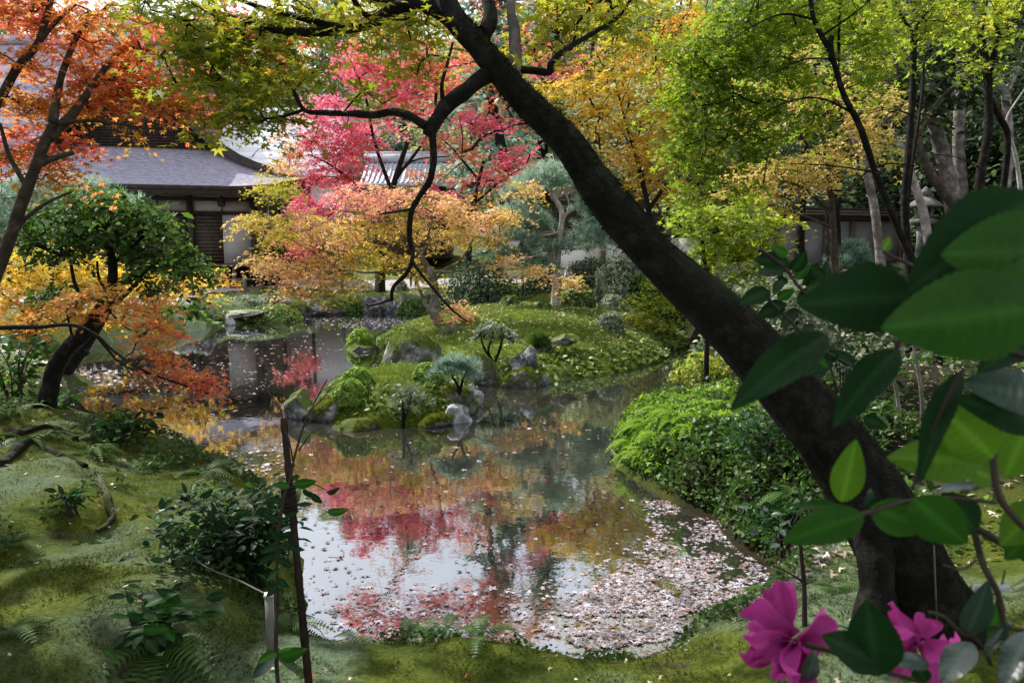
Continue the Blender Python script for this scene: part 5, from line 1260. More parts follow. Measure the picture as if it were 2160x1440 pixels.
tree('slim_tree', 'forked slim dark tree standing at the right before the wall', 'tree',
     [(pxline([(1922, 640), (1914, 520), (1908, 420), (1918, 300), (1926, 180), (1926, 70)], D), .065, .04), (pxline([(1926, 72), (1905, 40), (1880, -10), (1860, -60)], D), .03, .018), (pxline([(1927, 70), (1950, 30), (1975, -20), (2000, -60)], D), .028, .016), (pxline([(1912, 470), (1920, 380), (1945, 200), (1952, 120), (1985, 60)], D, 11.4), .03, .008), (pxline([(1915, 240), (1880, 230), (1830, 240)], D), .012, .005)],
     [pxclump(*a, .12) for a in [(1900, 20, D, 70, 40, .6, 700, .7), (1990, 40, D, 80, 40, .6, 700, .7), (2070, 20, D, 70, 30, .6, 400, .75), (1960, 80, D, 60, 30, .5, 350, .65), (1930, -60, D, 140, 50, .8, 900, .6)]],
     'star5', M['leaf_green'], M['bark_dark'], 24, size=.08, per=30, sr=.26, tilt=.4, droop=.4, max_tw=120, rmin=.003, rk=.002)
D = 13
tree('slim_tree', 'dark twin forked tree with crossing limbs near the right border', 'tree',
     [(pxline([(2072, 560), (2068, 470), (2065, 390), (2075, 330), (2085, 270), (2085, 200), (2080, 140), (2068, 60), (2078, 0), (2085, -60)], D), .085, .05), (pxline([(2085, 200), (2092, 140), (2105, 75), (2100, 40), (2115, 0), (2125, -60)], D, 12.8), .045, .03), (pxline([(2085, 200), (2110, 250), (2125, 290), (2118, 390), (2105, 480)], D, 13.4), .05, .06), (pxline([(2068, 355), (2050, 345), (2010, 330), (1960, 325)], D, 12.8), .014, .005), (pxline([(2078, 135), (2040, 132), (1990, 138), (1940, 160)], D), .014, .005), (pxline([(2060, 60), (2030, 40), (1990, 60)], D), .014, .005), (pxline([(2060, 125), (2000, 160), (1950, 210), (1925, 260)], D, 12.6), .012, .004)],
     [pxclump(*a, .15) for a in [(2040, 60, 13, 70, 25, .6, 400, .6), (2120, 90, 13, 60, 25, .6, 300, .5), (2000, 150, 13.2, 80, 25, .6, 350, .5), (2130, 20, 13, 60, 25, .6, 350, .6)]],
     'star5', M['leaf_green'], M['bark_dark'], 25, size=.085, per=30, sr=.28, tilt=.4, max_tw=100, rmin=.003, rk=.002)
tree('slim_tree', 'thin pale trunk curving up beside the right border', 'tree',
     [(pxline([(2158, 480), (2150, 380), (2140, 320), (2125, 280), (2110, 240)], 14), .05, .025), (pxline([(2125, 270), (2125, 245), (2150, 205), (2175, 170)], 14), .02, .012)],
     [pxclump(2150, 130, 14, 50, 30, .5, 200, .5, .15)], 'star5', M['leaf_forest'], M['bark_white'], 26, size=.1, per=30, sr=.3, max_tw=40)
for i, (ln, r0, r1, dd, mt, lab) in enumerate([
    ([(2025, 600), (2010, 430), (1990, 330), (1968, 250), (1955, 150)], .24, .15, 21, 'bark_grey', 'thick pale leaning trunk left of the dark twin forked tree'),
    ([(2045, 600), (2030, 420), (2022, 300), (2025, 200), (2030, 60)], .19, .14, 23, 'bark_grey', 'straight pale trunk behind the dark twin forked tree'),
    ([(2030, 470), (1985, 400), (1950, 340), (1935, 290)], .13, .08, 18, 'bark_brown', 'dark slanting trunk low between the pale trunks'),
    ([(1965, 560), (1950, 460), (1930, 390), (1905, 320)], .14, .09, 20, 'bark_white', 'whitish leaning trunk behind the stone lantern'),
    ([(1858, 560), (1848, 460), (1835, 390), (1820, 330)], .13, .09, 19, 'bark_grey', 'grey trunk rising before the wall right of the golden maple'),
    ([(1760, 620), (1757, 500), (1756, 430), (1755, 330), (1750, 200)], .20, .17, 21, 'bark_dark', 'straight dark reddish trunk standing in front of the right wall'),
    ([(1690, 600), (1688, 520), (1690, 450), (1700, 300)], .13, .10, 22, 'bark_dark', 'short looking dark trunk left of the right wall'),
    ([(2120, 520), (2118, 420), (2128, 320), (2122, 200)], .14, .10, 19, 'bark_grey', 'grey trunk with a bright left edge near the right border')]):
    cp = P(ln[-1][0], ln[-1][1], dd)
    tree('forest_tree', lab, 'tree', [(pxline(ln, dd), r0, r1), (np.array([cp, cp + [-.4, .3, 1.2], cp + [-.2, .4, 2.6]]), r1, .04), (np.array([cp, cp + [.6, .3, .9], cp + [1.5, .2, 1.6]]), r1 * .6, .03)],
         [(cp + np.array([dx, .4, dz]), (1.4, 1.2, .8), 420, .5 + .1 * (i % 3), .2) for dx, dz in ((0, 2.6), (1.4, 1.8), (-1.4, 1.6), (.2, 1.0))], 'dia', M['leaf_forest'], M[mt], 60 + i, size=.2, per=34, sr=.55, tilt=.35, max_tw=60, rmin=.008, rk=.005, sides=10, group='trunks on the right slope')

# 12. evergreen masses on the right slope, conifers and hill trees
def forest_proto(seed, mat, leaf, size, H, Wd, n, name, label, barkm=None, conifer=False):
    rng = np.random.default_rng(seed)
    lines = [(np.array([(0, 0, -.6), (.05 * H * rng.normal() * .3, 0, H * .3), (.03 * H * rng.normal(), .02 * H * rng.normal(), H * .6), (0, 0, H * .93)]), .022 * H, .006 * H)]
    cl = []
    if conifer:
        for k in range(16):
            t = .25 + .75 * k / 16; r = Wd * (1.05 - t) * rng.uniform(.8, 1.2); a = rng.uniform(0, 2 * PI)
            cl.append((np.array([math.cos(a) * r * .35, math.sin(a) * r * .35, H * t]), (r, r, H * .035), int(n / 16), rng.uniform(.3, .7), .2))
    else:
        for k in range(15):
            a = rng.uniform(0, 2 * PI); t = rng.uniform(.32, .95); r = Wd * .75 * math.sqrt(max(.1, 1 - ((t - .6) / .42) ** 2)) * rng.uniform(.3, 1)
            c = np.array([math.cos(a) * r, math.sin(a) * r, H * t])
            cl.append((c, (Wd * .42, Wd * .42, H * .09), int(n / 15), rng.uniform(.25, .75), .16))
            if k < 6: lines.append((np.array([(0, 0, H * (t * .55)), c * [.5, .5, 1] - [0, 0, H * .1], c]), .009 * H, .003 * H))
    return tree(name, label, 'tree', lines, cl, leaf, mat, barkm or M['bark_brown'], seed, size=size, per=40, sr=Wd * .22, tilt=.35, max_tw=70, rmin=.01, rk=.006, sides=7)
def copy_tree(o, loc, rz, s, label=None, group=None):
    r = o.copy(); COL.objects.link(r); r.location = loc; r.rotation_euler = (0, 0, rz); r.scale = (s, s, s)
    if label: r['label'] = label
    if group: r['group'] = group
    for c in [c for c in bpy.data.objects if c.parent == o]:
        k = c.copy(); COL.objects.link(k); k.parent = r
    return r
def place_set(proto, spots, group, labels):
    for i, (px, d, dz, s, rz) in enumerate(spots):
        x = (px - 1080) / F * d; loc = (x, d, gz(x, d) - dz)
        lab = labels[i]
        if i == 0:
            proto.location = loc; proto.rotation_euler = (0, 0, rz); proto.scale = (s, s, s); proto['group'] = group; proto['label'] = lab
        else: copy_tree(proto, loc, rz, s, lab, group)
pr = forest_proto(201, M['leaf_forest'], 'oval', .30, 10, 4.2, 7000, 'evergreen_tree', '')
place_set(pr, [(2060, 30, 1, .95, 0), (2180, 24, 2, .8, 1), (1930, 34, 1, 1, 2), (2250, 30, 2, 1.0, 3), (1800, 36, 2, .9, 4), (2000, 42, 2, 1.2, 5), (2140, 40, 2, 1.2, .5), (1840, 48, 2, 1.2, 1.5), (2330, 22, 2, .8, 2.2), (1690, 42, 2, 1, .7), (2110, 22, 4.5, .55, 2.5)], 'dark evergreens on the right slope',
          ['dark evergreen behind the pale trunks at upper right', 'dark evergreen at the right border above the camellia leaves', 'dark evergreen behind the forked slim tree', 'dark evergreen reaching in from beyond the right border', 'dark evergreen above the right wall', 'tall dark evergreen high on the right slope', 'tall dark evergreen at the top right corner', 'tall dark evergreen behind the golden maple crown', 'dark evergreen standing beyond the right border', 'dark evergreen behind the green sapling', 'low dark evergreen under the twin forked tree'])
for x_, y_, s_, lab_ in [(-7.5, -2.5, 1.0, 'unseen tree added for shade behind the viewpoint at the left'), (-2.5, -5, 1.05, 'unseen tree added for shade straight behind the viewpoint'), (3.8, -3.5, 1.0, 'unseen tree added for shade behind the viewpoint at the right'), (8.5, 1.5, .95, 'unseen tree added for shade beside the viewpoint beyond the right border'), (9.8, 8, 1.0, 'unseen tree added for shade on the slope beyond the right border'), (-10, 6.8, 1.42, 'tall unseen tree added for shade beyond the left border of the near bank'), (-8.5, 2.2, 1.1, 'lower unseen tree added for shade beside the viewpoint beyond the left border')]:  # out-of-view trees added only to shade the foreground
    copy_tree(pr, (x_, y_, gz(x_, y_) - .5), x_, s_, lab_, 'unseen trees added to shade the foreground')
pr = forest_proto(202, M['needle'], 'dia', .42, 20, 4.0, 6000, 'cedar_tree', '', M['bark_dark'], True)
place_set(pr, [(1046, 44, 1.5, 1.0, 0), (1560, 52, 2, 1.0, 1), (1150, 58, 2, 1.1, 2), (850, 66, 2, 1.1, 3), (720, 72, 2, 1.0, 4)], 'cedars beyond the garden',
          ['dark cedar whose trunk shows behind the pink maple', 'cedar behind the green sprays at the upper right', 'cedar behind the top of the leaning trunk', 'grey green cedar at the top centre', 'hazy cedar beyond the storehouse'])
pr = forest_proto(203, M['leaf_hill'], 'dia', .45, 13, 6, 7000, 'hill_tree', '')
place_set(pr, [(600, 74, 1, 1.0, 0), (470, 78, 1, 1.1, 1), (700, 86, 1, 1.2, 2), (340, 84, 1, 1.2, 3), (900, 72, 1, 1.2, 4), (1080, 78, 1, 1.2, 5), (200, 92, 1, 1.2, 2.5), (1250, 62, 1, 1.15, 1.2), (1420, 58, 1, 1.1, 3.3), (1580, 62, 1, 1.2, 4.4), (40, 88, 1, 1.2, .3), (-120, 70, 1, 1.2, 5.3), (1720, 58, 1, 1.1, .8), (560, 100, 1, 1.3, 1.7), (820, 104, 1, 1.4, 2.9), (1000, 56, 1, .9, 2.1), (1350, 46, 1, .8, .9)], 'pale trees on the hill',
          ['pale hillside tree above the glaring roof', 'pale hillside tree right of the roof ridge', 'pale hillside tree left of the crimson crown', 'pale hillside tree behind the lattice gable', 'yellowish hill tree behind the crimson crown', 'yellowish hill tree behind the upper leaning trunk', 'pale hillside tree above the left hall roof', 'hill tree behind the golden maple left side', 'hill tree behind the golden maple crown', 'hill tree behind the fresh green sprays', 'pale hillside tree at the upper left', 'pale hillside tree beyond the left border', 'hill tree behind the pale golden maple', 'distant pale hillside tree at the skyline left of centre', 'distant pale hillside tree at the skyline centre', 'low hill tree behind the pink maple', 'low hill tree behind the island pine wall'])

# ------------------------------------------------------------------ people
def person(label, joints, edges, radii, head, hr, mats, loc):
    o = thing('person', label, 'person', loc)
    me = bpy.data.meshes.new('body'); me.from_pydata([tuple(j) for j in joints], edges, []); me.materials.append(mats)
    b = bpy.data.objects.new('body', me); COL.objects.link(b); b.parent = o
    md = b.modifiers.new('skin', 'SKIN'); sv = me.skin_vertices[0].data
    for i, r in enumerate(radii): sv[i].radius = (r, r)
    sv[0].use_root = True
    b.modifiers.new('sub', 'SUBSURF').levels = 1
    V, T = ico(2)
    h = obj('head', make_mesh('head', V * [hr * .8, hr * .92, hr * 1.1] + np.array(head), [T], None, True), M['skin'], o)
    Vh = V.copy(); Vh = Vh[:, :] * [hr * .9, hr * 1.0, hr * 1.12]; keep = (V[:, 2] > .1) | (V[:, 1] > .25)
    Th = T[keep[T].all(1)]
    hh = obj('hair', make_mesh('hair', Vh + np.array(head) + [0, .01, .015], [Th], None, True), M['hair'], o)
    return o
px = P(872, 618, 36.2)
person('person in black standing on the far path under the yellow sprays',
       [(0, 0, .92), (0, 0, 1.15), (0, 0, 1.42), (0, 0, 1.52), (-.2, 0, 1.4), (-.26, .02, 1.13), (-.25, -.06, .88), (.2, 0, 1.4), (.26, .02, 1.13), (.25, -.06, .88), (-.1, 0, .86), (-.11, -.02, .48), (-.11, .02, .08), (-.11, -.14, .04), (.1, 0, .86), (.11, -.02, .48), (.11, .02, .08), (.11, -.14, .04)],
       [(0, 1), (1, 2), (2, 3), (2, 4), (4, 5), (5, 6), (2, 7), (7, 8), (8, 9), (0, 10), (10, 11), (11, 12), (12, 13), (0, 14), (14, 15), (15, 16), (16, 17)],
       [.15, .15, .16, .06, .075, .055, .04, .075, .055, .04, .1, .07, .05, .04, .1, .07, .05, .04], (0, -.02, 1.64), .115, M['cloth_black'], (px[0], px[1], gz(px[0], px[1]) + .05))
px = P(547, 556, 36.6)
person('person in black seated on the temple veranda by the corner post',
       [(0, 0, .1), (0, .02, .35), (0, 0, .6), (0, 0, .7), (-.2, 0, .57), (-.26, -.08, .32), (-.12, -.28, .22), (.2, 0, .57), (.26, -.08, .32), (.12, -.28, .22), (-.1, -.05, .1), (-.14, -.45, .12), (-.14, -.5, -.3), (-.14, -.62, -.34), (.1, -.05, .1), (.14, -.45, .12), (.14, -.5, -.3), (.14, -.62, -.34)],
       [(0, 1), (1, 2), (2, 3), (2, 4), (4, 5), (5, 6), (2, 7), (7, 8), (8, 9), (0, 10), (10, 11), (11, 12), (12, 13), (0, 14), (14, 15), (15, 16), (16, 17)],
       [.15, .15, .16, .06, .075, .055, .04, .075, .055, .04, .1, .07, .05, .04, .1, .07, .05, .04], (0, -.03, .84), .12, M['cloth_black'], (px[0], px[1] - .1, 1.88))

# ------------------------------------------------------------------ ground cover, litter, floating leaves
def cover(name, label, pts, kind, size, mat, seed, t0=.5, tv=.22, up=.35, cat='ground cover'):
    rng = np.random.default_rng(seed); n = len(pts)
    nor = nrm(np.array([0, 0, 1.]) + rng.normal(size=(n, 3)) * up); head = rng.normal(size=(n, 3))
    tn = np.clip(t0 + rng.normal(size=n) * tv, 0, 1)
    me = leaf_mesh(name, [leaves(pts, nor, head, size * rng.uniform(.6, 1.4, n), tn, kind)], (0, 0, 0))
    return obj(name, me, mat, kind='stuff', label=label[:200], cat=cat)
def gpts(n, rng, x0, x1, y0, y1, lo=.06, lift=0., test=None):
    x = rng.uniform(x0, x1, n); y = rng.uniform(y0, y1, n)
    z = ground_z(x, y); k = z > lo
    if test is not None: k &= test(x, y)
    return np.stack([x, y, z + lift], -1)[k]
rng = np.random.default_rng(77)
near = np.concatenate([gpts(32000, rng, -3.4, 2.6, 2.9, 5.0), gpts(32000, rng, -6.5, -1.2, 4.0, 10.3, test=lambda x, y: x > -.72 * y)])
cover('moss', 'cushions of olive green moss over the near bank', near, 'blades', .019, M['moss_tuft'], 1, tv=.25, up=.6)
far = gpts(14000, rng, -12, 0, 25, 36, .15)
cover('grass', 'short green grass on the far lawn', far, 'blades', .09, M['grass'], 2, up=.4)
x, y, z = MAIN.sample(24000, rng); cover('grass', 'short sunlit grass over the main island', np.stack([x, y, z], -1), 'blades', .085, M['grass'], 3, t0=.5, up=.5)
x, y, z = SMALL.sample(14000, rng); cover('grass', 'mossy grass over the small islet', np.stack([x, y, z], -1), 'blades', .065, M['grass'], 4, t0=.5, up=.7)
x, y, z = MAIN.sample(2600, rng, .0, .97); cover('fallen_leaves', 'pale dry leaves scattered over the main island turf', np.stack([x, y, z + .05], -1), 'star3', .08, M['litter'], 5, t0=.5, up=.35)
x, y, z = MAIN.sample(2600, rng, .86, 1.02); cover('undergrowth', 'shaggy plants hanging over the island shore', np.stack([x, y, np.maximum(z, .02) + .05], -1), 'oval', .16, M['clip'], 6, up=.8)
x, y, z = SMALL.sample(1000, rng, .6, .98); z = z + rng.random(len(z)) * .1; cover('undergrowth', 'shaggy plants round the islet shore', np.stack([x, y, np.maximum(z, .02) + .04], -1), 'oval', .11, M['clip'], 7, up=.8)
pts = gpts(30000, rng, 1.2, 3.0, 6.4, 11.0, .03, .03, lambda x, y: poly_sd(x, y, POND) < .7)[:4200]
pts[:, 2] += rng.random(len(pts)) * .10
cover('undergrowth', 'shaded leafy plants hanging on the right bank face', pts, 'oval', .07, M['leaf_camellia'], 48, t0=.45, up=1.2)
pts = gpts(30000, rng, -6.5, -1.7, 4.6, 9.8, .05, .02, lambda x, y: x > -.72 * y)
kk = np.array([mnoise.fractal(Vector((q[0] * 1.3, q[1] * 1.3, 12)), 1, 2, 3) for q in pts]) - .35 * np.clip(poly_sd(pts[:, 0], pts[:, 1], POND) - .3, 0, 1) > .06
pts = pts[kk][:5000]; pts[:, 2] += rng.random(len(pts)) * .10
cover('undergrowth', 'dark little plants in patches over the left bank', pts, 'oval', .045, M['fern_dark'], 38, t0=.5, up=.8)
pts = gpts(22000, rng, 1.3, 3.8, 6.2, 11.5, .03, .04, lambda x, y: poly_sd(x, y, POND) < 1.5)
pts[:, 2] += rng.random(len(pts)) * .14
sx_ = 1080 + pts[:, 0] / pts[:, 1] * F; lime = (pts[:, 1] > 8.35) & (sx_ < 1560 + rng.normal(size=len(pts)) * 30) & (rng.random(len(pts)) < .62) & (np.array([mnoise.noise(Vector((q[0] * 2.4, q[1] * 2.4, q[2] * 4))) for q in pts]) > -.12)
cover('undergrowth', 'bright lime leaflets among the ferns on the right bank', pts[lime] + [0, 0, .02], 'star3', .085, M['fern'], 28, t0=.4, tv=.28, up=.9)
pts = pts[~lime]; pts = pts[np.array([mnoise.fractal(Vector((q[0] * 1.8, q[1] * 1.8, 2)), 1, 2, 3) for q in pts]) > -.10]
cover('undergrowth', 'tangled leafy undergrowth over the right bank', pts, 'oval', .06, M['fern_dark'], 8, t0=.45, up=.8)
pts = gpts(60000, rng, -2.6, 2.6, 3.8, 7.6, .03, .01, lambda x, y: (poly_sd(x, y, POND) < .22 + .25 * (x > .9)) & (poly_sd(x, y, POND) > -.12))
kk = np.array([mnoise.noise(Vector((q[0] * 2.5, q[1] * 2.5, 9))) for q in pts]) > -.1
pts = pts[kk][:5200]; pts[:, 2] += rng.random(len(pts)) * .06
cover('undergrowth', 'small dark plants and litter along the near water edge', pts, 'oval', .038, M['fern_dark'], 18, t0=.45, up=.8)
pts = gpts(9000, rng, .8, 2.7, 4.2, 7.4, .02, .006, lambda x, y: (poly_sd(x, y, POND) < .55) & (poly_sd(x, y, POND) > -.1))
cover('fallen_leaves', 'brown and pale leaves washed onto the muddy near shore', pts[:1500], 'star3', .05, M['floating'], 19, t0=.25, up=.3)
pts = gpts(8500, rng, 2.0, 9, 4.8, 16, .3, .05, lambda x, y: x < .8 * y)
pts[:, 2] += rng.random(len(pts)) * .10
cover('undergrowth', 'dark ivy and seedlings under the trees at the right', pts, 'oval', .075, M['leaf_camellia'], 9, t0=.4, up=.7)
pts = gpts(5200, rng, 3.5, 9, 10, 24, .3, .1); pts[:, 2] += rng.random(len(pts)) * .25
cover('undergrowth', 'pale leafy low growth on the slope beyond the leaning trunk', pts, 'oval', .12, M['greygreen'], 10, t0=.5, up=.7)
pts = gpts(9000, rng, -6, 5, 2.8, 10, .05, .010); pts = pts[rng.random(len(pts)) < .13]
cover('fallen_leaves', 'few pale fallen leaves scattered on the moss bank', pts, 'star5', .034, M['litter'], 11, t0=.45, tv=.3, up=.5)
pts = gpts(2600, rng, -6, 3, 2.8, 10, .05, .004); mt_ = MB()
for q in pts[:420]:
    a_ = rng.uniform(0, 6.28); l_ = rng.uniform(.02, .09); dv = np.array([math.cos(a_), math.sin(a_), .1 * rng.normal()]) * l_
    mt_.tube([q - dv, q + [0, 0, .004], q + dv], [.0015, .002, .001], 4, cap=False)
obj('twig_litter', mt_.mesh('twig_litter'), M['bark_brown'], kind='stuff', label='little broken twigs lying on the moss bank', cat='twigs')
pts = gpts(1500, rng, -14, -8, 13, 18, .05, .015); cover('fallen_leaves', 'pale leaves covering the spit under the dark evergreen', pts, 'star3', .08, M['litter'], 58, t0=.65, up=.3)
pts = gpts(2200, rng, 2.0, 7, 4.6, 12, .2, .012); cover('fallen_leaves', 'brown leaf litter under the leaning trunk', pts, 'star3', .06, M['litter'], 12, t0=.25, up=.4)
pts = gpts(3000, rng, -12, -2, 24, 36, .3, .02); pts = pts[:1400]; cover('fallen_leaves', 'pale leaves on the far bank', pts, 'star3', .11, M['litter'], 13, t0=.6, up=.4)

def inpoly(px, py, poly):
    return poly_sd(px, py, np.array(poly, float)) < 0
def water_spots(poly, n, rng):
    poly = np.array(poly, float); lo, hi = poly.min(0), poly.max(0)
    x = rng.uniform(lo[0], hi[0], n * 3); y = rng.uniform(lo[1], hi[1], n * 3)
    k = inpoly(x, y, poly); x, y = x[k][:n], y[k][:n]
    q = np.array([G(a, b, .006) for a, b in zip(x, y)])
    k = poly_sd(q[:, 0], q[:, 1], POND) < -.02
    for I in (MAIN, SMALL): k &= I.z(q[:, 0], q[:, 1]) < -.02
    return q[k]
rng = np.random.default_rng(5)
W1 = water_spots([(1350, 1050), (1440, 1060), (1520, 1090), (1640, 1180), (1660, 1240), (1520, 1300), (1400, 1350), (1250, 1370), (1130, 1330), (1230, 1250), (1320, 1190), (1370, 1120)], 6500, rng)
W2 = water_spots([(700, 1290), (860, 1230), (1100, 1240), (1250, 1200), (1340, 1140), (1300, 1300), (1200, 1350), (900, 1345), (700, 1330)], 380, rng)
W3 = water_spots([(600, 950), (1300, 900), (1400, 1060), (1300, 1220), (700, 1250), (590, 1100)], 130, rng)
W4 = water_spots([(150, 780), (330, 720), (640, 680), (800, 680), (780, 760), (600, 800), (450, 900), (180, 850)], 900, rng)
W5 = water_spots([(0, 765), (240, 765), (260, 810), (0, 835)], 900, rng)
W6 = water_spots([(640, 672), (930, 668), (930, 690), (720, 692)], 700, rng)
W7 = water_spots([(640, 920), (1000, 900), (1400, 860), (1400, 960), (1000, 960), (650, 940)], 60, rng)
W8 = water_spots([(600, 1180), (720, 1120), (800, 1260), (900, 1330), (600, 1330)], 110, rng)
W9 = water_spots([(470, 960), (600, 930), (640, 1010), (560, 1060)], 160, rng)
gap = np.array([mnoise.fractal(Vector((q[0] * 2.2, q[1] * 2.2, 4)), 1, 2, 4) for q in W1])
edge_ = poly_sd(W1[:, 0], W1[:, 1], POND)
W1 = W1[(gap > -.06 + .16 * rng.normal(size=len(W1))) & (rng.random(len(W1)) < np.clip(.35 - edge_ * 1.6, .3, 1))]
allw = np.concatenate([W1, W2, W3, W4, W5, W6, W7, W8, W9]); allw[:, 2] += rng.random(len(allw)) * .006
n = len(allw)
dist = allw[:, 1]
order = np.argsort(dist + rng.random(n) * 3)
single, mass = order[:300], order[300:]
szs = np.where(dist < 9, .042, np.where(dist < 15, .055, .065)) * rng.lognormal(0, .32, n)
nor = nrm(np.array([0, 0, 1.]) + rng.normal(size=(n, 3)) * .13); head = rng.normal(size=(n, 3)); tn = np.clip(.5 + rng.normal(size=n) * .27, 0, .985)
k = mass
obj('fallen_leaves', leaf_mesh('fallen_leaves', [leaves(allw[k], nor[k], head[k], szs[k], tn[k], 'star5')], (0, 0, 0)), M['floating'], kind='stuff', label='drift of pale fallen leaves floating on the pond', cat='leaves')
singles = []
for i in range(8):
    singles.append(leaf_mesh('fallen_leaf', [leaves(np.zeros((1, 3)), np.array([[.1 * math.sin(i), .1 * math.cos(i), 1.]]), np.array([[1., 0, 0]]), np.array([.052]), np.array([.1 + .11 * i]), 'star5')], (0, 0, 0)))
    singles[-1].materials.append(M['floating'])
for c, i in enumerate(single):
    o = bpy.data.objects.new('fallen_leaf', singles[c % 8]); COL.objects.link(o); o.location = allw[i]; o.rotation_euler = (0, 0, rng.uniform(0, 6.28)); s = rng.uniform(.7, 1.3); o.scale = (s, s, s)
    o['label'] = 'single pale maple leaf floating near the close shore of the pond'; o['category'] = 'leaf'; o['group'] = 'fallen leaves floating on the pond'

# ------------------------------------------------------------------ near bank: stake, sapling, post, twine, bush, roots
def broad_leaf(W=.42, n=7, fold=.16, curl=.22, wave=0.0):
    """one broad leaf along +X (length 1): outline, midrib fold, curl; many rows add side veins and toothed edges"""
    V, Q = [], []
    fine = n >= 12
    ks = [-1, -.78, -.55, -.28, 0, .28, .55, .78, 1] if fine else [-1, -.5, 0, .5, 1]
    m_ = len(ks)
    for i in range(n + 1):
        t = i / n; w_ = W * (math.sin(PI * t ** .85) ** .75) * (1 - .18 * t) if 0 < i < n else .004
        z = curl * (t - t * t * 1.6)
        for k in ks:
            kk = k * (1 + (.028 * ((i % 2) * 2 - 1) if fine and abs(k) == 1 else 0))
            ve = .012 * math.cos((t * 9 - abs(k) * 1.6) * 2 * PI) * (1 - abs(k)) * 2 * min(1, abs(k) * 3) if fine else 0
            V.append((t, w_ * kk, z + fold * w_ * (abs(k) ** 1.3) + ve * w_ * 2 + (wave + (.05 if fine else 0)) * math.sin(t * 9 + k * 2) * abs(k) * w_))
    for i in range(n):
        for j in range(m_ - 1):
            a = i * m_ + j; Q.append([a, a + 1, a + m_ + 1, a + m_])
    return np.array(V), np.array(Q)
def leaf_between(a, b, wid, roll, W=.42, fold=.16, curl=.22, facing=None, wave=0.0, n=7):
    """leaf from its stalk end a to its tip b, blade wid wide; roll turns it about its axis away from facing the lens"""
    V, Q = broad_leaf(.5, n, fold, curl, wave)
    a, b = np.asarray(a, float), np.asarray(b, float)
    e1 = b - a; Ln = np.linalg.norm(e1); e1 = e1 / Ln
    f = CAM - (a + b) / 2 if facing is None else np.asarray(facing, float)
    e3 = nrm(f - e1 * np.dot(f, e1)); e2 = np.cross(e3, e1)
    c, s = math.cos(roll), math.sin(roll)
    e2, e3 = e2 * c + e3 * s, e3 * c - e2 * s
    return a + V[:, :1] * Ln * e1 + V[:, 1:2] * wid * e2 + V[:, 2:3] * Ln * .5 * e3, Q

def near_leaf_mat(name, col, trans, gloss_r=.3, spec=.5, vein=True, tcol=None):
    m, nt, out = new_mat(name)
    p = N(nt, 'ShaderNodeBsdfPrincipled'); p.inputs['Roughness'].default_value = gloss_r; p.inputs['Specular IOR Level'].default_value = spec
    c = mixc(nt, noise(nt, 60, 4, .6), tuple(x * .75 for x in col), tuple(min(1, x * 1.25) for x in col))
    at = N(nt, 'ShaderNodeAttribute', attribute_name='tint')
    c = mixc(nt, at.outputs['Fac'], c, tuple(min(1, x * 1.9 + .01) for x in col))
    t = N(nt, 'ShaderNodeBsdfTranslucent')
    nt.links.new(c, p.inputs['Base Color'])
    if tcol: t.inputs[0].default_value = (*tcol, 1)
    else: nt.links.new(c, t.inputs[0])
    b = N(nt, 'ShaderNodeBump'); b.inputs['Strength'].default_value = .15; b.inputs['Distance'].default_value = .002
    nt.links.new(noise(nt, 220, 3), b.inputs['Height']); nt.links.new(b.outputs[0], p.inputs['Normal'])
    mx = N(nt, 'ShaderNodeMixShader'); mx.inputs[0].default_value = trans
    nt.links.new(p.outputs[0], mx.inputs[1]); nt.links.new(t.outputs[0], mx.inputs[2]); nt.links.new(mx.outputs[0], out.inputs[0])
    return m
M['cam_dark'] = near_leaf_mat('dark camellia leaf', (.009, .036, .008), .35, .5, .10)
M['cam_mid'] = near_leaf_mat('camellia leaf', (.028, .105, .010), .55, .35, .15)
M['cam_bright'] = near_leaf_mat('backlit camellia leaf', (.09, .21, .014), .6, .35, .2)  # backlight through the leaf is put into the brighter green
M['cam_silver'] = near_leaf_mat('glossy camellia leaf', (.025, .05, .032), .1, .25, .7)
M['petal'] = near_leaf_mat('pink camellia petal', (.40, .040, .235), .25, .6, .2)
M['stamen'] = solid('yellow stamen', (.6, .42, .05), .6)
def leaf_obj(name, V, Q, mat, parent, mid=True):
    m_ = 9 if len(V) > 100 else 5
    n = len(V) // m_
    t = np.zeros((n, m_)); t[:, m_ // 2] = .6
    if m_ == 9:
        for i in range(n):
            for j in range(9):
                k = abs(j - 4) / 4
                if j != 4: t[i, j] = .22 * max(0, math.cos((i / (n - 1) * 9 - k * 1.6) * 2 * PI)) * (1 - k * .5)
    return obj(name, make_mesh(name, V - base(parent), [Q], t.ravel(), True), mat, parent)

# dark bamboo stake
a, b = P(655, 1480, 3.05), P(598, 882, 3.2)
a = a + (a - b) * .16
o = thing('bamboo_stake', 'dark bamboo stake leaning upright at the near left bank', 'stake', a); L = base(o)
m = MB(); pts = np.array([a + (b - a) * t for t in np.linspace(0, 1, 40)]); rr = np.linspace(.0185, .0135, 40)
for k in (6, 13, 20, 27, 33, 38): rr[k] *= 1.18
m.tube(pts, rr, 12); obj('pole', m.mesh('pole', L, True), M['bamboo'], o)
q = a + (b - a) * .755
m = MB()
for k in range(9):
    c = q + (b - a) / np.linalg.norm(b - a) * (k - 4) * .012
    th = np.linspace(0, 2 * PI, 13)
    m.tube([c + np.array([math.cos(x) * .026, math.sin(x) * .03, .006 * math.sin(x + k)]) - [.008, 0, 0] for x in th], [.007] * 13, 5, .2, None, k)
for k in range(7): m.tube([q + [-.01, -.02, 0], q + np.array([rng.normal() * .03, -.03, rng.normal() * .03]), q + np.array([rng.normal() * .05, -.02, -.05 + rng.normal() * .03])], [.003, .002, .001], 4)
obj('rope_knot', m.mesh('rope_knot', L, True), M['rope_black'], o)
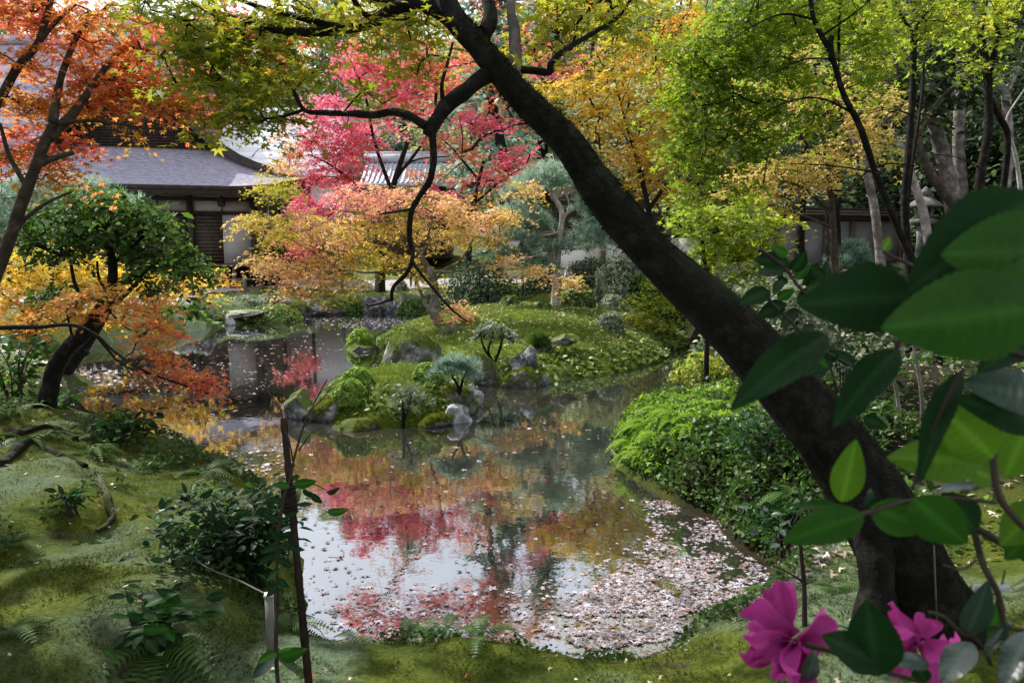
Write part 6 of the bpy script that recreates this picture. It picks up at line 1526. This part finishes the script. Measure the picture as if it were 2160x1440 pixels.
# sapling tied to it
o = thing('sapling', 'thin leafy camellia sapling tied to the dark bamboo stake', 'sapling', P(588, 1480, 3.0)); L = base(o)
m = MB(); m.tube(pxline([(592, 1600), (588, 1480), (582, 1350), (585, 1260), (584, 1180), (592, 1090), (602, 1040), (612, 1010), (622, 960), (640, 900), (660, 855), (690, 800)], 3.05, 3.15), np.linspace(.010, .003, 12), 7, .1, 5); obj('stem', m.mesh('stem', L, True), M['twig'], o)
for pl in [[(620, 985), (610, 930), (600, 905), (590, 860), (560, 820), (535, 805)], [(640, 900), (690, 860), (740, 835), (765, 820)], [(630, 950), (655, 915), (675, 895)], [(655, 865), (690, 830), (700, 815)], [(588, 1200), (605, 1180), (612, 1150)], [(590, 1120), (570, 1090), (560, 1070)], [(612, 1010), (660, 1020), (700, 1040)]]:
    m = MB(); m.tube(pxline(pl, 3.12), np.linspace(.004, .0015, len(pl)), 5, .1, 4); obj('branch', m.mesh('branch', L, True), M['twig'], o)
for (x0, y0, x1, y1, wd, rl, mt) in [(618, 1022, 668, 1015, 26, .4, 'cam_mid'), (612, 1025, 575, 1022, 20, .5, 'cam_mid'), (690, 1080, 735, 1075, 22, .5, 'cam_mid'), (582, 1380, 530, 1430, 34, .3, 'cam_silver'), (584, 1375, 545, 1395, 26, .4, 'cam_mid'), (588, 1385, 645, 1370, 38, .3, 'cam_mid'),
                             (590, 1200, 560, 1225, 22, .6, 'cam_dark'), (588, 1150, 552, 1165, 22, .6, 'cam_dark'), (592, 1100, 560, 1085, 20, .5, 'cam_dark'), (595, 1130, 625, 1120, 18, .5, 'cam_dark'), (590, 1180, 618, 1195, 20, .4, 'cam_dark'), (586, 1220, 610, 1240, 18, .5, 'cam_dark'), (598, 1060, 560, 1050, 20, .6, 'cam_dark'),
                             (588, 1165, 545, 1190, 22, .3, 'cam_dark'), (590, 1230, 560, 1260, 18, .3, 'cam_dark'), (600, 1090, 630, 1078, 16, .3, 'cam_dark'), (588, 1140, 570, 1115, 18, .2, 'cam_dark'), (610, 1150, 640, 1160, 18, .4, 'cam_dark'), (655, 1040, 680, 1062, 18, .4, 'cam_dark'), (640, 1030, 655, 1050, 14, .5, 'cam_dark'), (690, 1040, 715, 1030, 14, .5, 'cam_dark')]:
    V, Q = leaf_between(P(x0, y0, 3.05), P(x1, y1, 3.0 + .06 * math.sin(x1)), wd * pxm(3.05), rl); leaf_obj('leaf', V, Q, M[mt], o)
# pale post and twine
a = surf(572, 1372); a2 = P(571, 1256, a[1])
o = thing('wooden_post', 'pale square wooden post behind the sapling stem', 'post', a)
m = MB(); h = a2[2] - a[2]; m.box(a + [0, 0, h / 2 - .1], (.042, .042, h + .2), .2); obj('shaft', m.mesh('shaft', base(o)), M['wood_pale'], o)
m = MB(); m.box(a + [0, 0, h + .006], (.05, .05, .012), .2); obj('cap', m.mesh('cap', base(o)), M['white'], o)
m = MB(); m.tube(pxline([(572, 1258, a[1]), (540, 1242, a[1] + .1), (500, 1222, a[1] + .25), (455, 1205, a[1] + .45), (420, 1185, a[1] + .6), (390, 1150, a[1] + .8)], 4), [.005] * 6, 5, 0, 4)
obj('twine', m.mesh('twine'), M['rope'], label='thin grey twine running from the pale post into the dark bush', cat='string')
# dark broadleaf bush on the left bank
def broad_bush(name, label, c, R_, H, n, size, mats, seed, cat='bush', nstem=7):
    c = ashore(c, .05)
    rng = np.random.default_rng(seed); o = thing(name, label, cat, c); L = np.asarray(c, float)
    tips = []
    for k in range(nstem):
        a = rng.uniform(0, 2 * PI); r = R_ * rng.uniform(.2, .85); e = L + [math.cos(a) * r, math.sin(a) * r, H * rng.uniform(.65, 1)]
        mid = (L + e) / 2 + [math.cos(a) * -.05, 0, .05]
        m = MB(); m.tube([L + [math.cos(a) * .05, math.sin(a) * .05, -.05], mid, e], [.012, .008, .003], 6, .1, 4); obj('stem', m.mesh('stem', L, True), M['twig'], o)
        tips.append((mid, e))
    Vs, Qs, ts, nn = [], [], [], 0
    single = 0
    for k in range(n):
        mid, e = tips[k % nstem]; t = rng.uniform(-.55, 1.0)
        p = mid + (e - mid) * t + rng.normal(size=3) * [R_ * .22, R_ * .22, H * .12]
        p[2] = max(p[2], gz(p[0], p[1]) + .03)
        d = nrm(rng.normal(size=3) * [1, 1, .3] + nrm(p - L - [0, 0, H * .4]) * .8 - [0, 0, .25]); s = size * rng.uniform(.6, 1.25)
        V, Q = leaf_between(p, p + d * s, s * .5, rng.normal() * .3, facing=np.array([0, 0, 1.]) + rng.normal(size=3) * .35, n=4)
        if single < 120:
            leaf_obj('leaf', V, Q, mats[k % len(mats)], o); single += 1
        else:
            Vs.append(V); Qs.append(Q + nn); nn += len(V); t_ = np.zeros((5, 5)); t_[:, 2] = .5; ts.append(t_.ravel())
    if Vs: obj('foliage', make_mesh('foliage', np.concatenate(Vs) - L, [np.concatenate(Qs)], np.concatenate(ts), True), mats[0], o, kind='stuff')
    return o
c = surf(455, 1200); broad_bush('bush', 'dark broadleaf bush on the left bank by the bamboo stake', c + [0, .2, 0], .72, .52, 1000, .085, [M['cam_dark'], M['cam_mid'], M['cam_dark'], M['cam_mid'], M['cam_bright']], 3, nstem=16)
c = surf(540, 1230); broad_bush('bush', 'dark tangled bush at the bank edge right behind the pale post', c, .3, .42, 300, .10, [M['cam_dark'], M['cam_dark'], M['cam_mid']], 4, nstem=8)
c = surf(345, 1360); broad_bush('seedling', 'low aucuba seedling on the near moss at the lower left', c, .32, .26, 60, .15, [M['cam_dark'], M['cam_mid']], 5, nstem=9)
c = surf(120, 850); broad_bush('bush', 'thin stemmed leafy shrub behind the bent trunk at the left', c + [-.2, .2, 0], .45, .7, 220, .12, [M['cam_mid'], M['cam_dark']], 6, nstem=9)
c = surf(40, 850); broad_bush('bush', 'leafy shrub with several stems at the left border by the pond', c + [-.3, .4, 0], .5, .9, 300, .12, [M['cam_mid'], M['cam_bright'], M['cam_dark']], 7, nstem=9)
c = surf(260, 940); broad_bush('bush', 'low dark bush right of the bent trunk roots', c, .55, .35, 220, .11, [M['cam_dark'], M['cam_mid']], 8, nstem=8)
c = surf(150, 1080); broad_bush('seedling', 'small seedling sprouting by the exposed root hollow', c, .2, .16, 40, .1, [M['cam_dark'], M['cam_mid']], 9, nstem=5)
c = surf(1660, 1190); broad_bush('bush', 'glossy dark leaved bush between the leaf carpet and trunk foot', c + [.1, .3, 0], .5, .45, 360, .085, [M['cam_dark'], M['cam_mid'], M['cam_silver']], 10, nstem=9)
c = surf(1600, 1040); broad_bush('bush', 'dark leaved bush hanging on the right bank hollow', c + [.1, .3, 0], .6, .5, 360, .08, [M['cam_dark'], M['cam_silver'], M['cam_mid']], 11, nstem=9)
c = surf(1850, 900); broad_bush('bush', 'dim leafy bush behind the leaning trunk at the right', c + [.2, 1.2, 0], .8, .8, 320, .1, [M['cam_dark'], M['cam_silver']], 12, nstem=9)
# exposed roots
for i, (pl, r0, lab) in enumerate([([(205, 1010), (222, 1040), (230, 1075), (238, 1095), (222, 1115), (205, 1125)], .03, 'curved exposed root on the left moss slope'),
                                   ([(175, 1015), (165, 1045), (158, 1070)], .016, 'thin bare root left of the curved one'),
                                   ([(0, 985), (60, 935), (120, 960), (180, 985)], .045, 'mossy thick root running along the left bank'),
                                   ([(0, 930), (50, 915), (110, 905), (160, 930)], .045, 'dark root ridge above the mossy thick root')]):
    pts = []
    for (x, y) in pl:
        q = surf(x, y); pts.append(q + [0, 0, r0 * (.15 if i > 1 else .5)])
    m = MB(); m.tube(pts, np.linspace(r0, r0 * .6, len(pts)), 10, .55, 8, i); obj('exposed_root', m.mesh('exposed_root', pts[0], True), M['bark_brown'] if i < 2 else M['bark_dark'], label=lab, cat='root', loc=pts[0])
# twig stakes at the right bank
o = thing('sapling', 'bare dark sapling stem right of the leaf carpet', 'sapling', surf(1700, 1320)); L = base(o); d = L[1]
m = MB(); m.tube([L - [0, 0, .1], P(1696, 1240, d), P(1690, 1170, d), P(1684, 1120, d)], [.016, .013, .011, .007], 7, .15, 5); obj('stem', m.mesh('stem', L, True), M['twig'], o)
for pl in [[(1692, 1225), (1650, 1200), (1600, 1185), (1570, 1180)], [(1688, 1150), (1670, 1140), (1640, 1138)], [(1694, 1235), (1720, 1220)]]:
    m = MB(); m.tube(pxline(pl, d), np.linspace(.006, .002, len(pl)), 5, .1, 4); obj('branch', m.mesh('branch', L, True), M['twig'], o)
for pl, lab in [([(1948, 900), (1944, 830), (1932, 760), (1922, 690)], 'thin pale upright stem behind the leaning trunk at the right'), ([(1905, 905), (1890, 820), (1872, 760)], 'short bare stem left of the thin pale upright one')]:
    q = surf(*pl[0]); q = P(pl[0][0], pl[0][1], max(q[1], 5.2)); q[2] = gz(q[0], q[1])
    m = MB(); m.tube([q - [0, 0, .1]] + [P(x, y, q[1]) for x, y in pl[1:]], np.linspace(.022, .010, len(pl)), 7, .2, 5); obj('sapling', m.mesh('sapling', q, True), M['bark_grey'], label=lab, cat='sapling', loc=q)
b = surf(1975, 1330); d = b[1] - .2
m = MB(); m.tube([P(1976, 1330, d), P(1974, 1260, d), P(1970, 1150, d)], [.005, .0045, .004], 6); obj('wire_stake', m.mesh('wire_stake', b), M['rope'], label='thin upright wire stake in front of the trunk foot', cat='stake', loc=b)

# ------------------------------------------------------------------ camellia in front of the lens
CAMX = thing('camellia_shrub', 'camellia shrub close to the viewer with glossy leaves and pink flowers', 'shrub', (.55, .55, 1.2))
L = base(CAMX)
def cl_(x0, y0, d0, x1, y1, d1, wd, roll, mt, curl=.22, fold=.16):
    V, Q = leaf_between(P(x0, y0, d0), P(x1, y1, d1), wd * 1.12 * pxm((d0 + d1) / 2), roll, curl=curl, fold=fold, n=30 if d0 < 1 else 6)
    leaf_obj('leaf', V, Q, M[mt], CAMX)
big = [
    (2190, 415, .46, 1925, 600, .44, 165, .2, 'cam_dark', .45), (2240, 530, .44, 1995, 535, .43, 165, .15, 'cam_mid', .2), (2185, 650, .42, 1866, 690, .41, 190, .1, 'cam_mid', .15), (1930, 625, .47, 1690, 640, .46, 145, .15, 'cam_dark', .2),
    (1745, 705, .50, 1545, 850, .47, 90, .3, 'cam_dark', .4), (1895, 735, .49, 1757, 890, .47, 80, .3, 'cam_dark', .4), (2095, 965, .52, 1975, 850, .51, 105, .1, 'cam_bright', .15), (2070, 970, .53, 1876, 965, .52, 98, .1, 'cam_bright', .15),
    (1775, 1058, .55, 1806, 928, .54, 66, .1, 'cam_bright', .1), (1820, 1085, .55, 1655, 1140, .53, 80, .15, 'cam_mid', .15), (1780, 1072, .56, 1674, 1064, .56, 30, .7, 'cam_mid', .3), (1835, 1070, .56, 1965, 1115, .57, 80, .1, 'cam_mid', .15),
    (1925, 1050, .55, 2042, 1150, .54, 105, .2, 'cam_mid', .15), (2070, 1025, .56, 1980, 1030, .55, 34, .9, 'cam_silver', .2), (2200, 1060, .55, 2110, 1150, .55, 80, .1, 'cam_bright', .1), (1850, 1425, .58, 1828, 1270, .57, 120, .1, 'cam_dark', .12),
    (1855, 1400, .58, 1738, 1340, .57, 85, .25, 'cam_dark', .15), (2040, 1335, .62, 2086, 1230, .6, 58, .35, 'cam_silver', .25), (2050, 1355, .6, 1985, 1440, .58, 66, .4, 'cam_silver', .25), (2175, 1330, .6, 2112, 1460, .57, 66, .4, 'cam_silver', .25),
    (2132, 1308, .62, 2074, 1384, .61, 34, .5, 'cam_silver', .2), (1960, 1400, .6, 1868, 1392, .59, 40, .5, 'cam_silver', .2), (2120, 1005, .55, 2180, 870, .54, 84, .1, 'cam_bright', .1), (2030, 780, .5, 1930, 1010, .48, 60, .5, 'cam_dark', .3),
    (2210, 850, .5, 2035, 800, .5, 100, .55, 'cam_silver', .3), (2200, 900, .5, 2020, 838, .5, 80, .3, 'cam_dark', .3), (2100, 1010, .56, 2038, 985, .56, 62, .1, 'cam_bright', .1), (2060, 1120, .57, 1990, 1040, .57, 80, .4, 'cam_dark', .2), (1935, 1405, .6, 1955, 1440, .6, 40, .3, 'cam_dark', .2),
    (1830, 1070, .57, 1838, 1030, .57, 30, .8, 'cam_silver', .2), (2165, 600, .47, 2100, 680, .46, 80, .5, 'cam_silver', .3), (2170, 1130, .56, 2120, 1180, .56, 50, .3, 'cam_mid', .2), (2180, 720, .48, 2060, 780, .48, 70, .6, 'cam_dark', .3), (1700, 1440, .62, 1720, 1370, .62, 40, .5, 'cam_silver', .2), (2090, 1350, .62, 2110, 1260, .62, 40, .7, 'cam_mid', .2)]
for t in big: cl_(*t[:9], curl=t[9])
small = [(1660, 540, 1630, 520), (1665, 555, 1590, 545), (1670, 565, 1595, 572), (1672, 575, 1700, 530), (1680, 590, 1705, 545), (1690, 600, 1735, 555), (1650, 590, 1632, 620), (1660, 600, 1640, 580), (1700, 615, 1742, 570), (1625, 612, 1560, 640), (1660, 640, 1595, 668), (1690, 655, 1640, 690), (1640, 630, 1675, 610), (1680, 640, 1712, 605), (1730, 600, 1752, 548), (1740, 590, 1710, 560),
         (1862, 530, 1880, 498), (1868, 560, 1905, 575), (1850, 570, 1820, 555), (1770, 740, 1730, 770), (1745, 720, 1700, 735), (1755, 760, 1700, 790), (1800, 770, 1760, 740), (1720, 690, 1680, 700), (1715, 745, 1745, 775), (1830, 830, 1800, 880), (1850, 870, 1830, 910), (1820, 880, 1870, 900), (1670, 1330, 1650, 1300)]
for i, (x0, y0, x1, y1) in enumerate(small):
    ln = math.hypot(x1 - x0, y1 - y0); cl_(x0, y0, 1.15, x1, y1, 1.12 + .04 * (i % 3), ln * .52 + 4, .3 + .2 * (i % 3), 'cam_bright' if i == 16 else ('cam_mid' if i % 4 == 0 else 'cam_dark'))
for pl, d, r in [([(2185, 750), (2150, 830), (2105, 900), (2095, 960), (2105, 1040), (2140, 1090), (2180, 1130)], .53, .0032), ([(2030, 780), (1990, 860), (1945, 960), (1925, 1030)], .49, .0014), ([(2036, 1100), (2080, 1125), (2120, 1150), (2180, 1190)], .58, .0035), ([(2045, 1060), (2070, 1180), (2105, 1250), (2118, 1330), (2125, 1400), (2128, 1480)], .62, .003),
                 ([(1815, 1085), (1840, 1078), (1900, 1060), (1990, 1050), (2100, 1060)], .56, .002), ([(1600, 525), (1650, 560), (1690, 610), (1740, 650)], 1.15, .003), ([(1610, 620), (1650, 660), (1690, 700), (1740, 740), (1850, 800)], 1.15, .003), ([(1925, 560), (1880, 540), (1862, 530)], 1.15, .003), ([(1925, 620), (1890, 735), (1860, 800)], .5, .002),
                 ([(2170, 1330), (2080, 1320), (2040, 1340), (1990, 1300), (1960, 1290)], .62, .002), ([(1700, 1360), (1760, 1375), (1850, 1410), (1950, 1440), (2050, 1480)], .62, .0025), ([(2090, 1400), (2070, 1360), (2030, 1320)], .62, .002), ([(1930, 620), (2050, 700), (2130, 740), (2185, 755)], .47, .003), ([(2060, 1180), (2030, 1200), (1990, 1190)], .62, .0012), ([(2085, 1260), (2110, 1240), (2120, 1200)], .63, .001)]:
    m = MB(); m.tube(pxline(pl, d), np.linspace(r, r * .7, len(pl)), 7, .15, 5); obj('branch', m.mesh('branch', L, True), M['twig'] if d < .6 or d > 1 else M['bark_brown'], CAMX)
m = MB(); q = P(2092, 1240, .63); m.box(q, (.030, .002, .0065), 0); obj('tag', m.mesh('tag', L), M['white'], CAMX, label='small white plant tag on the camellia stem')
def flower(cpx, cpy, d, petals, label):
    c = P(cpx, cpy, d)
    f = bpy.data.objects.new('flower', None); COL.objects.link(f); f.parent = CAMX; f.location = c - L; f['label'] = label
    for i, (x, y, dd, wd, roll, curl) in enumerate(petals):
        tip = P(x, y, d + dd); nn = 14
        a = c + nrm(tip - c) * .004
        V, Q = [], []
        e1 = tip - a; Ln = np.linalg.norm(e1); e1 = e1 / Ln
        fc = CAM - (a + tip) / 2; e3 = nrm(fc - e1 * np.dot(fc, e1)); e2 = np.cross(e3, e1)
        roll = roll * 2.4; co, si = math.cos(roll), math.sin(roll); e2, e3 = e2 * co + e3 * si, e3 * co - e2 * si
        W = wd * .9 * pxm(d) / 2; cols = 15
        for r in range(nn + 1):
            t = r / nn; ww = W * (.22 + .78 * math.sin(PI * min(.5, t * .62)) ) * (1 if t < .8 else math.sqrt(max(0, 1 - ((t - .8) / .215) ** 2)) * .55 + .45)
            for k in range(cols):
                s = (k / (cols - 1)) * 2 - 1
                notch = -.10 * math.exp(-(s / .22) ** 2) * (t ** 4)
                zz = curl * 1.7 * (t * t) * .5 + .62 * s * s * (1 - .3 * t) * W / Ln + .12 * math.sin(s * 4.1 + i * 2.1 + 1.5) * t * t + .06 * math.sin(s * 9 + i) * t ** 3 + .05 * math.sin(t * 7 + i) + .012 * math.sin(s * 23 + i)
                V.append(a + e1 * Ln * (t + notch) + e2 * s * ww + e3 * Ln * zz)
        for r in range(nn):
            for k in range(cols - 1):
                q = r * cols + k; Q.append([q, q + 1, q + cols + 1, q + cols])
        gt = np.repeat(np.linspace(0, 1, nn + 1), cols); gs = np.abs(np.tile(np.linspace(-1, 1, cols), nn + 1))
        t_ = np.clip(.02 + .30 * gt ** 2 + .28 * np.clip(gs - .55, 0, 1) * 2 * gt + .22 * np.clip(np.sin(gs * 19 + i) + .2, 0, 1) * gt, 0, 1)
        obj('petal', make_mesh('petal', np.array(V) - c, [np.array(Q)], t_, True), M['petal'], f)
    return f
flower(1672, 1352, .66, [(1622, 1238, .03, 48, .2, -.1), (1664, 1226, .02, 52, -.2, .15), (1582, 1292, -.01, 96, .3, -.2), (1556, 1350, -.03, 96, -.2, .2), (1755, 1305, -.01, 92, .35, -.25), (1728, 1392, -.03, 84, -.4, .2), (1605, 1432, -.05, 112, .1, .2), (1662, 1462, -.05, 104, -.25, .25), (1700, 1440, -.02, 70, .6, .2)], 'pink flower fully shown at the left of the camellia')
flower(1935, 1352, .66, [(1862, 1288, 0, 60, .4, .2), (1890, 1300, -.02, 76, -.3, .25), (1950, 1300, .01, 70, .2, .2), (2010, 1365, .02, 74, .5, -.2), (1985, 1400, -.02, 90, -.3, .2), (1895, 1440, -.03, 70, .2, .2), (1960, 1470, -.03, 90, -.4, .25)], 'pink flower half hidden behind the heart shaped leaves')
